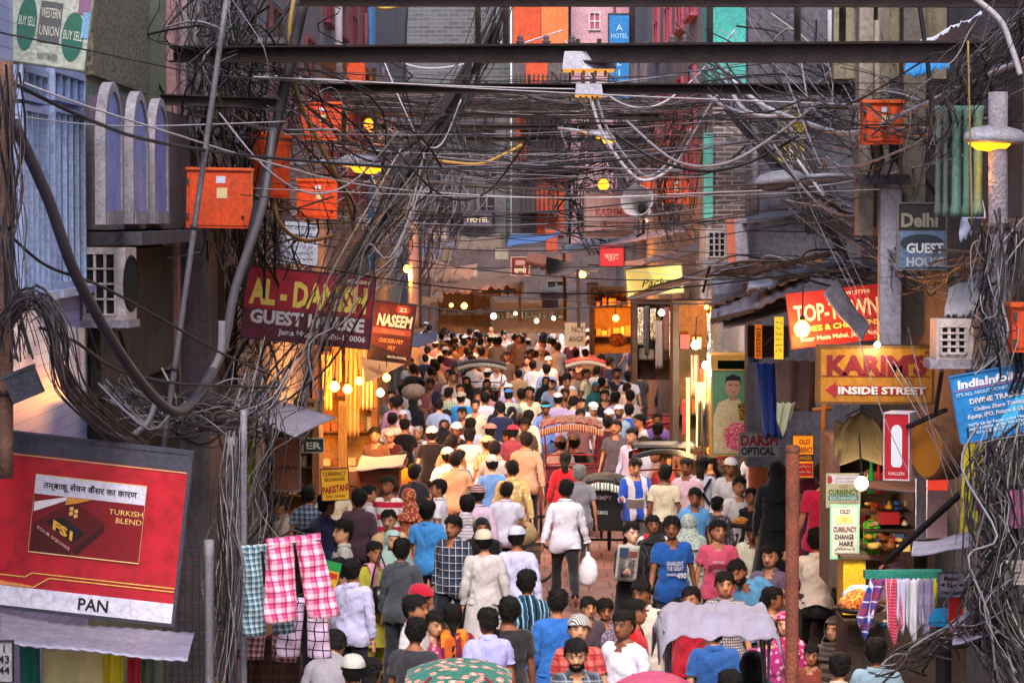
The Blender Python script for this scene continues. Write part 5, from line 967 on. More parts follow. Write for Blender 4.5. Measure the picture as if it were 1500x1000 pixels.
for k, (x, y0, y1, Y) in enumerate(((628, 340, 470, 76), (690, 385, 470, 86), (760, 400, 470, 84), (826, 360, 470, 78), (846, 395, 480, 70))):
    o = MB().tube([P(x, y0, Y), P(x + 2, y1, Y)], .05, 6).build('stall_pole', WOOD); tag(o, ['thin wooden pole by the low blue tarpaulin', 'thin wooden pole among the far warm bulbs', 'thin wooden pole under the little maroon sign', 'thin wooden pole by the russet cloth shade', 'thin wooden pole beside the tall yellow lit board'][k], 'pole')
for k, (x, y, Y, n, sp, sz) in enumerate(((1298, 742, 26.6, 16, 30, .032), (1302, 766, 26.5, 14, 26, .035), (1296, 790, 26.4, 14, 30, .035))):
    pile('shop_item', ['small # trinket on the top shelf of the gift stall', 'small # trinket on the middle shelf of the gift stall', 'small # trinket on the lower shelf of the gift stall'][k], x, y, Y, n, sp, ('d8a030', 'c8281e', 'e8c060', '8a4a20', 'd8c8a0', '2a5a8a'), 'trinket', 'wares on the gift stall shelves', sz)
    a = P(x, y + 7, Y); o = MB().box((a.x - .24, Y - .12, a.z - .02), (a.x + .24, Y + .3, a.z)).build('shelf_board', WOOD); tag(o, ['top wooden shelf of the gift stall', 'middle wooden shelf of the gift stall', 'lower wooden shelf of the gift stall'][k], 'shelf')
# pipes, ledges and brackets on the upper fronts
for k, (px, y0, y1, Y, w, c, lab) in enumerate(((1216, 15, 112, 37.2, .035, 'b0acb8', 'white drainpipe on the dark grey rendered wall'), (1106, 180, 330, 37.2, .05, '6a6670', 'grey pipe at the corner of the rendered wall'), (268, -10, 330, 31.9, .05, '8a7078', 'dull pink pipe beside the pebble dash house'), (296, -10, 300, 32.6, .04, '4a4650', 'dark pipe behind the largest orange box'), (496, -10, 130, 44, .06, '8a8490', 'pale pipe beside the maroon shuttered house'), (1012, 20, 150, 70, .07, 'a8a0a8', 'pale drainpipe on the white house with pink windows'), (1285, 30, 250, 26.0, .03, '7c746c', 'thin pipe running down the beige pillars'), (536, 20, 120, 58, .06, '5c2a38', 'maroon pipe beside the blue painted strip'))):
    o = MB().tube([P(px, y0, Y), P(px, (y0 + y1) / 2, Y), P(px + 1, y1, Y)], w, 8).build('drainpipe', surf(c, None, 5, .6, streak=.3), None, True); tag(o, lab, 'pipe')
for k, (x0, x1, y, Y, lab) in enumerate(((255, 340, 196, 32.2, 'sooty ledge behind the tangle beside the arches'), (300, 420, 60, 33, 'sooty ledge near the top of the grimy house'), (1100, 1235, 128, 37.2, 'stone ledge across the rendered wall'), (1120, 1240, 262, 37.2, 'lower stone ledge under the small arched window'), (380, 480, 118, 39, 'cracked ledge over the highest left orange box'), (1255, 1330, 262, 26.1, 'stone ledge at the foot of the beige pillars'))):
    a, b = P(x0, y, Y), P(x1, y + 4, Y); o = MB().box((a.x, Y - .18, a.z - .05), (b.x, Y + .1, a.z + .03), .01).build('stone_ledge', CONC_D); tag(o, lab, 'ledge')
for k, (a, b, y0, y1, Y, c, lab) in enumerate(((60, 150, 948, 1012, 20.0, 'c8c08a', 'creased cream sheet hung under the tin ledge'), (150, 182, 940, 1012, 20.1, 'd8c830', 'bright yellow cloth hung under the tin ledge'), (28, 58, 942, 1012, 20.1, '2a7a68', 'green cloth hung under the tin ledge'), (186, 204, 950, 1012, 20.0, 'b0243c', 'narrow red cloth hung under the tin ledge'), (206, 232, 946, 1012, 20.2, '5a6a58', 'drab green cloth hung under the tin ledge'))):
    hanging('hanging_cloth', a, b, y0, y1, Y, lab, cloth(c), 2, .03)
r, w, h = block('green_pillar', 986, 440, 1000, 530, 47.5, .2, 'pale green pillar beside the white shop bulbs', surf('4c8058', '34604a', 3, .6), 'pillar')
for k, (a, b, y0, y1, Y, c) in enumerate(((934, 942, 450, 505, 54, '8a7a60'), (944, 951, 448, 520, 54.5, '4a4448'), (953, 961, 452, 498, 54, 'a08a5a'), (972, 980, 450, 515, 53.5, '6a3a34'), (981, 989, 455, 525, 53, '9a9488'), (1002, 1009, 452, 515, 48, 'c8a45c'), (1011, 1018, 445, 500, 48, '7a2c2a'), (1024, 1031, 448, 520, 47, 'd8c8a0'), (1036, 1043, 460, 530, 46, '5a6a8a'))):
    hanging('hanging_goods', a, b, y0, y1, Y, ['khaki garment hung first from the left in the far right stall', 'dark garment hung second in the far right stall', 'straw coloured garment hung in the far right stall', 'brick red garment hung in the far right stall', 'pale grey garment hung last in the far right stall', 'ochre scarf hung by the pale green pillar', 'deep red scarf hung by the pale green pillar', 'cream scarf hung beside the large white bulb', 'slate blue scarf hung beside the fashion poster'][k], cloth(c, 'camo', 'd8d0c0', .06, '2a2420') if k % 2 == 0 else cloth(c), 2, .05, cat_='garment')
for k, (c0, m) in enumerate((([(1040, 446, 35), (1120, 420, 33), (1124, 408, 33.4), (1046, 432, 35.6)], TIN_D), ([(1095, 424, 32.6), (1196, 398, 30.6), (1196, 388, 31), (1098, 412, 33.2)], TIN_L), ([(1050, 468, 34), (1150, 440, 31.8), (1150, 431, 32), (1052, 457, 34.4)], TIN_D), ([(1036, 424, 38), (1100, 396, 36), (1104, 386, 36.5), (1040, 410, 38.6)], TIN), ([(1130, 408, 31.6), (1240, 384, 29.6), (1238, 374, 30), (1132, 396, 32.2)], TIN_D))):
    sheet('roof_strip', c0, ['black roofing strip at the low end of the dented roof', 'pale bent roofing strip over the red dress shop sign', 'lowest dark roofing strip over the dark Urdu board', 'grey roofing strip behind the slim vertical sign', 'dark roofing strip at the high end of the dented roof'][k], m, 'roof', 0, 0, .05, rag=.05, seed=120 + k)
for k, (x0, y0, x1, y1, Y) in enumerate(((1042, 470, 1165, 440, 33), (1050, 405, 1150, 384, 35), (1100, 398, 1215, 372, 31.5), (930, 432, 1060, 396, 45))):
    o = MB().beam(P(x0, y0, Y), P(x1, y1, Y - 1.5), .04, .05).build('roof_batten', WOOD); tag(o, ['wooden batten along the lower edge of the dented roof', 'wooden batten across the middle of the dented roof', 'wooden batten near the top of the dented roof', 'wooden batten along the roof under the yellow box sign'][k], 'batten')
# ---------------------------------------------------------------- cables
CB = plain('1c1a1f', .55); CG = plain('7e7a86', .6); CL = plain('aaa6b0', .6); CBR = plain('54484a', .7); CY = plain('a8863c', .6); CW = plain('c4c0c8', .6); CK = plain('0e0d10', .6); CD = plain('2a2628', .7)
def cable(pts, wpx, mat, label, name='cable', group=None, n=8, sides=7):
    """one cable through points (px, py, Y); wpx is its width in photo pixels"""
    q = cat([P(*p) for p in pts], n); Ym = sum(p[2] for p in pts) / len(pts); o0 = q[0].copy()
    o = MB().tube([p - o0 for p in q], wpx * Ym / FPX / 2, sides).build(name, mat, None, True, loc=o0, fix=False); tag(o, label, 'cable', group); return o
cable([(20, 180, 20), (70, 290, 20.5), (110, 400, 21), (165, 500, 22), (215, 570, 23), (255, 602, 24), (285, 585, 25), (325, 515, 26.5), (345, 420, 27.5), (385, 300, 28.5), (400, 190, 29)], 15, plain('45424a', .55), 'very thick sagging grey cable looping across the left side', 'thick_cable')
cable([(325, 470, 26), (322, 520, 26), (300, 560, 26)], 12, CG, 'short pale end of pipe beside the thick sagging cable', 'thick_cable')
cable([(228, 590, 24), (215, 620, 24), (190, 640, 24)], 9, CG, 'curved pale pipe end above the billboard corner', 'thick_cable')
cable([(430, 0, 30), (424, 60, 30), (436, 140, 30.5), (470, 215, 31), (505, 280, 31.5), (520, 340, 32)], 7, plain('8a7440', .6), 'ochre hose hanging from the top beside the black trunk', 'hose')
cable([(400, 290, 31), (412, 330, 31), (445, 352, 31.5), (490, 345, 32)], 6, plain('7a5a38', .6), 'brown hose curling below the narrow orange box', 'hose')
cable([(1500, 88, 22), (1420, 122, 23), (1330, 165, 25), (1250, 195, 26), (1180, 180, 28), (1110, 150, 30), (1060, 105, 33)], 8, CL, 'thick pale cable drooping across the upper right', 'thick_cable')
cable([(1060, 110, 33), (1090, 160, 31), (1140, 170, 30), (1185, 140, 29), (1235, 85, 28), (1300, 15, 28)], 7, CL, 'pale wrapped cable looping below the turquoise wall', 'thick_cable')
cable([(1040, 85, 34), (1010, 100, 36), (1050, 150, 34), (1120, 175, 32)], 6, CG, 'grey cable bundle falling from the turquoise corner', 'thick_cable')
cable([(1425, -5, 21), (1465, 30, 21), (1482, 70, 21), (1495, 110, 21)], 9, CL, 'pale curved conduit at the top right corner', 'thick_cable')
cable([(860, 120, 40), (880, 190, 40), (920, 250, 40), (950, 264, 40), (990, 240, 40), (1020, 190, 39.5), (1050, 140, 39)], 5, CL, 'pale double loop of cable hanging above the horn loudspeaker', 'thick_cable')
cable([(868, 118, 40.1), (888, 185, 40.1), (925, 240, 40.1), (952, 258, 40.1), (985, 232, 40.1), (1012, 190, 39.6)], 4, CG, 'grey inner loop of cable above the horn loudspeaker', 'thick_cable')
cable([(0, 112, 19.8), (45, 135, 20), (130, 175, 21), (225, 207, 23), (380, 230, 26), (600, 246, 30), (740, 247, 34), (870, 238, 36), (1000, 222, 36), (1140, 202, 33)], 4.5, CB, 'long black cable swooping right across the street at lamp height')
cable([(0, 48, 20), (120, 72, 22), (300, 108, 25), (470, 122, 28)], 2.4, CB, 'thin black wire crossing the pebble dash wall')
cable([(0, 160, 20), (60, 175, 20.5), (200, 185, 23), (420, 178, 28)], 2.2, CL, 'pale wire crossing the arched niches')
cable([(10, 112, 20), (110, 150, 21), (250, 195, 24), (400, 240, 28), (560, 275, 32), (800, 290, 36), (1000, 284, 36), (1220, 270, 30), (1500, 205, 22)], 2.6, CW, 'long white wire sagging from the tiled house to the right pole')
cable([(600, 445, 50), (680, 456, 50), (760, 455, 50), (860, 450, 50), (920, 445, 50)], 2.4, CB, 'black wire strung low across the street above the crowd')
cable([(20, 350, 20), (70, 390, 20.5), (150, 420, 22), (250, 475, 24), (330, 520, 26), (400, 550, 28)], 4, CB, 'black cable slanting down past the air conditioner')
cable([(60, 480, 20), (110, 500, 20.5), (170, 540, 22), (250, 560, 24), (330, 565, 26), (420, 568, 28)], 4.5, CB, 'black cable running from the coil toward the left tangle')
cable([(640, 235, 45), (700, 240, 45), (740, 225, 45), (765, 212, 45)], 4, CY, 'yellow cable curving between the far girders')
cable([(1345, -5, 24), (1356, 70, 24), (1365, 150, 24), (1368, 230, 24)], 7, CB, 'black cable bundle falling from the top right girder')
cable([(598, -5, 37), (594, 60, 37), (590, 160, 37)], 3, CB, 'straight black drop wire left of the long leaning iron')
cable([(430, 0, 33), (402, 40, 33), (370, 62, 33), (330, 40, 33), (318, 10, 33)], 6, CB, 'black coil of cable at the top left girder')
cable([(530, 0, 37), (560, 12, 37), (590, 8, 37), (615, 0, 37)], 5, CY, 'yellowish cable loop touching the top edge')
for k, (a, b) in enumerate((((1228, 372, 27), (1405, 685, 23)), ((1242, 372, 27), (1430, 735, 23)), ((1185, 300, 27.5), (1400, 700, 23)), ((1255, 485, 24.6), (1330, 690, 23.6)), ((1330, 480, 25), (1412, 775, 22)))):
    m = ((a[0] + b[0]) / 2 - 4, (a[1] + b[1]) / 2 + 6, (a[2] + b[2]) / 2)
    cable([a, m, b], 1.4, CG, ['pale guy wire slanting across the yellow arrow sign', 'lower pale guy wire running to the right cable knot', 'long guy wire falling from the unlit lamp', 'guy wire dropping beside the red box sign', 'dark guy wire crossing the round drum sign'][k])
# thin wires that span the street
q = random.Random(5)
for k in range(60):
    yl = q.uniform(95, 400); yr = yl + q.uniform(-90, 70); x0 = q.uniform(230, 420); x1 = q.uniform(1150, 1500); Y0 = q.uniform(27, 44); Y1 = q.uniform(24, 40); sg = q.uniform(5, 45)
    if k % 6 == 0: x1 = q.uniform(560, 640); Y1 = q.uniform(45, 60); yr = q.uniform(150, 330)
    if k % 7 == 3: x0 = q.uniform(820, 1050); Y0 = q.uniform(38, 60); x1 = q.uniform(1250, 1500)
    xm, ym, Ym = (x0 + x1) / 2, (yl + yr) / 2, (Y0 + Y1) / 2
    cable([(x0, yl, Y0), (x0 * .7 + x1 * .3, yl * .7 + yr * .3 + sg * .8, Y0 * .7 + Y1 * .3), (xm, ym + sg, Ym), (x0 * .3 + x1 * .7, yl * .3 + yr * .7 + sg * .8, Y0 * .3 + Y1 * .7), (x1, yr, Y1)], q.choice((1.0, 1.3, 1.6, 2.2)), q.choice((CB, CB, CK, CK, CBR, CD, CG, CL)), 'thin wire strung across the street among many others', 'thin_wire', 'thin wires across the street', 4, 4)
# dense tangles: nobody could count the strands
def tangle(name, label, guides, n, spread, wpx, mats, seed, wild=.62, pts=6):
    """strands that loosely follow a guide path (px, py, Y); spread in pixels"""
    q = random.Random(seed); mb = MB(); o = P(*guides[0])
    for k in range(n):
        ox, oy, oY = q.gauss(0, spread * .8), q.gauss(0, spread * .5), q.gauss(0, .35); s0 = q.uniform(0, .45) if q.random() < .25 else 0; s1 = q.uniform(.55, 1) if q.random() < .25 else 1
        G = [Vector(g) for g in guides]; path = []
        for i in range(pts):
            t = (s0 + (s1 - s0) * i / (pts - 1)) * (len(G) - 1); j = min(int(t), len(G) - 2); g = G[j].lerp(G[j + 1], t - j)
            path.append(P(g.x + ox + q.gauss(0, spread * wild), g.y + oy + q.gauss(0, spread * wild), max(17., g.z + oY + q.gauss(0, .15))) - o)
        mb.mi = q.randrange(len(mats)); Ym = guides[0][2]
        mb.tube(cat(path, 4), wpx * q.choice((.45, .6, .8, 1., 1., 1.5, 2.3)) * Ym / FPX / 2, 4, False)
    ob = mb.build(name, mats, None, True, loc=o, fix=False); tag(ob, label, 'cables', kind='stuff'); return ob
MX = [CB, CK, CD, CB, CBR, CK, CG]; ML = [CG, CD, CBR, CB, CK, CD, plain('8a8480', .7)]
tangle('cable_tangle', 'upper part of the great cable tangle beside the pebble dash wall', [(330, -20, 31), (330, 120, 31), (345, 240, 31.5), (350, 380, 32)], 73, 36, 1.85, MX, 1)
tangle('cable_tangle', 'middle of the great cable tangle above the guest house sign', [(350, 300, 33.6), (385, 400, 34), (375, 480, 34), (345, 560, 34)], 73, 34, 1.58, MX, 2)
tangle('cable_tangle', 'cables sweeping from the leaning iron down over the guest house sign', [(600, 250, 32.6), (520, 380, 32.2), (450, 520, 32), (400, 680, 31.6), (380, 800, 31)], 32, 26, 1.45, ML, 3)
tangle('cable_tangle', 'knot of cables behind the small brown tilted sign', [(640, 220, 44), (600, 300, 43), (560, 380, 42), (530, 430, 41)], 46, 22, 1.25, ML, 4)
tangle('cable_tangle', 'cables bundled along the long dark leaning iron', [(740, -10, 37), (690, 110, 37), (620, 230, 36.5), (560, 330, 36)], 27, 12, 1.58, MX, 5)
tangle('cable_tangle', 'nest of cables at the foot of the thick sagging cable', [(180, 560, 25), (240, 620, 25), (300, 600, 26), (350, 620, 27), (390, 540, 28)], 69, 24, 1.58, ML, 6)
tangle('cable_tangle', 'black cable coil hung on the left edge pole', [(0, 480, 19.4), (45, 430, 19.4), (80, 480, 19.4), (95, 560, 19.6), (150, 620, 20.5), (190, 650, 21)], 53, 11, 1.98, [CB, CB, CBR], 7, .35)
tangle('cable_tangle', 'black wires trailing down the left edge pole', [(5, 100, 19.6), (15, 250, 19.6), (10, 400, 19.6), (20, 520, 19.5)], 31, 12, 1.45, [CB, CBR], 8)
tangle('cable_tangle', 'cables wound round the wrapped concrete pole above the blue sign', [(1470, 330, 20.8), (1455, 430, 20.8), (1470, 500, 20.8), (1450, 560, 20.9)], 69, 18, 1.58, ML, 9)
tangle('cable_tangle', 'thick mess of loose wires below the blue sign at the right', [(1480, 640, 20.3), (1455, 720, 20.2), (1480, 800, 20), (1440, 870, 19.8), (1490, 980, 19.6)], 146, 26, 1.72, ML, 10)
tangle('cable_tangle', 'cables slanting off the top right corner', [(1500, 20, 21.5), (1450, 90, 21.6), (1400, 140, 21.8), (1370, 230, 22)], 53, 22, 1.58, MX, 11)
tangle('cable_tangle', 'fan of thin wires spreading above the distant orange box', [(1000, 150, 46), (980, 220, 47), (975, 300, 48), (990, 340, 48)], 69, 24, 0.86, ML, 12, .4)
tangle('cable_tangle', 'wires bundled under the turquoise wall', [(1040, 100, 37), (1100, 160, 35), (1180, 240, 32), (1210, 340, 31)], 53, 16, 1.32, ML, 13)
tangle('cable_tangle', 'wires strung along the second girder', [(480, 140, 46), (620, 150, 46), (780, 145, 46), (950, 150, 46), (1080, 140, 45)], 62, 14, 1.06, MX, 14)
tangle('cable_tangle', 'wires drooping between the far girders', [(560, 200, 60), (680, 240, 60), (800, 250, 60), (930, 225, 58), (1020, 190, 52)], 69, 24, 0.86, MX, 15)
tangle('cable_tangle', 'wires dangling from the girders over the far left crowd', [(640, 150, 66), (660, 240, 64), (650, 320, 62), (620, 400, 58)], 46, 22, 0.92, ML, 16, .4)
tangle('cable_tangle', 'dark wires hanging beside the orange house', [(850, 160, 62), (840, 240, 60), (850, 300, 60), (880, 350, 58)], 46, 24, 0.99, MX, 17)
tangle('cable_tangle', 'wires piled on the dented tin roof', [(1060, 400, 35), (1130, 385, 33), (1200, 395, 31), (1280, 400, 29)], 53, 10, 1.32, ML, 18)
tangle('cable_tangle', 'wires running down the white pipe post by the trousers', [(345, 640, 22.8), (335, 740, 22.6), (345, 860, 22.5), (330, 1000, 22.4)], 46, 12, 1.45, ML, 19, .4)
tangle('cable_tangle', 'wires trailing below the wrapped pole to the stall', [(1470, 900, 19.6), (1400, 930, 20), (1340, 960, 20.4), (1300, 985, 20.6)], 31, 14, 1.58, MX, 20)
tangle('cable_tangle', 'wires crossing behind the crossed irons on the right', [(1180, 300, 31), (1260, 340, 28), (1360, 410, 25), (1450, 380, 22)], 46, 20, 1.32, ML, 21)
tangle('cable_tangle', 'loose black wires spread over the upper left house fronts', [(280, -10, 30), (330, 90, 30), (420, 170, 31), (520, 260, 32)], 55, 60, 1.5, MX, 22)
tangle('cable_tangle', 'loose wires looping over the upper right house fronts', [(1090, 60, 28), (1200, 150, 27), (1320, 190, 25), (1480, 150, 22)], 49, 50, 1.4, ML, 23)
q = random.Random(77)
for k in range(22):
    x0 = q.uniform(300, 1250); x1 = x0 + q.uniform(90, 330); y0 = q.uniform(60, 240); y1 = y0 + q.uniform(-50, 70); d = q.uniform(30, 120); Y = q.uniform(27, 34) if x1 > 1150 or x0 < 480 else q.uniform(30, 44)
    cable([(x0, y0, Y), (x0 * .75 + x1 * .25, y0 + d * .75, Y - .2), ((x0 + x1) / 2, (y0 + y1) / 2 + d, Y), (x0 * .25 + x1 * .75, y1 + d * .7, Y + .2), (x1, y1, Y)], q.choice((2.2, 3, 3.6, 4.6)), q.choice((CB, CK, CG, CBR, CL)), 'medium cable looping between the girders and house fronts', 'looped_cable', 'looped cables under the girders', 6, 6)
tangle('cable_tangle', 'wires falling from the small tin stall roof past the trousers', [(400, 560, 29), (370, 660, 28), (345, 780, 26), (330, 920, 24)], 46, 24, 1.5, ML, 24)
# ---------------------------------------------------------------- the human figure
# one continuous body surface, built once in a rest pose, then bent at its joints for every person
J = {'pelvis': (0, 0, .95), 'spine': (0, 0, 1.08), 'chest': (0, .005, 1.24), 'neck': (0, .02, 1.445), 'head': (0, .012, 1.50)}
_a = R(33); ARM = Vector((math.sin(_a), 0, -math.cos(_a)))
for sd, k in (('L', -1), ('R', 1)):
    d = Vector((ARM.x * k, 0, ARM.z)); sh = Vector((.166 * k, .012, 1.378))
    J['uarm' + sd] = tuple(sh); J['farm' + sd] = tuple(sh + d * .285); J['hand' + sd] = tuple(sh + d * .535)
    J['thigh' + sd] = (.092 * k, .005, .90); J['shin' + sd] = (.105 * k, .0, .49); J['foot' + sd] = (.112 * k, .02, .085)
PAR = {'pelvis': None, 'spine': 'pelvis', 'chest': 'spine', 'neck': 'chest', 'head': 'neck'}
for sd in 'LR':
    PAR.update({'uarm' + sd: 'chest', 'farm' + sd: 'uarm' + sd, 'hand' + sd: 'farm' + sd, 'thigh' + sd: 'pelvis', 'shin' + sd: 'thigh' + sd, 'foot' + sd: 'shin' + sd})
BONES = list(PAR)
TIP = {'pelvis': (0, 0, 1.08), 'spine': (0, 0, 1.24), 'chest': (0, .01, 1.42), 'neck': (0, .012, 1.50), 'head': (0, -.005, 1.66)}
for sd, k in (('L', -1), ('R', 1)):
    d = Vector((ARM.x * k, 0, ARM.z)); sh = Vector(J['uarm' + sd])
    TIP['uarm' + sd] = J['farm' + sd]; TIP['farm' + sd] = J['hand' + sd]; TIP['hand' + sd] = tuple(sh + d * .72)
    TIP['thigh' + sd] = J['shin' + sd]; TIP['shin' + sd] = J['foot' + sd]; TIP['foot' + sd] = (.125 * k, -.15, .03)
HS, GS = 2.3, 3.0      # head and hands are modelled enlarged, so that they keep finer faces
def _ss(t): t = np.clip(t, 0, 1); return t * t * (3 - 2 * t)
def _headmap(p, inv=False):
    q = p.copy(); z0 = 1.455; m = q[:, 2] > z0
    zr = np.where(m, z0 + (q[:, 2] - z0) / HS if inv else q[:, 2], q[:, 2])
    s = 1 + (HS - 1) * _ss((zr - z0) / .05)
    s = np.where(m, s, 1.)
    if inv: q[:, 0] /= s; q[:, 1] = .012 + (q[:, 1] - .012) / s; q[:, 2] = zr
    else: q[:, 0] *= s; q[:, 1] = .012 + (q[:, 1] - .012) * s; q[:, 2] = np.where(m, z0 + (q[:, 2] - z0) * HS, q[:, 2])
    return q
def _handmap(p, inv=False):
    q = p.copy()
    for sd, k in (('L', -1), ('R', 1)):
        w = np.array(J['hand' + sd]); d = np.array((ARM.x * k, 0, ARM.z))
        u = (q - w) @ d; lat = (q - w) - u[:, None] * d
        near = (u > 0) & (np.linalg.norm(lat, axis=1) < .5) & (np.sign(q[:, 0]) == k) & (np.abs(q[:, 0]) > .3)
        ur = u / GS if inv else u
        s = 1 + (GS - 1) * _ss(ur / .03)
        if inv: r = w + ur[:, None] * d + lat / s[:, None]
        else: r = w + (u * GS)[:, None] * d + lat * s[:, None]
        q = np.where(near[:, None], r, q)
    return q
def _ring_loft(mb, rings, n=16, head=False, hand=False):
    """rings: (centre, ax, ay, rx, ry)"""
    vs = []
    for c, ax, ay, rx, ry in rings:
        c = Vector(c); ax = Vector(ax); ay = Vector(ay)
        for j in range(n):
            w = 2 * math.pi * j / n; vs.append(c + ax * rx * math.cos(w) + ay * ry * math.sin(w))
    a = np.array(vs)
    if head: a = _headmap(a)
    if hand: a = _handmap(a)
    k = len(rings)
    fs = [(i * n + j, i * n + (j + 1) % n, (i + 1) * n + (j + 1) % n, (i + 1) * n + j) for i in range(k - 1) for j in range(n)]
    fs += [tuple(range(n - 1, -1, -1)), tuple((k - 1) * n + j for j in range(n))]
    mb.add([tuple(p) for p in a], fs)
def make_template(voxel, thin=1.):
    mb = MB(); X, Y_, Z = (1, 0, 0), (0, 1, 0), (0, 0, 1)
    H = lambda z, rx, ry, cy=0.: ((0, cy, z), X, Y_, rx, ry)
    _ring_loft(mb, [H(.80, .05, .05), H(.83, .13, .095, .01), H(.90, .168, .118, .012), H(.97, .165, .112, .008), H(1.06, .142, .10), H(1.14, .145, .105), H(1.24, .165, .118, .004),
                    H(1.32, .172, .112, .012), H(1.375, .158, .092, .02), H(1.42, .115, .072, .022), H(1.45, .075, .06, .02), H(1.46, .05, .05, .02)], 20)
    # neck and head
    _ring_loft(mb, [((0, .022, 1.42), X, Y_, .062, .062), ((0, .018, 1.48), X, Y_, .054, .057), ((0, .012, 1.53), X, Y_, .054, .058), ((0, .005, 1.57), X, Y_, .05, .055)], 16, head=True)
    _ring_loft(mb, [((0, -.045, 1.483), X, Y_, .016, .018), ((0, -.035, 1.492), X, Y_, .034, .045), ((0, -.02, 1.512), X, Y_, .051, .070), ((0, -.006, 1.54), X, Y_, .064, .086), ((0, .0, 1.575), X, Y_, .071, .095),
                    ((0, .004, 1.61), X, Y_, .0745, .098), ((0, .006, 1.645), X, Y_, .0735, .096), ((0, .008, 1.675), X, Y_, .062, .082), ((0, .008, 1.693), X, Y_, .042, .056), ((0, .008, 1.70), X, Y_, .012, .016)], 20, head=True)
    _ring_loft(mb, [((0, -.088, 1.612), X, Y_, .007, .008), ((0, -.097, 1.59), X, Y_, .010, .012), ((0, -.105, 1.568), X, Y_, .016, .016), ((0, -.096, 1.557), X, Y_, .013, .012)], 8, head=True)
    _ring_loft(mb, [((0, -.080, 1.541), X, Y_, .026, .016), ((0, -.082, 1.532), X, Y_, .024, .016), ((0, -.078, 1.524), X, Y_, .018, .014)], 8, head=True)
    _ring_loft(mb, [((0, -.080, 1.628), X, Y_, .046, .019), ((0, -.080, 1.616), X, Y_, .044, .014)], 10, head=True)
    for k in (-1, 1):
        _ring_loft(mb, [((.074 * k, .018, 1.555), X, Y_, .006, .012), ((.08 * k, .02, 1.575), X, Y_, .009, .017), ((.082 * k, .022, 1.605), X, Y_, .009, .02), ((.078 * k, .02, 1.622), X, Y_, .005, .011)], 8, head=True)
        _ring_loft(mb, [((.05 * k, -.055, 1.585), X, Y_, .014, .02), ((.05 * k, -.05, 1.565), X, Y_, .012, .018)], 8, head=True)
        d = Vector((ARM.x * k, 0, ARM.z)); s = Vector((d.z, 0, -d.x)); sh = Vector(J['uarm' + ('L' if k < 0 else 'R')])
        A = lambda u, a, b: (sh + d * u, s, Y_, a, b)
        _ring_loft(mb, [(sh - d * .05 - Vector((.035 * k, 0, 0)), s, Y_, .045, .05), A(-.015, .05, .056), A(.04, .053, .057), A(.12, .049, .052), A(.2, .043, .046), A(.285, .038, .04), A(.33, .041, .041), A(.40, .036, .036), A(.49, .027, .03), A(.55, .024, .031)], 14)
        # hand (rest: palm facing the thigh side, thumb to the front)
        N = s
        Hh = lambda u, y, a, b: (sh + d * u + Vector((0, y, 0)), s, Y_, a, b)
        _ring_loft(mb, [Hh(.525, 0, .022, .028), Hh(.555, 0, .017, .036), Hh(.59, 0, .014, .041), Hh(.625, 0, .012, .040), Hh(.635, 0, .009, .036)], 12, hand=True)
        for fi, (y, L, sp) in enumerate(((-.031, .068, -.012), (-.0105, .078, -.003), (.0105, .072, .004), (.031, .055, .013))):
            b0 = sh + d * .622 + Vector((0, y, 0)); cur = Vector((-k * math.cos(_a), 0, -math.sin(_a) )) * .0
            p1 = b0 + d * L * .45 + Vector((0, sp * .6, 0)); p2 = b0 + d * L + Vector((0, sp * 1.2, 0)) - Vector((k * .018, 0, .0))
            _ring_loft(mb, [(b0, s, Y_, .0075, .0075), (p1, s, Y_, .0078, .0078), (p2, s, Y_, .0062, .0062), (p2 + d * .004, s, Y_, .003, .003)], 8, hand=True)
        t0 = sh + d * .555 + Vector((0, -.026, 0)); t1 = sh + d * .59 + Vector((-k * .006, -.058, 0)); t2 = sh + d * .62 + Vector((-k * .012, -.066, 0))
        _ring_loft(mb, [(t0, s, Y_, .012, .013), (t1, s, Y_, .0095, .0095), (t2, s, Y_, .007, .007)], 8, hand=True)
        # leg and foot
        L = lambda z, x, y, a, b: ((x * k, y, z), X, Y_, a, b)
        _ring_loft(mb, [L(.96, .085, .01, .07, .09), L(.90, .088, .01, .088, .102), L(.80, .093, .008, .084, .094), L(.68, .098, .003, .071, .079), L(.56, .103, -.002, .057, .061), L(.49, .105, -.004, .052, .056),
                        L(.42, .107, .008, .050, .056), L(.34, .108, .016, .052, .058), L(.24, .11, .018, .042, .046), L(.14, .112, .02, .033, .036), L(.08, .112, .022, .034, .042), L(.03, .112, .022, .033, .044)], 16)
        F = lambda y, z, a, b, x=.113: ((x * k, y, z), X, Z, a, b)
        _ring_loft(mb, [F(.065, .03, .022, .026), F(.05, .035, .032, .033), F(.0, .045, .034, .04), F(-.06, .037, .038, .033), F(-.12, .026, .044, .022, .119), F(-.165, .02, .038, .016, .121), F(-.19, .016, .02, .011, .12)], 12)
    me = mb.mesh('template', plain('806050'))
    ob = link('template', me); md = ob.modifiers.new('r', 'REMESH'); md.mode = 'VOXEL'; md.voxel_size = voxel; md.use_smooth_shade = True
    if thin < 1: dm = ob.modifiers.new('d', 'DECIMATE'); dm.ratio = thin
    dg = bpy.context.evaluated_depsgraph_get(); ev = bpy.data.meshes.new_from_object(ob.evaluated_get(dg))
    V = np.empty(len(ev.vertices) * 3); ev.vertices.foreach_get('co', V); V = V.reshape(-1, 3).copy()
    F_ = [tuple(p.vertices) for p in ev.polygons]
    E = np.empty(len(ev.edges) * 2, int); ev.edges.foreach_get('vertices', E); E = E.reshape(-1, 2)
    bpy.data.objects.remove(ob); bpy.data.meshes.remove(me); bpy.data.meshes.remove(ev)
    deg = np.zeros(len(V)); np.add.at(deg, E[:, 0], 1); np.add.at(deg, E[:, 1], 1)
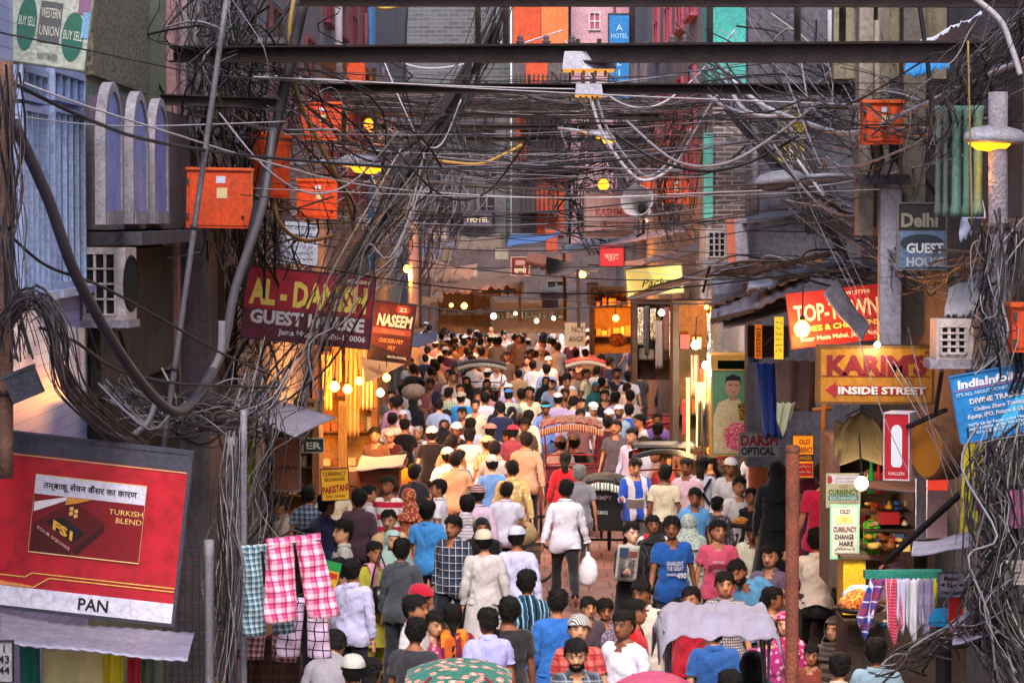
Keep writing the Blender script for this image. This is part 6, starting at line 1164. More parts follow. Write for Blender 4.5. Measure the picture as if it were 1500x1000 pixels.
    for it in range(2):
        S = np.zeros_like(V); np.add.at(S, E[:, 0], V[E[:, 1]]); np.add.at(S, E[:, 1], V[E[:, 0]])
        V = V * .55 + .45 * S / deg[:, None]
    V = _handmap(_headmap(V, True), True)
    # joint weights
    Wt = np.zeros((len(V), len(BONES)))
    for i, b in enumerate(BONES):
        a = np.array(J[b]); c = np.array(TIP[b]); ab = c - a
        t = np.clip(((V - a) @ ab) / (ab @ ab), 0, 1); dd = np.linalg.norm(V - (a + t[:, None] * ab), axis=1)
        rad = {'pelvis': .15, 'spine': .14, 'chest': .15, 'neck': .05, 'head': .1, 'uarm': .05, 'farm': .04, 'hand': .04, 'thig': .085, 'shin': .05, 'foot': .05}[b[:4] if b[:4] in ('uarm', 'farm', 'hand', 'thig', 'shin', 'foot', 'neck', 'head') else b]
        w = np.exp(-(np.maximum(dd - rad * .5, 0) / (rad * .55)) ** 2) + 1e-9
        if b[-1] in 'LR' and b[:-1] in ('uarm', 'farm', 'hand', 'thigh', 'shin', 'foot'):
            k = -1 if b[-1] == 'L' else 1; w *= np.where(V[:, 0] * k > 0, 1., 1e-6)
            if b[:4] in ('farm', 'hand'): w *= np.where(V[:, 0] * k > .2, 1, 1e-4)
        if b in ('pelvis', 'spine', 'chest', 'neck', 'head'): w *= np.where(np.abs(V[:, 0]) > .27, 1e-4, 1)
        if b == 'head': w *= np.where(V[:, 2] > 1.47, 3, .01)
        if b in ('chest', 'spine'): w *= np.where(V[:, 2] > 1.47, .01, 1)
        Wt[:, i] = w
    Wt /= Wt.sum(1, keepdims=True)
    Fa = np.array([f if len(f) == 4 else (*f, f[-1]) for f in F_])
    dom = np.array([b[:4] for b in BONES])[Wt.argmax(1)]
    side = np.sign(V[:, 0])
    # normals in rest
    n = np.zeros_like(V); fn = np.cross(V[Fa[:, 2]] - V[Fa[:, 0]], V[Fa[:, 3]] - V[Fa[:, 1]])
    for c in range(4): np.add.at(n, Fa[:, c], fn)
    n /= np.linalg.norm(n, axis=1)[:, None] + 1e-12
    uarm = np.zeros(len(V))     # distance along the arm from the shoulder
    for k, sd in ((-1, 'L'), (1, 'R')):
        dd = np.array((ARM.x * k, 0, ARM.z)); u = (V - np.array(J['uarm' + sd])) @ dd
        uarm = np.where(side == k, u, uarm)
    isarm = np.isin(dom, ['uarm', 'farm', 'hand']) & (np.abs(V[:, 0]) > .15)
    isleg = np.isin(dom, ['thig', 'shin', 'foot'])
    return dict(V=V, F=Fa, W=Wt, N=n, dom=dom, uarm=uarm, arm=isarm, leg=isleg, side=side)
TPL = {'hi': make_template(.026), 'mid': make_template(.036), 'lo': make_template(.036, .36)}
VOX = {'hi': .026, 'mid': .036, 'lo': .055}

def rot3(rx, ry, rz): return np.array(Matrix.Rotation(R(rz), 3, 'Z') @ Matrix.Rotation(R(ry), 3, 'Y') @ Matrix.Rotation(R(rx), 3, 'X'))
def pose_mats(pose):
    G = {}; p = {}
    for b in BONES:
        r = rot3(*pose.get(b, (0, 0, 0))); pa = PAR[b]
        if pa is None: G[b] = r; p[b] = np.array(J[b]) + np.array(pose.get('shift', (0, 0, 0)))
        else: G[b] = G[pa] @ r; p[b] = G[pa] @ (np.array(J[b]) - np.array(J[pa])) + p[pa]
    return G, p
def deform(V, Wt, G, p):
    out = np.zeros_like(V)
    for i, b in enumerate(BONES):
        w = Wt[:, i]; m = w > 1e-4
        out[m] += w[m, None] * ((V[m] - np.array(J[b])) @ G[b].T + p[b])
    return out
def wave3(V, f, ph):
    return (np.sin(V[:, 0] * f + V[:, 2] * f * .6 + ph) * np.sin(V[:, 2] * f * 1.1 - V[:, 1] * f * .5 + ph * 2.1) + .6 * np.sin(V[:, 0] * f * 2.3 - V[:, 2] * f * 1.7 + ph * 3) * np.sin(V[:, 1] * f * 2.1 + ph)) * .6

def poses(kind, r):
    u = r.uniform; d = {}
    da = 27 + u(-3, 3)
    arms = lambda l, rr: d.update({'uarmL': (l, -da + 6, 0), 'uarmR': (rr, da - 6, 0), 'farmL': (-12 + u(-14, 4), -4, 0), 'farmR': (-12 + u(-14, 4), 4, 0)})
    arms(u(-8, 8), u(-8, 8))
    d['chest'] = (u(-2, 5), 0, u(-6, 6)); d['head'] = (u(-6, 8), u(-4, 4), u(-18, 18)); d['pelvis'] = (0, u(-1.5, 1.5), u(-5, 5))
    if kind == 'walk':
        s = r.choice((-1, 1)); a = u(13, 22)
        d['thighL'] = (-a * s, 0, 0); d['thighR'] = (a * s, 0, 0)
        d['shinL'] = (8 if s > 0 else 26, 0, 0); d['shinR'] = (26 if s > 0 else 8, 0, 0)
        arms(a * .8 * s, -a * .8 * s); d['chest'] = (3, 0, 5 * s)
    elif kind == 'stand':
        d['thighL'] = (u(-4, 4), u(-2, 4), 0); d['thighR'] = (u(-4, 4), u(-4, 2), 0)
    elif kind == 'hold':     # both forearms raised in front
        d['uarmL'] = (-22, -20, 10); d['uarmR'] = (-22, 20, -10); d['farmL'] = (-75, 0, 0); d['farmR'] = (-75, 0, 0); d['farmL'] = (-78, 0, 25); d['farmR'] = (-78, 0, -25); d['head'] = (14, 0, u(-8, 8))
    elif kind == 'holdR':
        d['uarmR'] = (-20, 18, 0); d['farmR'] = (-82, 0, -28)
    elif kind == 'holdL':
        d['uarmL'] = (-20, -18, 0); d['farmL'] = (-82, 0, 28)
    elif kind == 'face':     # hand raised to the face
        d['uarmR'] = (-42, 20, -12); d['farmR'] = (-118, 0, -30); d['head'] = (4, 0, u(-10, 10))
    elif kind == 'sit':
        d['thighL'] = (-84, 4, 4); d['thighR'] = (-84, -4, -4); d['shinL'] = (84, 0, 0); d['shinR'] = (84, 0, 0)
        d['uarmL'] = (-22, -20, 0); d['uarmR'] = (-22, 20, 0); d['farmL'] = (-45, 0, 15); d['farmR'] = (-45, 0, -15)
    elif kind == 'ride':     # sitting, both hands forward on a handlebar
        d['thighL'] = (-70, 8, 4); d['thighR'] = (-70, -8, -4); d['shinL'] = (75, 0, 0); d['shinR'] = (75, 0, 0)
        d['chest'] = (8, 0, 0); d['uarmL'] = (-42, -14, 0); d['uarmR'] = (-42, 14, 0); d['farmL'] = (-22, 0, 4); d['farmR'] = (-22, 0, -4)
    elif kind == 'bend':
        d['spine'] = (20, 0, 0); d['chest'] = (22, 0, 0); d['head'] = (-10, 0, 0); d['uarmL'] = (-40, -20, 0); d['uarmR'] = (-40, 20, 0); d['farmL'] = (-40, 0, 0); d['farmR'] = (-40, 0, 0)
        d['pelvis'] = (8, 0, 0); d['thighL'] = (-8, 0, 0); d['thighR'] = (-8, 0, 0)
    elif kind == 'lean':
        d['spine'] = (8, -16, 0); d['chest'] = (6, -18, 0); d['head'] = (0, 10, 0)
    elif kind == 'up':       # both arms raised
        d['uarmL'] = (-150, -10, 0); d['uarmR'] = (-140, 10, 0); d['farmL'] = (-20, 0, 0); d['farmR'] = (-40, 0, 0); d['thighL'] = (-84, 4, 4); d['thighR'] = (-84, -4, -4); d['shinL'] = (84, 0, 0); d['shinR'] = (84, 0, 0)
    return d

SKIN = ['a06a4c', 'b07a5a', '8c5a3e', 'bc8a6a', '7c4e36', 'b88266']
_skm = None
def skin_mat():
    global _skm
    if _skm is None:
        m, t, b = base_mat('skin', .55, 0, .4)
        a = t.new('ShaderNodeAttribute'); a.attribute_name = 'col'; t.l.new(a.outputs['Color'], b.inputs['Base Color'])
        b.inputs['Subsurface Weight'].default_value = .0
        _skm = m
    return _skm
def hair_mat(col):
    key = ('hair', col)
    if key not in _mats:
        m, t, b = base_mat('hair', .62, 0, .22); v, x, y, z = sep(t)
        mp = t.new('ShaderNodeMapping'); mp.inputs['Scale'].default_value = (60, 60, 14); t.l.new(v, mp.inputs[0])
        n = t.noise(2.5, 4, mp.outputs[0]); c = rgba(col)
        t.l.new(t.mix(n, c, tuple(min(1, q * 1.8 + .004) for q in c[:3]) + (1,)), b.inputs['Base Color']); bump(t, b, n, .9, .02)
        _mats[key] = m
    return _mats[key]
def np_mesh(name, V, F, mat, col=None, smooth=True):
    me = bpy.data.meshes.new(name); n = len(V)
    V = np.asarray(V, float); F = np.asarray(F, np.int32)
    tri = F[:, 3] == F[:, 2]
    tot = np.where(tri, 3, 4); st = np.concatenate(([0], np.cumsum(tot)[:-1]))
    li = F.ravel() if not tri.any() else np.concatenate([f[:3] if t else f for f, t in zip(F, tri)])
    me.vertices.add(n); me.vertices.foreach_set('co', V.ravel())
    me.loops.add(int(tot.sum())); me.loops.foreach_set('vertex_index', li.astype(np.int32))
    me.polygons.add(len(F)); me.polygons.foreach_set('loop_start', st.astype(np.int32)); me.polygons.foreach_set('loop_total', tot.astype(np.int32))
    me.polygons.foreach_set('use_smooth', np.ones(len(F), bool))
    me.materials.append(mat)
    if col is not None:
        a = me.color_attributes.new('col', 'FLOAT_COLOR', 'POINT'); a.data.foreach_set('color', np.asarray(col, np.float32).ravel())
    me.update(calc_edges=True); me.validate(); return me
def subset(F, keep):
    """faces whose four corners are all kept, re-indexed"""
    fk = keep[F].all(1); f = F[fk]; ids = np.unique(f); mp = np.full(len(keep), -1); mp[ids] = np.arange(len(ids)); return ids, mp[f]
def ring_sheet(rings):
    """rings: list of (n,3) arrays -> verts, faces (open tube)"""
    n = len(rings[0]); V = np.concatenate(rings); F = []
    for i in range(len(rings) - 1):
        for j in range(n): F.append((i * n + j, (i + 1) * n + j, (i + 1) * n + (j + 1) % n, i * n + (j + 1) % n))
    return V, np.array(F)

def person(loc, face, ht, label, top, bottom, kind='shirt', pose='stand', sleeve='half', hair='short', haircol='0a0807', hat=None, hatmat=None, skin=None, lod='hi', seed=0,
           beard=None, shoes='241d1a', shawl=None, build=1., hem=.80, over=None, group='people walking in the street', tilt=0):
    """kind: shirt | tee | kurta | burqa | salwar(kurta+loose trousers).  top/bottom: materials"""
    r = random.Random(seed * 7919 + 13); T = TPL[lod]; V0 = T['V'].copy(); N0 = T['N']; F = T['F']
    pz = poses(pose, r) if isinstance(pose, str) else pose
    if over: pz.update(over)
    bw = build * r.uniform(.95, 1.06)
    torso = ~T['arm'] & (V0[:, 2] < 1.44)
    Vb = V0.copy(); Vb[:, 0] = np.where(torso | T['leg'], Vb[:, 0] * (1 + (bw - 1) * .6), Vb[:, 0] + np.sign(Vb[:, 0]) * (bw - 1) * .1 * (V0[:, 2] < 1.45)); Vb[:, 1] = np.where(torso, Vb[:, 1] * bw, Vb[:, 1])
    if kind != 'child': pass
    G, p = pose_mats(pz)
    s = ht / 1.70
    root = empty('person', loc, R(face)); root['label'] = label; root['category'] = 'person'; root['group'] = group
    sk = np.array(lin(skin or r.choice(SKIN))) * r.uniform(.95, 1.3)
    ph = r.uniform(0, 6)
    z = V0[:, 2]; x = np.abs(V0[:, 0]); y = V0[:, 1]
    ishead = (z > 1.475) & (x < .12)
    # ---- body
    under = np.zeros(len(V0), bool)
    slv = {'half': .17, 'full': .50, 'none': .02}[sleeve]
    covered = (~T['arm'] & (z < 1.41) & (z > .12)) | (T['arm'] & (T['uarm'] < slv - .02))
    hc = np.array((0, .012, 1.50)); hw = _ss((V0[:, 2] - 1.47) / .05)[:, None] * (~T['arm'])[:, None]; Vb = Vb + (Vb - hc) * .09 * hw      # a slightly fuller head
    VB = Vb - N0 * np.where(covered, .010, 0)[:, None]
    col = np.ones((len(V0), 4)); col[:, :3] = sk
    front = (y < -.045) & ishead
    def blob(cx, cz, rx, rz): return np.clip(1.35 - ((x - cx) / rx) ** 2 - ((z - cz) / rz) ** 2, 0, 1) * front
    eye = blob(.032, 1.602, .017, .0085); brow = blob(.034, 1.622, .024, .008); lip = blob(0, 1.532, .027, .010); cheek = blob(.04, 1.57, .02, .02)
    stub = np.clip((1.55 - z) / .03, 0, 1) * np.clip((-.01 - y) / .03, 0, 1) * ishead * (.35 if (hair == 'short' and ht > 1.55) else 0)
    for m, c, a in ((cheek, sk * 1.15, .5), (stub, sk * .45, 1), (lip, np.array((.16, .05, .045)), .75), (brow, np.array((.012, .009, .008)), .9), (eye, np.array((.03, .022, .018)), .85)):
        w = (m * a)[:, None]; col[:, :3] = col[:, :3] * (1 - w) + c * w
    if beard:
        bc = np.array(lin(beard)); w = np.clip((1.565 - z) / .02, 0, 1) * np.clip((.02 - y) / .03, 0, 1) * ishead * (1 - np.clip(lip * 1.2, 0, 1)); col[:, :3] = col[:, :3] * (1 - w[:, None]) + bc * w[:, None]
    must = blob(0, 1.549, .032, .007) * (1 if (beard or r.random() < .45) and hair == 'short' and ht > 1.58 else 0)
    col[:, :3] = col[:, :3] * (1 - must[:, None]) + np.array((.012, .01, .009)) * must[:, None]
    D = lambda vv, ids=None: deform(vv, T['W'] if ids is None else T['W'][ids], G, p) * s
    body = link('body', np_mesh('body', D(VB), F, skin_mat(), col), root)
    vox = VOX[lod]
    def shell(name, keep, off, mat, extra=None, zlo=None, zhi=None, ul=None):
        """cloth lying off the body; zlo / zhi / ul cut it cleanly at a hem, neckline or cuff"""
        keep = keep.copy()
        if zlo is not None: keep &= T['arm'] | (z > zlo - vox * 1.1)
        if zhi is not None: keep &= z < zhi + vox * .9
        if ul is not None: keep &= ~T['arm'] | (T['uarm'] < ul + vox * 1.1)
        ids, f = subset(F, keep)
        if not len(f): return None
        vv = Vb[ids] + N0[ids] * (off[ids][:, None] if isinstance(off, np.ndarray) else off)
        na = ~T['arm'][ids]
        if zlo is not None: vv[na, 2] = np.maximum(vv[na, 2], zlo + .006 * np.sin(vv[na, 0] * 31 + ph))
        if zhi is not None: vv[:, 2] = np.minimum(vv[:, 2], zhi)
        if ul is not None:
            dv = np.stack([ARM.x * T['side'][ids], 0 * ids, np.full(len(ids), ARM.z)], 1)
            ex_ = np.maximum(T['uarm'][ids] - ul, 0) * T['arm'][ids]; vv -= dv * ex_[:, None]
        vv = D(vv, ids)
        if extra is not None:
            ev, ef = extra; f = np.concatenate([f, ef + len(vv)]); vv = np.concatenate([vv, ev])
        return link(name, np_mesh(name, vv, f, mat), root)
    wr = wave3(V0, 46, ph) * .009 + wave3(V0, 21, ph + 1) * .012
    def skirt(z0, z1, flare, n=22, rows=9, slack=.03, wav=.012):
        """cloth tube hanging round both legs from height z0 to z1 (rest heights)"""
        rings = []
        for i in range(rows + 1):
            t = i / rows; zz = z0 + (z1 - z0) * t
            def legpt(sd):
                k = -1 if sd == 'L' else 1
                q = np.array([[.10 * k, 0, zz]]); w = np.zeros((1, len(BONES)))
                if zz > .9: w[0, BONES.index('pelvis')] = 1
                elif zz > .49: w[0, BONES.index('thigh' + sd)] = 1
                else: w[0, BONES.index('shin' + sd)] = 1
                return deform(q, w, G, p)[0]
            a, b_ = legpt('L'), legpt('R'); c = (a + b_) / 2; half = np.abs(b_ - a) / 2
            hx = max(half[0], .09) + .075 + slack + flare * t; hy = half[1] * .8 + .115 + slack + flare * t * .9
            ang = np.linspace(0, 2 * math.pi, n, endpoint=False)
            wob = 1 + wav * t * 6 * np.sin(ang * 7 + ph) * .5 + wav * 2 * np.sin(ang * 4 + ph * 2 + t * 3)
            rings.append(np.stack([c[0] + hx * np.cos(ang) * wob, c[1] + hy * np.sin(ang) * wob, np.full(n, c[2])], 1) * s)
        return ring_sheet(rings)
    loose = .014 + .022 * np.clip((1.30 - z) / .3, 0, 1) * (~T['arm']) + .010 * T['arm'] * np.clip(T['uarm'] / .2, 0, 1)
    tk = ~T['leg'] | (z > .86)
    neckline = 1.452 if kind in ('shirt', 'kurta', 'salwar') else 1.44
    vneck = (y < -.02) & (x < (z - 1.365) * .55) & (z > 1.365)
    if kind in ('shirt', 'tee'):
        shell('shirt' if kind == 'shirt' else 't_shirt', ~vneck, loose + wr + .012 * (z < .95), top, None, hem, neckline, slv)
        if kind == 'shirt':
            ids, f = subset(F, (z > 1.425) & (z < 1.478) & (x < .09) & ~((y < -.03) & (x < .028)))
            if len(f):
                vv = D(Vb[ids] + N0[ids] * .016, ids); link('collar', np_mesh('collar', vv, f, top), root)
    elif kind in ('kurta', 'salwar'):
        ex = skirt(.97, .50 if kind == 'kurta' else .46, .05 if kind == 'kurta' else .07)
        shell('kurta', ~vneck, loose + wr, top, ex, .9, neckline, slv)
    elif kind == 'burqa':
        shell('robe', z > 0, loose + .02 + wr * 1.3, top, skirt(.99, .05, .10, 24, 12, .05, .02), .9, 1.46, .53)
    if kind == 'saree':
        shell('blouse', ~vneck, loose * .6, top, None, 1.0, 1.44, .14)
        V_, F_ = skirt(1.02, .04, .07, 24, 12, .02, .018); link('saree_skirt', np_mesh('saree_skirt', V_, F_, bottom), root)
    elif kind != 'burqa':
        lo = .016 + .014 * np.clip((.6 - z) / .4, 0, 1) + (.03 if kind == 'salwar' else 0) * np.clip((.9 - z) / .5, 0, 1)
        keep = ((T['leg']) | ((z < 1.0) & ~T['arm'])) & (z > .075) & (z < .99) & ~((T['dom'] == 'foot') & (z < .06)) & (y > -.10 - (z > .2))
        shell('trousers', keep, lo + wr * .6, bottom, None, .06, .985)
        if hem > .9:
            shell('belt', (z > .955) & (z < 1.025) & ~T['arm'], .03, plain('14100e', .4))
    if lod == 'hi':
        for k in (-1, 1):
            shell('shoe', (z < .085) & (T['side'] == k) & T['leg'], .009, plain(shoes, .5))
    # ---- hair and head cover
    hm = hair_mat(haircol)
    hz = 1.592 + .035 * np.clip((-y + .02) / .06, 0, 1) + r.uniform(-.004, .006)       # lower edge of the hair: nape low, brow high
    back = np.clip((y - .0) / .05, 0, 1)
    edge = np.where(y < -.02, 1.640 + .010 * np.sin(V0[:, 0] * 70 + ph) + .006 * np.sin(V0[:, 0] * 210 + ph), 1.62 - back * .10)
    edge = np.where((x > .07) & (y > -.03) & (y < .03), 1.598, edge)
    scalp = ishead & (z > edge)
    vol = {'short': .019, 'bald': .0, 'thick': .034, 'bob': .024, 'long': .018, 'bun': .016}.get(hair, .019) * r.uniform(.8, 1.25)
    top_ = np.clip((z - 1.62) / .06, 0, 1)
    if hat in ('kufi', 'cap', 'turban', 'helmet'): vol = .010; scalp = scalp & (z < 1.648)
    if hair != 'bald' and hat not in ('scarf',) and kind != 'burqa':
        wv = (wave3(V0, 95, ph) * .010 + wave3(V0, 210, ph + 2) * .005) * (.3 if hat else 1)
        ex = None
        if hair in ('long', 'bob', 'braid'):
            bot = 1.18 if hair == 'long' else (1.40 if hair == 'bob' else 1.05); rows = 8; rings = []
            for i in range(rows + 1):
                t = i / rows; zz = 1.62 + (bot - 1.62) * t; ang = np.linspace(0, 2 * math.pi, 14, endpoint=False)
                w = (.078 * (1 - .3 * t) if hair != 'braid' else max(.022, .075 * (1 - t * 2.2))); yy = .045 + .075 * min(1, t * 2)
                rr = np.stack([w * np.cos(ang), yy + (.055 * (1 - .5 * t) if hair != 'braid' else max(.02, .05 * (1 - t * 1.6))) * np.sin(ang), np.full(14, zz) + .004 * np.sin(ang * 5)], 1)
                ww = np.zeros((14, len(BONES))); a = min(1, max(0, (zz - 1.35) / .2)); ww[:, BONES.index('head')] = a; ww[:, BONES.index('chest')] = 1 - a
                rings.append(deform(rr, ww, G, p) * s)
            ex = ring_sheet(rings)
        if hair == 'bun':
            ang = np.linspace(0, 2 * math.pi, 12, endpoint=False); rings = []
            for t in np.linspace(-1, 1, 7):
                rad = .048 * math.sqrt(max(.02, 1 - t * t)); rr = np.stack([rad * np.cos(ang), .115 + .04 * t * .9 + 0 * ang, 1.60 + rad * np.sin(ang)], 1)
                ww = np.zeros((12, len(BONES))); ww[:, BONES.index('head')] = 1; rings.append(deform(rr, ww, G, p) * s)
            ex = ring_sheet(rings)
        if lod != 'lo':          # loose locks that break the outline
            ids = np.nonzero(scalp & (r.random() > -1))[0]; pick = np.array([ids[r.randrange(len(ids))] for _ in range(170)]) if len(ids) else ids
            if len(pick):
                n0 = N0[pick]; rs = np.random.RandomState(seed + 5); dn = np.array((0, .25, -.75)) - n0 * (n0 @ np.array((0, .25, -.75)))[:, None]; fl = dn + rs.normal(0, .45, dn.shape) + n0 * .35; fl /= np.linalg.norm(fl, axis=1)[:, None] + 1e-9
                b0 = Vb[pick] + n0 * (vol * (.5 + .7 * top_[pick]))[:, None]; sd_ = np.cross(fl, n0) * .006; L_ = rs.uniform(.018, .045, (len(pick), 1))
                lk = np.concatenate([b0 - sd_, b0 + sd_, b0 + fl * L_ + n0 * .006]); lk = deform(lk, np.tile(T['W'][pick], (3, 1)), G, p) * s; m_ = len(pick)
                lf = np.array([(i, i + m_, i + 2 * m_, i + 2 * m_) for i in range(m_)])
                ex = (lk, lf) if ex is None else (np.concatenate([ex[0], lk]), np.concatenate([ex[1], lf + len(ex[0])]))
        shell('hair', scalp, vol * (.5 + .7 * top_) + wv + .004, hm, ex)
    if beard and lod != 'lo':
        shell('beard', ishead & (z < 1.548) & (y < .0) & (z > 1.478) & ~((np.abs(z - 1.532) < .011) & (x < .03)), .010, hair_mat(beard))
    if hat == 'kufi':
        shell('cap', ishead & (z > 1.628), .026 + .004 * top_ + .004 * (z > 1.685), hatmat)
    elif hat == 'cap':
        vis = []
        for i in range(2):
            ang = np.linspace(math.pi, 2 * math.pi, 9); rr = .088 if i == 0 else .165
            vis.append(np.stack([np.cos(ang) * (.085 if i == 0 else .078), np.sin(ang) * rr * (1 if i else .98) + .0, np.full(9, 1.648 - .018 * i)], 1))
        ring = np.concatenate([vis[0], vis[1]]); ww = np.zeros((18, len(BONES))); ww[:, BONES.index('head')] = 1
        vv = deform(ring, ww, G, p) * s; ef = np.array([(i, i + 1, i + 10, i + 9) for i in range(8)])
        shell('cap', ishead & (z > 1.63), .028 + .006 * top_, hatmat, (vv, ef))
    elif hat == 'turban':
        shell('turban', ishead & (z > 1.625), .03 + .02 * np.clip((1.70 - z) / .05, 0, 1) + .006 * np.sin(z * 260 + V0[:, 0] * 40), hatmat)
    elif hat == 'band':
        shell('headband', ishead & (z > 1.630) & (z < 1.672), .036, hatmat)
    elif hat == 'helmet':
        shell('helmet', ishead & (z > 1.56) & ~((y < -.03) & (z < 1.63)), .036, hatmat)
    if hat == 'scarf' or kind == 'burqa':
        mt = hatmat or top; ang = np.linspace(0, 2 * math.pi, 24, endpoint=False); rings = []
        for i in range(8):                      # drape from the jaw to the chest and shoulders
            t = i / 7; zz = 1.56 - .26 * t; rx = .092 + .115 * t ** .8; ry = .105 + .055 * t; cy = .01 + .01 * t
            rr = np.stack([rx * np.cos(ang), cy + ry * np.sin(ang), zz - .05 * t * np.maximum(0, np.sin(ang)) + .008 * np.sin(ang * 6 + ph) * t], 1)
            ww = np.zeros((24, len(BONES))); a = max(0, 1 - t * 2.2); ww[:, BONES.index('head')] = a; ww[:, BONES.index('chest')] = 1 - a
            rr = deform(rr, ww, G, p) * s
            rings.append(rr)
        ev, ef = ring_sheet(rings)
        # leave the face open
        opening = (y < -.045) & (x < .052) & (z > (1.505 if (kind != 'burqa' or r.random() < .4) else 1.585)) & (z < 1.645)
        keepf = np.ones(len(ef), bool)
        if kind != 'burqa': 
            for q, fc in enumerate(ef):
                j = fc[0] % 24; i = fc[0] // 24
                if i < 2 and 15 <= j <= 20: keepf[q] = False
        shell('head_scarf' if kind != 'burqa' else 'veil', ishead & (z > 1.515) & ~opening, .024 + .008 * np.clip((y) / .08, 0, 1) + wave3(V0, 60, ph) * .003, mt, (ev, ef[keepf]))
    if shawl is not None:
        # long scarf laid over both shoulders, hanging down the front or over the back
        for k in (-1, 1):
            mb = []; n = 16
            for i in range(n + 1):
                t = i / n
                if t < .35: q = (.075 * k + .02 * k * t, .12 - .02 * t, 1.30 + .16 * (t / .35)); 
                else: q = (.085 * k + .03 * k * (t - .35), -.135 - .02 * math.sin(t * 5), 1.44 - .75 * (t - .35))
                if t >= .28 and t < .42: q = (.082 * k, .10 - .235 * (t - .28) / .14, 1.468 - .02 * abs(t - .35))
                for wdt in (-.05, .0, .05): mb.append((q[0] + wdt, q[1] - .008 * math.cos(wdt * 60), q[2] + .012 * (1 - abs(wdt) * 20)))
            rr = np.array(mb); ww = np.zeros((len(rr), len(BONES))); ww[:, BONES.index('chest')] = np.clip((rr[:, 2] - .95) / .2, 0, 1); ww[:, BONES.index('pelvis')] = 1 - ww[:, BONES.index('chest')]
            vv = deform(rr, ww, G, p) * s
            ef = np.array([(i * 3 + j, i * 3 + j + 1, i * 3 + j + 4, i * 3 + j + 3) for i in range(n) for j in range(2)])
            link('dupatta', np_mesh('dupatta', vv, ef, shawl), root)
    root['_hand'] = [float(q) for q in (p['handL'] * s)]
    if tilt: root.rotation_euler.x = R(tilt)
    return root
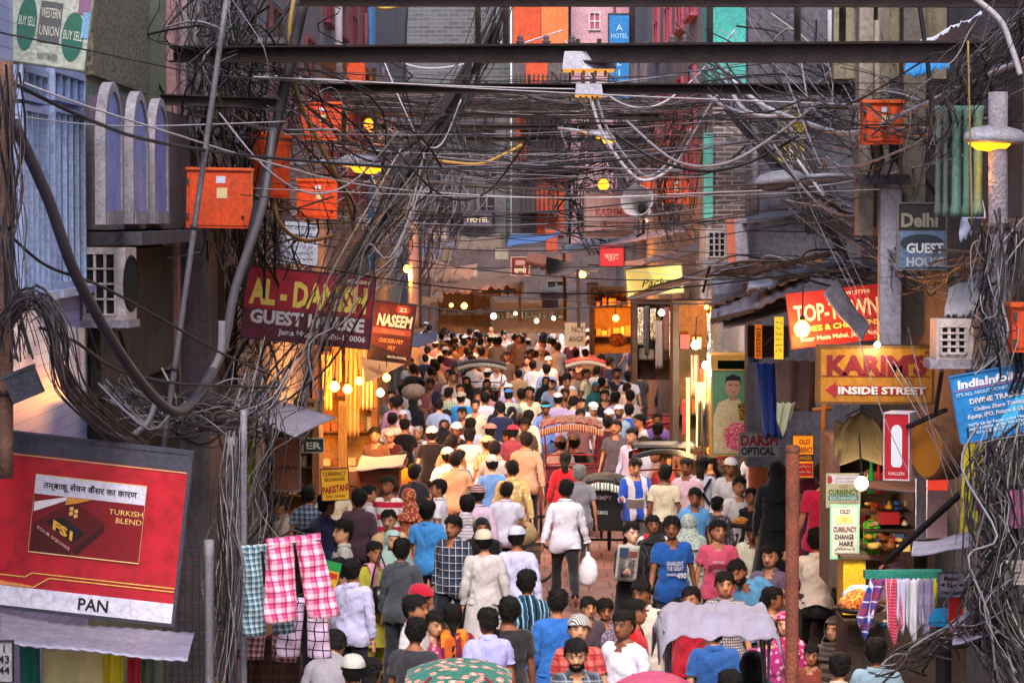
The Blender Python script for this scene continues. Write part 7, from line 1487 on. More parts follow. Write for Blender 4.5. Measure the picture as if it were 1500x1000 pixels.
# ---------------------------------------------------------------- cycle rickshaws and the scooter
def tube_(parent, name, pts, r, mat, n=7): return MB().tube(pts, r, n).build(name, mat, parent, True)
def wheel(parent, c, rad, mat=None, axis='x'):
    o = MB().lathe([(rad - .025, -.02), (rad, -.012), (rad, .012), (rad - .025, .02), (rad - .03, 0)], 28, c, axis, cap=False).build('wheel', plain('18161a', .7), parent, True)
    MB().lathe([(.03, -.05), (.03, .05)], 10, c, axis).build('hub', STEEL, o); mb = MB()
    for k in range(14):
        t = 2 * math.pi * k / 14; d = Vector((0, math.cos(t), math.sin(t))) if axis == 'x' else Vector((math.cos(t), 0, math.sin(t)))
        MB().tube([Vector(c) + d * .03, Vector(c) + d * (rad - .028)], .004, 4).build('spoke', STEEL, o)
    return o
def rickshaw(loc, face, label, hood, trim, frame, seat, hoodh=1.95, cover=None, backpanel=None, hoodw=.62, bow=.10):
    """cycle rickshaw facing local -y (rider ahead): two rear wheels, bench, bowed hood on ribs, handlebar and front wheel"""
    r = empty('cycle_rickshaw', loc, R(face)); tag(r, label, 'rickshaw', 'cycle rickshaws in the crowd')
    for s in (-1, 1):
        wheel(r, (s * .50, .35, .36), .36); tube_(r, 'mudguard', [(s * .50, .35 + .41 * math.cos(t), .36 + .41 * math.sin(t)) for t in np.linspace(.2, 2.9, 10)], .02, frame)
        tube_(r, 'side_rail', [(s * .40, .55, .62), (s * .42, .55, 1.15), (s * .40, .1, 1.2), (s * .38, -.1, .85), (s * .36, -.15, .55)], .018, frame)
        for y0, y1 in ((.55, .72), (.42, .28), (.5, -.12)): tube_(r, 'hood_rib', [(s * .41, y0, 1.1), (s * hoodw * .86, y1, hoodh - .12), (s * hoodw * .5, y1, hoodh - .01)], .012, frame)
    wheel(r, (0, -1.35, .34), .34); tube_(r, 'axle', [(-.52, .35, .36), (.52, .35, .36)], .02, STEEL)
    tube_(r, 'chassis', [(-.3, .6, .55), (-.3, -.2, .5), (0, -.6, .55), (0, -1.15, .85), (0, -1.2, .98)], .022, frame); tube_(r, 'chassis', [(.3, .6, .55), (.3, -.2, .5), (0, -.6, .55)], .022, frame)
    tube_(r, 'fork', [(0, -1.17, .9), (0, -1.35, .34)], .02, frame); tube_(r, 'handlebar', [(-.3, -1.0, 1.0), (-.12, -1.18, 1.06), (.12, -1.18, 1.06), (.3, -1.0, 1.0)], .014, STEEL); tube_(r, 'saddle_post', [(0, -.62, .55), (0, -.62, .88)], .018, frame)
    MB().lathe([(.02, .06), (.09, .05), (.11, .0), (.06, -.02)], 12, (0, -.6, .9)).build('saddle', plain('161416', .5), r, True)
    MB().box((-.44, -.02, .52), (.44, .58, .60)).build('footboard', WOOD, r); MB().box((-.42, .05, .60), (.42, .52, .76), .01).build('seat', seat, r); MB().box((-.42, .5, .77), (.42, .58, 1.22), .01).build('backrest', seat, r)
    if backpanel: MB().box((-.44, .585, .55), (.44, .60, 1.25)).build('back_panel', backpanel, r)
    else:
        for zz in (.62, .95, 1.25, 1.4): tube_(r, 'back_rail', [(-.43, .62, zz), (0, .66, zz + .02), (.43, .62, zz)], .014, frame)
    n = 18
    def fn(u, v):
        x = (u * 2 - 1) * hoodw; y = -.22 + v * 1.0; zz = hoodh - bow * (u * 2 - 1) ** 2 - (.10 * max(0, v - .7) ** 1 * 2) - .05 * max(0, .2 - v) * 3; return (x, y, zz + .012 * math.sin(v * 14))
    MB().grid(fn, 16, 10, .02).build('hood', hood, r, True)
    if not cover: MB().grid(lambda u, v: ((u * 2 - 1) * hoodw, .80 + .015 * math.sin(u * 30), hoodh - .10 * (u * 2 - 1) ** 2 - .06 - v * .12 - .015 * abs(math.sin(u * 60))), 60, 3, .006).build('hood_fringe', trim, r, True)
    if not cover: MB().grid(lambda u, v: ((u * 2 - 1) * hoodw, -.24, hoodh - .10 * (u * 2 - 1) ** 2 - .03 - v * .09 - .012 * abs(math.sin(u * 60))), 60, 3, .006).build('hood_fringe', trim, r, True)
    if cover: MB().grid(lambda u, v: ((u * 2 - 1) * hoodw * 1.08, -.3 + v * 1.2, hoodh + .06 - bow * (u * 2 - 1) ** 2 - .22 * max(0, abs(u * 2 - 1) - .86) * 6 - .35 * max(0, .12 - v) * 6 - .7 * max(0, v - .8) + .018 * math.sin(u * 17 + v * 7) + .012 * math.sin(u * 41 - v * 13)), 34, 20, .008).build('cover_sheet', cover, r, True)
    return r
REDF = plain('8c1624', .4)
def gp(px, py, Y): p = P(px, py, Y); return Vector((p.x, Y, 0))
# centre rickshaw moving away, red frame with embroidered hood (seen from behind)
rickshaw(gp(836, 640, 47.4), 180, 'red framed cycle rickshaw with embroidered hood in mid street', cloth('5c2428', 'floral', 'a88060', .04, '2c1014'), cloth('6c2830', 'vstripe', 'b09468', .035), REDF, plain('5c1420'), 2.0, hoodw=.52)
rickshaw(gp(706, 520, 67.0), 0, 'dark hooded cycle rickshaw carrying people in black, facing us', cloth('2a2a2c'), cloth('b8b0a0', 'vstripe', '5a5450', .03), plain('7a2a2c', .5), plain('1c1c20'), 1.95, hoodw=.58)
rickshaw(gp(972, 650, 43.3), 0, 'black hooded rickshaw pushing through with a red seat', plain('18161a', .5), plain('201e22', .5), REDF, plain('6a1620'), 1.85, hoodw=.5, bow=.012)
rk = rickshaw(gp(886, 690, 44.0), 175, 'black backed rickshaw with a painted panel and side mirror', cloth('20262a'), cloth('d8d0d0', 'vstripe', '2a6a4a', .05), plain('1e1c20', .5), plain('1a1a1e'), 1.35, hoodw=.38, backpanel=plain('1c1e22', .35))
lettering('DIMPY', .07, plain('b8b4b8'), rk, (0, .62, 1.0), rot=(R(90), 0, R(180)), bold=.02); lettering('5842', .06, plain('a8b0b0'), rk, (0, .62, .78), rot=(R(90), 0, R(180)), bold=.02)
rickshaw(gp(858, 520, 71), 0, 'far red topped rickshaw among the crowd', plain('a82838', .5), plain('c8b8a0'), REDF, plain('3a1418'), 1.8, hoodw=.5)
rickshaw(gp(975, 600, 57), 180, 'rickshaw with a red seat back near the garment shop', plain('a02434', .5), plain('802030'), REDF, plain('a81c2c'), 1.3, hoodw=.42)
rickshaw(gp(673, 968, 23.0), 180, 'nearest rickshaw hood with green floral cloth and bead fringe', cloth('1f6a5c', 'floral', 'd88a80', .09, 'e8d8b8'), cloth('c8b078', 'vstripe', '3a3028', .025), plain('7a2030', .5), plain('2a1418'), 1.70, hoodw=.42)
rickshaw(gp(1045, 960, 23.6), 180, 'rickshaw covered with a wrinkled pale lilac sheet at the bottom', cloth('3a3a44'), cloth('2a2a30'), plain('50505a', .4), plain('2a2a36'), 2.02, cover=cloth('8f899c'), hoodw=.46, bow=.02)
rickshaw(gp(958, 1000, 22.2), 180, 'rickshaw with a plain pink hood cut off by the bottom edge', plain('c04a72', .5), cloth('a03a60'), plain('7a3040', .5), plain('3a1a24'), 1.72, hoodw=.30)
# scooter facing us
def scooter(loc, face, label):
    r = empty('scooter', loc, R(face)); tag(r, label, 'scooter'); B_ = surf('8a8a84', '70706a', 4, .4)
    wheel(r, (0, -.55, .24), .24); wheel(r, (0, .6, .24), .24)
    mb = MB(); n = 12; vs = []
    for zz, w, y in ((.28, .16, -.36), (.45, .2, -.34), (.7, .21, -.38), (.9, .17, -.46), (1.0, .10, -.5)):
        for j in range(n + 1): t = math.pi * j / n; vs.append((w * math.cos(t), y - .1 * math.sin(t), zz))
    mb.add(vs, [(i * 13 + j, i * 13 + j + 1, (i + 1) * 13 + j + 1, (i + 1) * 13 + j) for i in range(4) for j in range(12)]); mb.build('leg_shield', B_, r, True)
    MB().lathe([(.0, .07), (.07, .06), (.085, 0), (.06, -.08)], 14, (0, -.56, 1.02), 'z').build('headset', B_, r, True); MB().lathe([(.06, 0), (.065, .02), (.05, .06)], 14, (0, -.66, 1.02), 'y').build('headlight', plain('d0ccc0', .15), r, True)
    tube_(r, 'handlebar', [(-.34, -.4, 1.06), (-.1, -.52, 1.04), (.1, -.52, 1.04), (.34, -.4, 1.06)], .016, plain('1a1a1c'))
    for s in (-1, 1):
        tube_(r, 'mirror_stem', [(s * .26, -.44, 1.06), (s * .34, -.46, 1.24)], .006, STEEL); MB().lathe([(.0, 0), (.055, .0), (.06, .015), (.0, .02)], 14, (s * .34, -.47, 1.28), 'y', cap=False).build('mirror', plain('9aa0a8', .15, .8), r, True)
    MB().box((-.16, -.3, .26), (.16, .3, .32)).build('floorboard', B_, r); MB().box((-.14, .1, .72), (.14, .85, .82), .02).build('seat', plain('1a181c', .5), r); mb = MB(); mb.lathe([(.05, -.35), (.2, -.25), (.24, 0), (.2, .25), (.06, .36)], 14, (0, .55, .5), 'y'); mb.build('engine_cowl', B_, r, True)
    MB().lathe([(.05, -.30), (.13, -.22), (.15, 0), (.05, .14)], 12, (0, -.55, .36), 'y').build('front_mudguard', B_, r, True)
    p = MB().box((-.13, -.49, .70), (.13, -.48, .84)).build('number_plate', plain('d8d4d0'), r); lettering('DL 7S', .04, BLK, r, (0, -.493, .78), bold=.02); lettering('AK 4011', .04, BLK, r, (0, -.493, .72), bold=.02)
    return r
scooter(gp(617, 700, 54.5), 8, 'pale grey scooter facing us ridden by a person in white')
scooter(gp(520, 960, 24.0), 150, 'grey scooter handlebar behind the white skullcap at the lower left')
# ---------------------------------------------------------------- the crowd
def cm(s):
    """cloth from 'hex' or 'hex/pattern/hex2/scale/hex3'"""
    if not isinstance(s, str): return s
    q = s.split('/'); return cloth(q[0]) if len(q) == 1 else cloth(q[0], q[1], q[2] if len(q) > 2 else 'ffffff', float(q[3]) if len(q) > 3 else .06, q[4] if len(q) > 4 else None)
W0, W1, W2 = 'dcd8e4', 'c8c2cc', 'e4dccc'; TR = '25242c'; TB = '3a3230'; BK = '121116'
CROWD = [
# x, y(head top), face, kind, top, bottom, pose, extras, label
# -- nearest rows
(828,704,180,'shirt','d4d0de','232226','walk',dict(sleeve='full',ht=1.74,over={'farmL':(-6,0,0),'farmR':(-6,0,0)}),'person in white shirt and black trousers walking away with a white carrier bag'),
(663,757,-35,'shirt','1d2433/plaid/39425a/.09/c8ccd8','22252e','walk',dict(ht=1.72,sleeve='full'),'person in navy and white plaid shirt walking past the skullcaps'),
(711,778,180,'kurta','c6c2c4','b8b4ba','stand',dict(sleeve='full',hat='kufi',hatm='d0c8b0'),'person in long grey white kurta and skullcap, back turned'),
(757,773,176,'kurta','c0c2e4','b8bad8','walk',dict(sleeve='full',hat='kufi',hatm='c8cae8'),'person in pale lilac kurta and skullcap beside the grey white one'),
(770,837,180,'shirt','1c3f58/stripes2/88b0c8/.05/101c28','2a2a30','stand',dict(),'person in blue and black vertically striped shirt from behind'),
(743,876,178,'tee','2b282c','26242a','stand',dict(ht=1.74),'person in charcoal t-shirt near the green floral rickshaw hood'),
(815,864,182,'kurta','2c66b4','28509a','stand',dict(sleeve='full'),'person in bright blue kurta seen from behind'),
(715,893,180,'shirt','a4a4dc','2c2c38','stand',dict(ht=1.66),'person in lavender shirt directly behind the green floral hood'),
(665,887,180,'salwar','b4561e/vstripe/6a2036/.16','6a2036','stand',dict(hair='braid',ht=1.58,shawl='e07a1a'),'person with long braid and orange shawl seen from behind'),
(608,874,70,'shirt','c4c0c4','3a3a40','stand',dict(),'person in off white shirt in profile beside the red helmet'),
(632,897,30,'salwar','9a2c5c/floral/c880a0/.05','5a3a40','stand',dict(ht=1.52,hair='long'),'person in magenta flowered dress in front of the red helmet'),
(606,906,175,'tee','34333a','2a2a30','stand',dict(),'person in dark grey t-shirt left of the green floral hood'),
(613,858,60,'shirt','a02030','3a3038','stand',dict(hat='helmet',hatm='a81830',ht=1.64),'person wearing a crimson helmet and red shirt'),
(482,872,170,'shirt','8f8a94','3c3a44','bend',dict(sleeve='full',ht=1.72),'person in grey shirt bending over the scooter by the hanging trousers'),
(514,962,185,'kurta','4a4a50','3a3a40','stand',dict(hat='kufi',hatm='b8b8b0',ht=1.66),'person under a white knitted skullcap at the bottom edge'),
(546,966,170,'salwar','c8b8bc','5a4a50','stand',dict(hair='long',ht=1.58),'person with long dark hair next to the knitted skullcap'),
(860,876,10,'shirt','4a3c48','2a2a30','stand',dict(ht=1.40),'child in dark shirt facing us behind the striped skullcap'),
(888,880,5,'shirt','6a5c74/floral/9a8ca4/.03','2a2a30','stand',dict(ht=1.36,hair='thick'),'child with a fringe in purple patterned shirt facing us'),
(848,904,8,'shirt','a83236/plaid/c86a60/.10/7a2024','2c2c34','stand',dict(hat='kufi',hatm='b8b8b4/vstripe/3a3a3a/.02'),'person in red checked shirt and striped skullcap facing us'),
(846,938,10,'shirt','5c6470/plaid/2c3038/.09/98a0a8','2c2c34','stand',dict(beard='14100e'),'bearded person in dark grey checked shirt at the bottom'),
(912,896,-45,'kurta','d0cee0','c8c6d8','stand',dict(sleeve='full',ht=1.74),'person in white kurta with open mouth looking aside at the bottom'),
(932,880,80,'saree','b81420','8a6a30','stand',dict(hair='bun',ht=1.60),'person in red blouse and gold patterned saree in profile'),
(941,850,-15,'shirt','bcb6ac','3a3834','stand',dict(),'moustached person in off white shirt behind the red blouse'),
(990,880,5,'shirt','b82030','2a2a30','stand',dict(ht=1.46,skin='c8987c'),'pale faced youth just above the lilac rickshaw sheet'),
(1012,862,0,'tee','a81c30','2a2a30','stand',dict(ht=1.6),'youth in red t-shirt behind the pale faced one'),
(1062,839,-5,'shirt','b8b4b8/check/2c2a34/.028','2c2c30','stand',dict(),'stout person in black and white small checked shirt facing us'),
(1052,764,0,'tee','c4506a','5a5048','stand',dict(ht=1.68),'youth in pink football shirt facing us'),
(1106,760,-30,'shirt','d0ccb4/vstripe/b8b4a0/.03','2c2a2c','hold',dict(sleeve='full',over={'head':(28,0,0)}),'person in cream striped shirt looking down at their hands'),
(1116,812,-25,'shirt','5a9ac8','3c4450','lean',dict(beard='1a1410',over={'head':(0,14,-8)}),'bearded person in sky blue shirt leaning in beside the rusty pipe'),
(1132,862,120,'salwar','b89a82','8a6a5c','stand',dict(hair='bun',ht=1.58),'person with black hair in beige dress turned away by the rusty pipe'),
(1152,898,-5,'salwar','b82a70/floral/e8a0c0/.05','8a2050','stand',dict(hat='scarf',hatm='b81c5c/floral/e8a0b8/.03',ht=1.56),'person in magenta flowered headscarf beside the rusty pipe'),
(1125,908,180,'salwar','9a2a6a/floral/d890b8/.06','6a1c48','sit',dict(hair='bun',ht=1.56,Y=26.0),'person in purple flowered dress from behind next to the lilac sheet'),
(1196,775,180,'shirt','cfc7b8','302e30','sit',dict(hem=.955,Y=29.4,z=1),'person in cream shirt and belt sitting with back turned on the stool'),
(1222,905,-35,'salwar','3a2c26/hstripe/6a5848/.08','2a2220','holdR',dict(hat='scarf',hatm='3a302c/hstripe/5a4c40/.05',ht=1.56),'person in dark brown striped shawl and headscarf beside the rusty pipe'),
(1286,936,180,'shirt','8fa8b8','3a3a42','stand',dict(sleeve='half',ht=1.64),'person in pale blue shirt bending over the low right stall'),
(1306,786,-70,'shirt','c8a8b8','3a3a42','holdR',dict(Y=26.9,z=1,over={'head':(20,0,0)}),'stall keeper in pale pink shirt among the gift stall goods'),
(1072,985,180,'tee','2a2a30','2a2a30','stand',dict(),'dark haired person cut off below the lilac sheet'),
(1102,955,178,'burqa','131217','131217','stand',dict(ht=1.6),'person in black veil at the bottom edge by the rusty pipe'),
(1228,958,150,'shirt','b8a89a','3a3430','stand',dict(ht=1.62),'person in beige shirt near the yellow counter'),
(1188,945,-20,'tee','7a3a30','3a3430','stand',dict(ht=1.3),'child in brick red t-shirt beside the rusty pipe'),
(1082,700,10,'shirt','d4d0d0','3a3a40','stand',dict(),'person in white shirt behind the dress with the red wrap'),
(1120,735,-10,'shirt','c8c4c0','3a3a40','stand',dict(),'person in pale shirt between the red wrap and the black robe'),
(1070,672,0,'kurta','d0cccc','b8b4b4','stand',dict(hat='kufi',hatm='d8d4d4'),'person in white kurta and cap behind the camouflage shirt'),
(1128,800,-15,'shirt','6a5a70','3a3440','stand',dict(),'person in plum shirt behind the cream striped shirt'),
# -- left shop side
(500,766,-80,'shirt','b8b8b4','3a3a40','stand',dict(hair='thick',sleeve='full'),'curly haired person in off white shirt looking left'),
(524,718,178,'shirt','4a3440/vstripe/3a2834/.03','2c2a30','stand',dict(sleeve='full'),'person in dark maroon pinstriped shirt from behind'),
(456,776,-50,'shirt','26222a','26222a','holdR',dict(),'person in black shirt behind the pink plaid trousers'),
(452,712,170,'shirt','39465e/plaid/8a94a8/.07/20283a','2a2a30','stand',dict(sleeve='half'),'person in blue checked shirt standing at the lit counter'),
(412,728,-75,'shirt','a89e90','3a3a3c','hold',dict(sleeve='full',Y=39.5),'shopkeeper in beige shirt working at the lit counter'),
(497,818,175,'shirt','b87c68/grid/38201c/.035','4a4a50','stand',dict(ht=1.62),'person in pink and black checked shirt reading beside the trousers'),
(516,820,172,'shirt','b4b4d8','1c1c26','stand',dict(sleeve='full',ht=1.66),'person in pale lilac shirt next to the pink checked one'),
(550,795,30,'salwar','a8a03a','a8a03a','holdL',dict(hair='long',ht=1.58,shawl='c08aa0'),'person in yellow dress with a black shoulder bag'),
(577,778,25,'salwar','8aa8b0','7a98a0','stand',dict(hat='scarf',hatm='9ab8b4',ht=1.58),'person in pale teal headscarf behind the yellow dress'),
(588,790,150,'shirt','42464e','2c3038','stand',dict(sleeve='full',ht=1.7),'person in slate grey shirt beside the yellow dress'),
(572,748,10,'shirt','c8ab80','4a4038','walk',dict(sleeve='full'),'person in tan shirt facing us behind the teal headscarf'),
(569,699,-20,'tee','c8c0c0/hstripe/a81a3c/.17','2c2c34','stand',dict(),'person in red white and black rugby striped shirt'),
(598,716,165,'salwar','9a4a3a/floral/c89a58/.04','6a3a30','stand',dict(hat='scarf',hatm='8a3a34/floral/c08a50/.04',ht=1.54),'person in rust patterned shawl beside the rugby shirt'),
(540,712,100,'shirt','b0aab0','3a3a40','stand',dict(ht=1.6),'person in pale shirt half hidden behind the rugby shirt'),
(590,662,160,'salwar','d8801c','2a1c20','stand',dict(hair='bun',ht=1.58),'person in orange top from behind near the scooter'),
(627,735,178,'shirt','3f8ad0','33343a','stand',dict(ht=1.70),'person in sky blue shirt with back turned on the left'),
(642,703,-100,'shirt','c8c8d4','4a4a50','stand',dict(ht=1.68),'person in white shirt with a dark strap looking left'),
(612,625,-5,'shirt','b8bcb8','7a7468','ride',dict(haircol='8a8680',Y=54.5,sleeve='half',hair='short'),'white haired person in white riding the grey scooter'),
(650,615,-5,'burqa','1d1b20','1d1b20','stand',dict(ht=1.58,hatm='1d1b20'),'person in black chador facing us behind the scooter'),
(590,602,15,'salwar','c8a0b0','c09aa8','face',dict(hat='scarf',hatm='d0b8c0',ht=1.58),'person in pale pink veil raising a hand to the face'),
(577,582,-150,'shirt','a87a9a','8a6a80','stand',dict(sleeve='full'),'person in mauve shirt beside the pale pink veil'),
(606,582,170,'burqa','141318','141318','stand',dict(ht=1.56),'person in black robe carrying a grey bundle on the head'),
(634,572,60,'salwar','c04a86','8a3060','bend',dict(ht=1.5,hair='bun'),'person in bright pink stooping behind the green plaid shirt'),
(656,568,180,'shirt','a8b09c/grid/4a6a60/.06','3a3a38','stand',dict(ht=1.72,sleeve='half'),'person in pale green plaid shirt from behind'),
(676,575,180,'kurta','2a7cbc','2a6aa4','stand',dict(hat='kufi',hatm='b8a89c/hstripe/7a6a60/.02'),'person in turquoise blue kurta and patterned skullcap'),
(705,760,0,'burqa','131217','131217','stand',dict(ht=1.60),'person in black veil showing only the eyes behind the skullcaps'),
# -- centre left, walking away
(668,663,180,'shirt','dca078','5c4a40','walk',dict(sleeve='half'),'person in peach shirt walking away on the left'),
(716,640,180,'shirt','d08a58/vstripe/e0a880/.05','5a4034','walk',dict(hat='kufi',hatm='c8aa80',ht=1.72),'stout person in orange striped shirt and cream cap from behind'),
(687,628,178,'kurta','cfc4bc','c0b6ae','walk',dict(sleeve='full'),'person in off white kurta beside the orange striped shirt'),
(690,613,176,'shirt','a8b0cc','3a3a42','walk',dict(sleeve='full'),'person in pale blue shirt ahead of the off white kurta'),
(746,630,-140,'tee','6a2230','3a2a2c','walk',dict(ht=1.6),'person in maroon t-shirt glancing left'),
(718,622,180,'shirt','b89078','4a3a34','walk',dict(hat='cap',hatm='b07a70'),'person in tan shirt with a pale pink cap from behind'),
(752,624,175,'shirt','8a3a48','3a2a30','walk',dict(hat='cap',hatm='b82c44'),'person in red cap ahead of the tan shirt'),
(770,634,182,'shirt','b48a70','221e20','walk',dict(sleeve='full',ht=1.78),'tall person in tan shirt and black trousers walking away'),
(722,668,180,'kurta','6a94cc','5c84bc','walk',dict(hat='kufi',hatm='d0c4c0'),'person in mid blue kurta and white cap from behind'),
(750,676,178,'shirt','c8a868/floral/e0cc98/.07','4a3c30','walk',dict(sleeve='full'),'person in cream and yellow patterned shirt from behind'),
(741,707,170,'shirt','c4c4dc','3a3a44','sit',dict(Y=41.0),'person in white shirt sitting on the sacks of the cart'),
(684,727,178,'shirt','b09880','4a4038','walk',dict(),'person in beige shirt behind the navy plaid shirt'),
(699,712,176,'shirt','c0a8c0','5a4a54','walk',dict(hat='kufi',hatm='b09090/hstripe/5a3038/.03',sleeve='full'),'person in pale lilac shirt and striped cap'),
(684,752,170,'salwar','c8bcc4/vstripe/a8a0b0/.05','b0a8ac','stand',dict(hat='scarf',hatm='c8c0c8/hstripe/9a94a0/.04',ht=1.56),'person in white striped scarf behind the navy plaid shirt'),
(848,682,178,'shirt','7c7a84','4a4848','walk',dict(haircol='6a6a6a',ht=1.68),'grey haired person in grey shirt from behind by the black rickshaw'),
(827,664,175,'salwar','b01a2a','8a1420','stand',dict(hair='bob',ht=1.56),'person with black hair in red dress by the red rickshaw'),
(842,638,180,'tee','1c1c24','1c1c24','sit',dict(hat='cap',hatm='8a8490',Y=47.7),'passenger in black with a grey cap in the red rickshaw'),
(820,640,180,'shirt','b8b4d0','4a4a50','sit',dict(hat='kufi',hatm='8a8090',Y=47.6),'passenger in pale shirt in the red rickshaw'),
(800,588,0,'shirt','6a86d0','3a4460','ride',dict(hat='band',hatm='3aa8c0',Y=55),'rickshaw driver in blue shirt with a turquoise headband'),
(746,571,178,'shirt','a8b0a8','5a5a58','ride',dict(hat='cap',hatm='3a80c8',Y=59),'rickshaw driver in pale shirt and bright blue cap'),
(710,575,178,'shirt','c0c0cc','3a3a44','walk',dict(),'person in plain white shirt beneath the dark rickshaw'),
(732,588,180,'burqa','151419','151419','walk',dict(ht=1.60),'person in black robe in front of the dark rickshaw'),
(750,596,176,'burqa','191417','191417','walk',dict(ht=1.56),'person in brown black robe holding a stick'),
(683,552,0,'burqa','161418','161418','sit',dict(Y=67.2,ht=1.6,hatm='161418'),'passenger in black with a pale face in the dark rickshaw'),
(712,556,0,'tee','161418','161418','up',dict(Y=67.3,ht=1.55,hat='scarf',hatm='161418'),'passenger in black raising both arms in the dark rickshaw'),
# -- centre right
(902,616,-10,'shirt','5a525a','4a4446','stand',dict(ht=1.74,sleeve='half'),'person in dark grey shirt looking at us by the black rickshaw'),
(926,628,-20,'shirt','c0b4cc','5a5460','stand',dict(sleeve='full'),'person in lilac white shirt looking down beside the grey shirt'),
(940,608,-75,'shirt','ccc8d0','4a4650','stand',dict(),'person in white shirt in profile behind the lilac one'),
(962,606,-10,'tee','7a60b0','3a3448','stand',dict(),'youth in purple t-shirt facing us'),
(931,671,5,'shirt','2a4eb4/vstripe/c8bcc0/.22','5a5a5c','hold',dict(sleeve='full'),'youth in blue and white jacket looking down at a book'),
(976,663,-5,'tee','2a2226/vstripe/8a2a34/.25','2a2428','stand',dict(),'person in black and red t-shirt facing us'),
(962,655,-80,'shirt','b8b0bc','4a4650','stand',dict(),'person in profile behind the black and red t-shirt'),
(1007,630,0,'shirt','cc9c74','5a4a40','stand',dict(sleeve='half'),'person in peach shirt facing us near the opticians board'),
(1025,618,-60,'shirt','c0b8b0','4a4640','stand',dict(haircol='5a5450',hair='bald'),'balding person in pale shirt beside the peach shirt'),
(1006,672,-15,'shirt','cca8b4','4a444c','stand',dict(),'person in pale pink shirt facing us'),
(1028,670,165,'shirt','bcbccc','4a4a54','stand',dict(hair='bob'),'person in white shirt wearing crossed backpack straps'),
(1016,715,5,'shirt','5c9ad4','2c3a54','stand',dict(ht=1.64),'youth in light blue shirt facing us'),
(950,726,160,'burqa','16151a','16151a','bend',dict(ht=1.56),'person in black robe bending beside the newspaper reader'),
(958,756,5,'salwar','d0c8cc','c01c30','stand',dict(hair='bun',ht=1.54,shawl='b81426'),'person in white dress with a red scarf facing us'),
(986,758,5,'tee','20529c','3c4654','walk',dict(ht=1.76),'person in blue t-shirt printed with white lettering'),
(926,767,35,'salwar','1c1a1e','1c1a1e','holdL',dict(hair='long',ht=1.64,skin='d0a48c'),'person in black robe carrying a newspaper'),
(1010,754,178,'salwar','a8b4ac/floral/7a8a84/.04','8a9490','stand',dict(hat='scarf',hatm='b0bcb4/floral/7a8a84/.03',ht=1.56),'person in grey white flowered headscarf behind the blue t-shirt'),
(1061,650,-5,'shirt','343030/camo/5c5854/.05/1e1c1c','3a3432','stand',dict(ht=1.76),'person in dark camouflage shirt standing tall on the right'),
(1040,670,-90,'salwar','5a3440','4a2c34','stand',dict(hair='long',ht=1.56),'person with long hair in profile beside the camouflage shirt'),
(1058,640,15,'shirt','a83a5c','4a3840','stand',dict(hat='cap',hatm='d0a8a4'),'person in pale pink cap behind the camouflage shirt'),
(1107,648,178,'shirt','c4c4cc','3a3a44','stand',dict(),'person in white shirt by the brown cupboard'),
(1101,716,-15,'salwar','2a2228','8a2028','stand',dict(hair='bun',ht=1.56),'person in black dress with a red wrap looking at us'),
(1139,678,178,'burqa','101014','101014','stand',dict(ht=1.64,Y=33.4,z=1),'person in plain black robe next to the rusty pipe'),
(1186,700,-150,'salwar','5c1c3a','4a1830','stand',dict(hat='scarf',hatm='5a1a34',ht=1.58,Y=31.2,z=1),'person in deep magenta veil right of the rusty pipe'),
(1206,680,178,'tee','b81c40','3a3038','stand',dict(Y=30.4,z=1),'person in crimson t-shirt behind the magenta veil'),
(1196,728,-120,'tee','5a4a48','3a3432','stand',dict(ht=1.3,Y=30.8,z=1),'child with dark hair beside the magenta veil'),
(1216,738,178,'salwar','9a6a58/floral/c09a84/.05','8a5a4a','stand',dict(hat='scarf',hatm='9a6a5c',ht=1.56,Y=31.6,z=1),'person in dusty pink shawl beside the currency boards'),
(1050,728,150,'salwar','4a4244/floral/8a7c7c/.05','3a3436','stand',dict(hair='bun',ht=1.5),'person in dark flowered dress in front of the camouflage shirt'),
# -- middle distance
(772,522,5,'tee','4a4660/hstripe/8a86a0/.05','2a2a42','walk',dict(ht=1.72),'person in grey striped t-shirt and jeans walking toward us'),
(803,523,0,'kurta','dcd8d8','ccc8c8','walk',dict(hat='kufi',hatm='e0dcd8',sleeve='full',beard='8a8480',ht=1.72),'person in white kurta and cap looking down mid street'),
(800,552,0,'burqa','121116','121116','walk',dict(ht=1.60),'person in flowing black robe below the white kurta'),
(830,553,-5,'shirt','d8a884','5a4a40','stand',dict(),'person in pale peach shirt facing us beyond the red rickshaw'),
(828,570,0,'shirt','3c342e','3a322e','sit',dict(Y=60),'person in dark brown shirt above the red rickshaw hood'),
(858,541,60,'shirt','d4c4a0','5a5244','walk',dict(),'person in cream shirt facing right in the middle distance'),
(872,560,20,'salwar','3a8a94','3a7a84','stand',dict(hat='scarf',hatm='3c8c98',ht=1.56),'person in teal shawl behind the white caps'),
(886,555,10,'salwar','4a4448','4a4448','stand',dict(hat='scarf',hatm='8a827c',ht=1.56),'person in grey headscarf beside the navy polo'),
(903,540,20,'tee','1e2032','2a2a34','stand',dict(ht=1.74),'person in navy polo shirt looking right'),
(882,536,0,'tee','8a6a70','4a3a40','stand',dict(ht=1.3,skin='c89a80'),'pale faced child beside the navy polo'),
(922,545,175,'shirt','d4d0d8','3a3a40','walk',dict(ht=1.74,hair='thick'),'broad person in white shirt from behind on the right'),
(936,541,-160,'shirt','4a4448','3a3438','walk',dict(hair='thick'),'dark haired person beside the broad white shirt'),
(868,590,-5,'shirt','c0b8c0','4a4448','walk',dict(hat='cap',hatm='e0dcdc'),'person wearing a white peaked cap facing us'),
(892,600,30,'kurta','b8b4bc','a8a4ac','walk',dict(hat='kufi',hatm='dcd8dc',sleeve='full'),'person in white skullcap in front of the headscarf'),
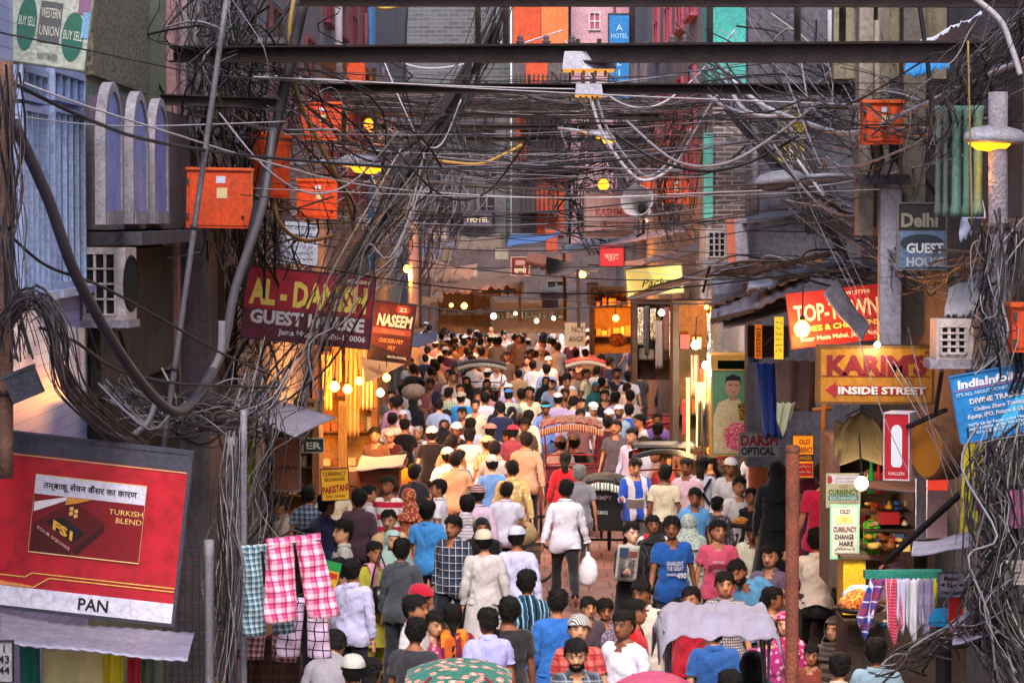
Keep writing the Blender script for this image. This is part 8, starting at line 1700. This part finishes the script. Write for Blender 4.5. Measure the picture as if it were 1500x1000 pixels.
(906,594,-10,'kurta','8aa4b8','8094a8','walk',dict(hat='kufi',hatm='d8d4d8',beard='3a3430',sleeve='full'),'bearded person in white skullcap and pale blue kurta'),
(921,592,175,'shirt','3a58b0','3a3a44','walk',dict(),'person in royal blue shirt behind the skullcaps'),
(927,497,178,'shirt','a8a0b8','3a343c','ride',dict(Y=82),'rider wearing a purple backpack on the far right'),
(877,511,-15,'shirt','7a5448','4a3834','stand',dict(),'person in brown shirt beyond the navy polo'),
(958,511,10,'shirt','8a8494/vstripe/b8b2c0/.04','4a4448','stand',dict(sleeve='full'),'person in grey striped shirt by the far stall'),
(967,524,160,'salwar','b01c5c','5a7aa8','stand',dict(hair='bun',ht=1.58),'person in hot pink dress by the far stall'),
(977,546,178,'burqa','2c2c30','2c2c30','stand',dict(hatm='b0aeb0',ht=1.58),'person in dark robe and white veil by the hot pink dress'),
(987,530,-70,'shirt','a08468','4a4038','stand',dict(sleeve='full'),'person in tan shirt looking left by the garment shop'),
(1002,588,-90,'shirt','6a6874','4a4850','holdR',dict(sleeve='full'),'person in grey shirt reaching left at the shop edge'),
(862,482,178,'shirt','c4683c','5a3a2c','stand',dict(hat='kufi',hatm='dcd0c0'),'person in orange shirt and white cap at the yellow stall'),
(876,478,175,'shirt','b0a8a4','4a4440','stand',dict(hat='kufi',hatm='d8d0cc'),'person in pale shirt and white cap at the yellow stall'),
(868,501,178,'shirt','a85a40','4a3830','stand',dict(),'person in rust shirt in front of the two white caps'),
(830,487,-10,'shirt','d0b4b4','4a4040','walk',dict(),'person in pale pink shirt by the far white placard'),
(812,500,-20,'tee','7a7480','4a4448','walk',dict(ht=1.6),'youth in grey t-shirt beyond the white kurta'),
(793,509,5,'shirt','c8c0c0','4a4448','walk',dict(haircol='c0bcb8',beard='c0bcb8'),'white bearded person just behind the white kurta'),
(783,514,170,'tee','b82c38','3a3034','walk',dict(ht=1.5),'youth in scarlet shirt beside the white bearded person'),
(768,488,0,'shirt','5c4464','3a3440','walk',dict(ht=1.74,sleeve='full'),'person in purple grey shirt walking toward us'),
(732,494,178,'shirt','d0ccd4','4a4650','sit',dict(Y=86,hem=.955),'belted person in white shirt riding behind the dark rickshaw'),
(703,496,178,'shirt','c0a0a0/grid/a04a54/.07','4a4044','walk',dict(),'person in red and white checked shirt far up the street'),
(680,496,176,'shirt','7a6054','4a3c36','walk',dict(ht=1.74),'broad person in brown shirt far up the street'),
(692,522,176,'tee','2a2428','2a2428','walk',dict(),'person in black close behind the dark rickshaw'),
(719,476,0,'shirt','b89c80','5a4c40','ride',dict(Y=90),'rickshaw driver in khaki shirt rising over the far crowd'),
(663,497,176,'tee','c83238','4a3034','walk',dict(),'person in scarlet t-shirt far on the left'),
(650,503,178,'shirt','d0a894','5a4840','walk',dict(),'person in salmon shirt far on the left'),
(623,494,178,'shirt','ccc6d0','4a4650','walk',dict(),'person in white shirt near the low blue tarpaulin'),
(606,495,176,'shirt','b08860','5a4434','walk',dict(ht=1.74),'broad person in tan shirt next to the brown tilted sign'),
(661,487,175,'salwar','c4b4bc','b8a8b0','walk',dict(hat='scarf',hatm='d0c0c8',ht=1.6),'person in pale veil far on the left'),
(647,488,178,'shirt','a8a0b0','4a4650','walk',dict(),'person in grey lilac shirt far on the left'),
(636,527,176,'shirt','c09878','5a483c','walk',dict(hair='thick'),'curly haired person in sandy shirt above the pink stooping figure'),
(637,545,-20,'salwar','8a5a64','5a3c44','stand',dict(hair='long',ht=1.58),'person with long black hair looking left on the far left'),
(659,542,-70,'shirt','c8bcc0','4a4448','walk',dict(),'person in white shirt in profile by the dark rickshaw'),
(838,540,-5,'shirt','8a7468','4a4038','walk',dict(),'person in taupe shirt behind the peach shirt'),
(850,600,-15,'shirt','7a4a4c','4a3434','stand',dict(),'person with dark hair behind the red rickshaw hood'),
(942,641,170,'shirt','9a94a4','4a464e','stand',dict(),'person in grey shirt inside the black hooded rickshaw'),
]
# the far end of the crowd
def ORD(n):
    o = 'first second third fourth fifth sixth seventh eighth ninth tenth eleventh twelfth thirteenth fourteenth fifteenth sixteenth seventeenth eighteenth nineteenth'.split(); t = {2: 'twent', 3: 'thirt', 4: 'fort', 5: 'fift'}
    return o[n - 1] if n < 20 else (t[n // 10] + 'ieth' if n % 10 == 0 else t[n // 10] + 'y-' + o[n % 10 - 1])
_q = random.Random(11); _far = ['pale shirt', 'white shirt', 'lilac shirt', 'tan shirt', 'grey shirt', 'rose shirt', 'blue shirt', 'brown shirt']; _fc = ['c8c0c8', 'd8d4dc', 'a89ab4', 'b09078', '8a8490', 'b88a8c', '8a9cc0', '7a6454']
for k in range(46):
    xx = 612 + (k * 61.7) % 240 + _q.uniform(-5, 5); yy = 470 + (k * 7.3) % 27; c = _q.randrange(8)
    CROWD.append((xx, yy, _q.choice((178, 175, 182, 0, 170, -10)), 'shirt', _fc[c], '3a3640', 'walk', dict(ht=_q.uniform(1.6, 1.76), hat='kufi' if k % 9 == 4 else None, hatm='d8d0d0', far=1), _far[c]))
_fs = sorted([q for q in CROWD if q[7].get('far')], key=lambda q: q[0]); CROWD = [q for q in CROWD if not q[7].get('far')] + [q[:8] + ('person in %s, %s from the left in the packed far rows' % (q[8], ORD(i + 1)),) for i, q in enumerate(_fs)]
def make_crowd():
    for i, (x, y, fc, kd, tp, bt, ps, ex, lab) in enumerate(CROWD):
        ht = ex.get('ht', 1.70 if kd in ('shirt', 'tee', 'kurta') else 1.58); Y = ex.get('Y')
        htop = ht * 1.012
        if Y is None:
            Y = depth_at(y, htop); p = P(x, y, Y); z0 = 0.
        else:
            p = P(x, y, Y); z0 = p.z - htop
            if ps == 'sit' or ps == 'ride' or ps == 'up' or ex.get('z') is not None: pass
            else: z0 = min(z0, 0.35) if z0 > 0 else max(z0, -.6)
        if ex.get('zz'): z0 = 0.
        if 'bend' == ps and not ex.get('Y'): Y *= .93; p = P(x, y, Y); z0 = 0. 
        hm = ex.get('hatm'); sh = ex.get('shawl')
        sl = ex.get('sleeve', 'full' if kd in ('burqa', 'salwar', 'kurta') else 'half')
        far = ex.get('far') or y < 560
        o = person((p.x, Y, z0), fc + (rng.uniform(-8, 8)), ht, lab, cm(tp), cm(bt), kd, ps, sl, ex.get('hair', 'short'), ex.get('haircol', '0b0908'), ex.get('hat'), cm(hm) if hm else None, ex.get('skin'), 'lo' if Y > 51 else 'mid' if Y > 36 else 'hi', i + 1, ex.get('beard'),
                   shawl=cm(sh) if sh else None, hem=ex.get('hem', .80), over=ex.get('over'), build=ex.get('build', 1.), group='far crowd' if ex.get('far') else 'people in the street')
        o['px'] = x; PEOPLE[lab] = o
PEOPLE = {}; HAND = {}
def spot(q):
    ht = q[7].get('ht', 1.70 if q[3] in ('shirt', 'tee', 'kurta') else 1.58); Y = q[7].get('Y') or depth_at(q[1], ht * 1.012); return P(q[0], q[1], Y).x, Y
def fill_gaps():
    """people packed between the ones described above"""
    q = random.Random(23); S = [spot(c) + (c,) for c in CROWD]; block_ = [(.9, 47.4), (-.7, 67), (2.3, 43.3), (1.5, 44), (1.85, 71), (3.1, 57), (-1.75, 54.5), (-.1, 41), (-2.4, 43.8)]; used = set(); new = []
    cols = [('white', 'dedae0'), ('cream', 'd0c4a8'), ('off white', 'c4beb8'), ('maroon', '4c2028'), ('pale grey', 'a8a4a8'), ('pale blue', '8a9cc0'), ('black', '17161a'), ('white striped', 'd0ccd0'), ('grey', '6c6870'), ('dusty rose', 'a87078'), ('navy', '24284a'), ('tan', 'a07c5c'), ('lilac', 'a498bc'), ('charcoal', '26242a'), ('brown', '5c4438')]
    tries = 0
    while len(new) < 92 and tries < 9000:
        tries += 1; Y = 36 + 54 * q.random(); x = q.uniform(-2.6, 3.0 if Y < 44 else 2.6)
        if (.1 < x < 1.95 and 37.5 < Y < 50) or (Y < 42 and -1.7 < x < 2.05): continue
        if any(abs(x - a) < .42 and abs(Y - b) < .55 for a, b, _ in S) or any(abs(x - a) < .75 and abs(Y - b) < 1.3 for a, b in block_): continue
        near = sorted(((a - x) ** 2 + ((b - Y) * .6) ** 2, id(c), c, b) for a, b, c in S if id(c) not in used)[:1]
        if not near: break
        _, k, c, b = near[0]; used.add(k); d = c[8].split(' who ')[0]
        for w in (' walking', ' with ', ' from behind', ' facing', ' behind', ' beside', ' looking', ' in front', ' by the', ' near ', ' seen', ' next', ' carrying', ' showing', ' glancing', ' ahead', ' sitting', ' far ', ' standing', ' wearing', ' at the', ' just', ' on the', ' directly', ' half', ' mid ', ' in the middle', ' riding', ' holding', ' stooping', ' raising', ', back', ' past', ' reading', ' bending', ' under', ' left of', ' right of', ' turned', ' printed', ' rising', ' inside', ' above', ' below', ' beyond'): d = d.split(w)[0]
        d = ' '.join(d.split()[:6]); n, col = cols[len(new) % 15]; py = 320 + (CAMZ - 1.70) * FPX / Y; kd, nm = (('kurta', 'kurta'), ('shirt', 'shirt'), ('shirt', 'shirt'), ('tee', 't-shirt'))[len(new) % 4]
        new.append((750 + x * FPX / Y, py, q.choice((180, 176, 184, 172, 0, -12, 150)), kd, col, q.choice(('2a2a32', '3a342e', '34364a')), q.choice(('walk', 'walk', 'stand', 'holdR', 'holdL', 'hold')), dict(ht=q.uniform(1.58, 1.76), Y=Y, zz=1, hair=q.choice(('short', 'short', 'thick')), hat='kufi' if len(new) % 9 == 0 else None, hatm='d0ccc8'), 'person in %s %s close %s the %s' % (n, nm, 'behind' if Y > b else 'in front of', d)))
        S.append((x, Y, new[-1])); used.add(id(new[-1]))
    return new
CROWD += fill_gaps()
make_crowd()
for o in PEOPLE.values():
    for k in ('px', '_hand'):
        if k in o: HAND.setdefault(o.name, {})[k] = list(o[k]) if k == '_hand' else o[k]; del o[k]
# ---------------------------------------------------------------- things people carry, lettering on clothes
def who(s): return next(o for l, o in PEOPLE.items() if s in l)
def hand_of(o): return o.matrix_basis @ Vector(HAND[o.name]['_hand'])
bpy.context.view_layer.update()
h = hand_of(who('white carrier bag'))
mb = MB(); n = 16; vs = []
for i, (t, k) in enumerate(((0, .02), (.12, .035), (.22, .085), (.4, .125), (.6, .14), (.78, .13), (.9, .09), (.96, .02))):
    for j in range(n):
        a = 2 * math.pi * j / n; w = 1 + .10 * math.sin(a * 3 + t * 6) + .05 * math.sin(a * 7); vs.append((k * math.cos(a) * w, k * .55 * math.sin(a) * w, -t * .50))
mb.add(vs, [(i * n + j, i * n + (j + 1) % n, (i + 1) * n + (j + 1) % n, (i + 1) * n + j) for i in range(7) for j in range(n)] + [tuple(range(n)), tuple(7 * n + j for j in range(n))])
r = empty('carrier_bag', h - Vector((0, 0, .10))); tag(r, 'white plastic carrier bag hanging from the hand of the walking person', 'bag')
mb.build('bag_body', cloth('d8d4dc', rough=.35), r, True)
for s in (-1, 1): MB().tube([(s * .03, 0, -.05), (s * .02, 0, .05), (0, 0, .09)], .006, 5).build('handle', cloth('d8d4dc', rough=.35), r, True)
# newspaper
o = who('carrying a newspaper'); r = empty('newspaper', P(919, 822, o.location.y - .35)); tag(r, 'folded newspaper held by the person in black', 'newspaper'); r.rotation_euler = (R(8), R(4), R(12))
MB().grid(lambda u, v: ((u - .5) * .26, .015 * math.sin(u * 5), .2 - .44 * v), 6, 8, .012).build('sheets', plain('b8b4ac', .8), r, True)
mb = MB(); q = random.Random(3)
for k in range(26): x = -.11 + (k % 2) * .115; zz = .02 - (k // 2) * .017; mb.box((x, -.02, zz), (x + q.uniform(.07, .10), -.016, zz + .007))
mb.build('print', plain('55525a'), r); MB().box((-.11, -.02, .06), (.0, -.016, .17)).build('photo_print', plain('3a4a70'), r); MB().box((.01, -.02, .06), (.11, -.016, .13)).build('photo_print', plain('8a4a44'), r)
# book of the youth in the blue and white jacket, magazine, black shoulder bag, bundle on the head
o = who('looking down at a book'); r = empty('book', P(931, 738, o.location.y - .42)); tag(r, 'open pale book held by the youth in the blue jacket', 'book'); r.rotation_euler = (R(35), 0, 0)
for s in (-1, 1): MB().box((0 if s > 0 else -.13, -.01, -.09), (.13 if s > 0 else 0, .01, .09)).build('page_block', plain('b8b0b4'), r).rotation_euler = (0, 0, R(10 * s))
o = who('beside the trousers'); r = empty('magazine', P(483, 842, o.location.y - .25)); tag(r, 'green and yellow magazine cover beside the pink checked shirt', 'magazine'); r.rotation_euler = (R(-10), R(10), R(-20)); MB().box((-.11, -.006, -.15), (.11, .006, .15)).build('pages', plain('2a8a4a', .4), r); MB().box((-.105, -.009, -.145), (.105, -.0065, .05)).build('cover_print', plain('d8a020', .4), r); MB().box((-.02, -.011, -.03), (.09, -.0095, .03)).build('cover_print', plain('b83020', .4), r)
o = who('black shoulder bag'); r = empty('shoulder_bag', P(556, 876, o.location.y - .22)); tag(r, 'shiny black shoulder bag on the person in yellow', 'bag'); MB().lathe([(.06, -.16), (.12, -.14), (.14, 0), (.11, .12), (.05, .14)], 16).build('bag_body', plain('141216', .3), r, True); MB().tube([(-.1, 0, .1), (-.06, -.02, .32), (.0, .05, .52), (.08, .1, .3), (.1, .02, .1)], .012, 6).build('strap', plain('141216', .4), r, True)
o = who('grey bundle on the head'); sack(606, 586, o.location.y, 34, 24, 'grey cloth bundle balanced on the head of the person in black', cloth('7a6a60'), 'bundle')
o = who('holding a stick'); r = MB().tube([P(738, 622, o.location.y - .35), P(752, 604, o.location.y - .3)], .018, 6).build('stick', plain('b09a70')); tag(r, 'short pale stick held by the robed person', 'stick')
o = who('purple backpack'); r = empty('backpack', (o.location.x, o.location.y - .30, o.location.z + 1.18)); tag(r, 'purple and black backpack worn by the far rider', 'backpack'); MB().lathe([(.08, -.24), (.17, -.2), (.18, .05), (.13, .2), (.05, .24)], 14).build('bag_body', cloth('3a2c7a'), r, True)
MB().box((-.1, -.19, -.2), (.1, -.15, .0), .01).build('pocket', cloth('22203a'), r)
o = who('crossed backpack straps'); r = empty('backpack_straps', (o.location.x, o.location.y - .155, 1.25)); tag(r, 'dark crossed straps over the white shirt', 'straps')
for s in (-1, 1): MB().grid(lambda u, v: (s * (.13 - .26 * v) + (u - .5) * .05, -.015 * math.sin(v * 3.1) , .17 - .42 * v), 2, 8, .006).build('strap', cloth('1e1c2c'), r, True)
# lettering on the blue t-shirt, stripes on the pink one
o = who('printed with white'); b0 = o.location
for t, dz, hh, w in (('GNARLENT', 1.235, .05, .20), ('THE GREAT', 1.175, .05, .20), ('NOMAD', 1.115, .032, .12)): lettering(t, hh, WHT, o, (-.01 if hh > .04 else -.05, -.162, dz), 'shirt_print', bold=.02, width=w, ext=.004)
lettering('490', .065, WHT, o, (.07, -.160, 1.085), 'shirt_print', bold=.05, width=.12, ext=.004)
o = who('pink football'); lettering('NEXUS', .035, plain('e0c8d0'), o, (0, -.152, 1.22), 'shirt_print', bold=.02, width=.13, ext=.004); lettering('SPORTING', .03, plain('e0c8d0'), o, (.02, -.156, 1.12), 'shirt_print', width=.16, ext=.004)
MB().grid(lambda u, v: ((u - .5) * .24, -.150 - .012 * math.sin(u * 3.1), 1.20 - .05 * v), 8, 2, .004).build('chest_band', cloth('7a2a40'), o)
# denim shirt of the person under the lilac sheet
rr = person((P(1048, 950, 25.4).x, 25.4, 0), 178, 1.7, 'person in blue denim shirt standing under the lilac rickshaw sheet', cloth('2a5494'), cloth('2a3044'), 'shirt', 'stand', 'half', seed=400, group='people in the street')
for k in ('px', '_hand'):
    if k in rr: del rr[k]
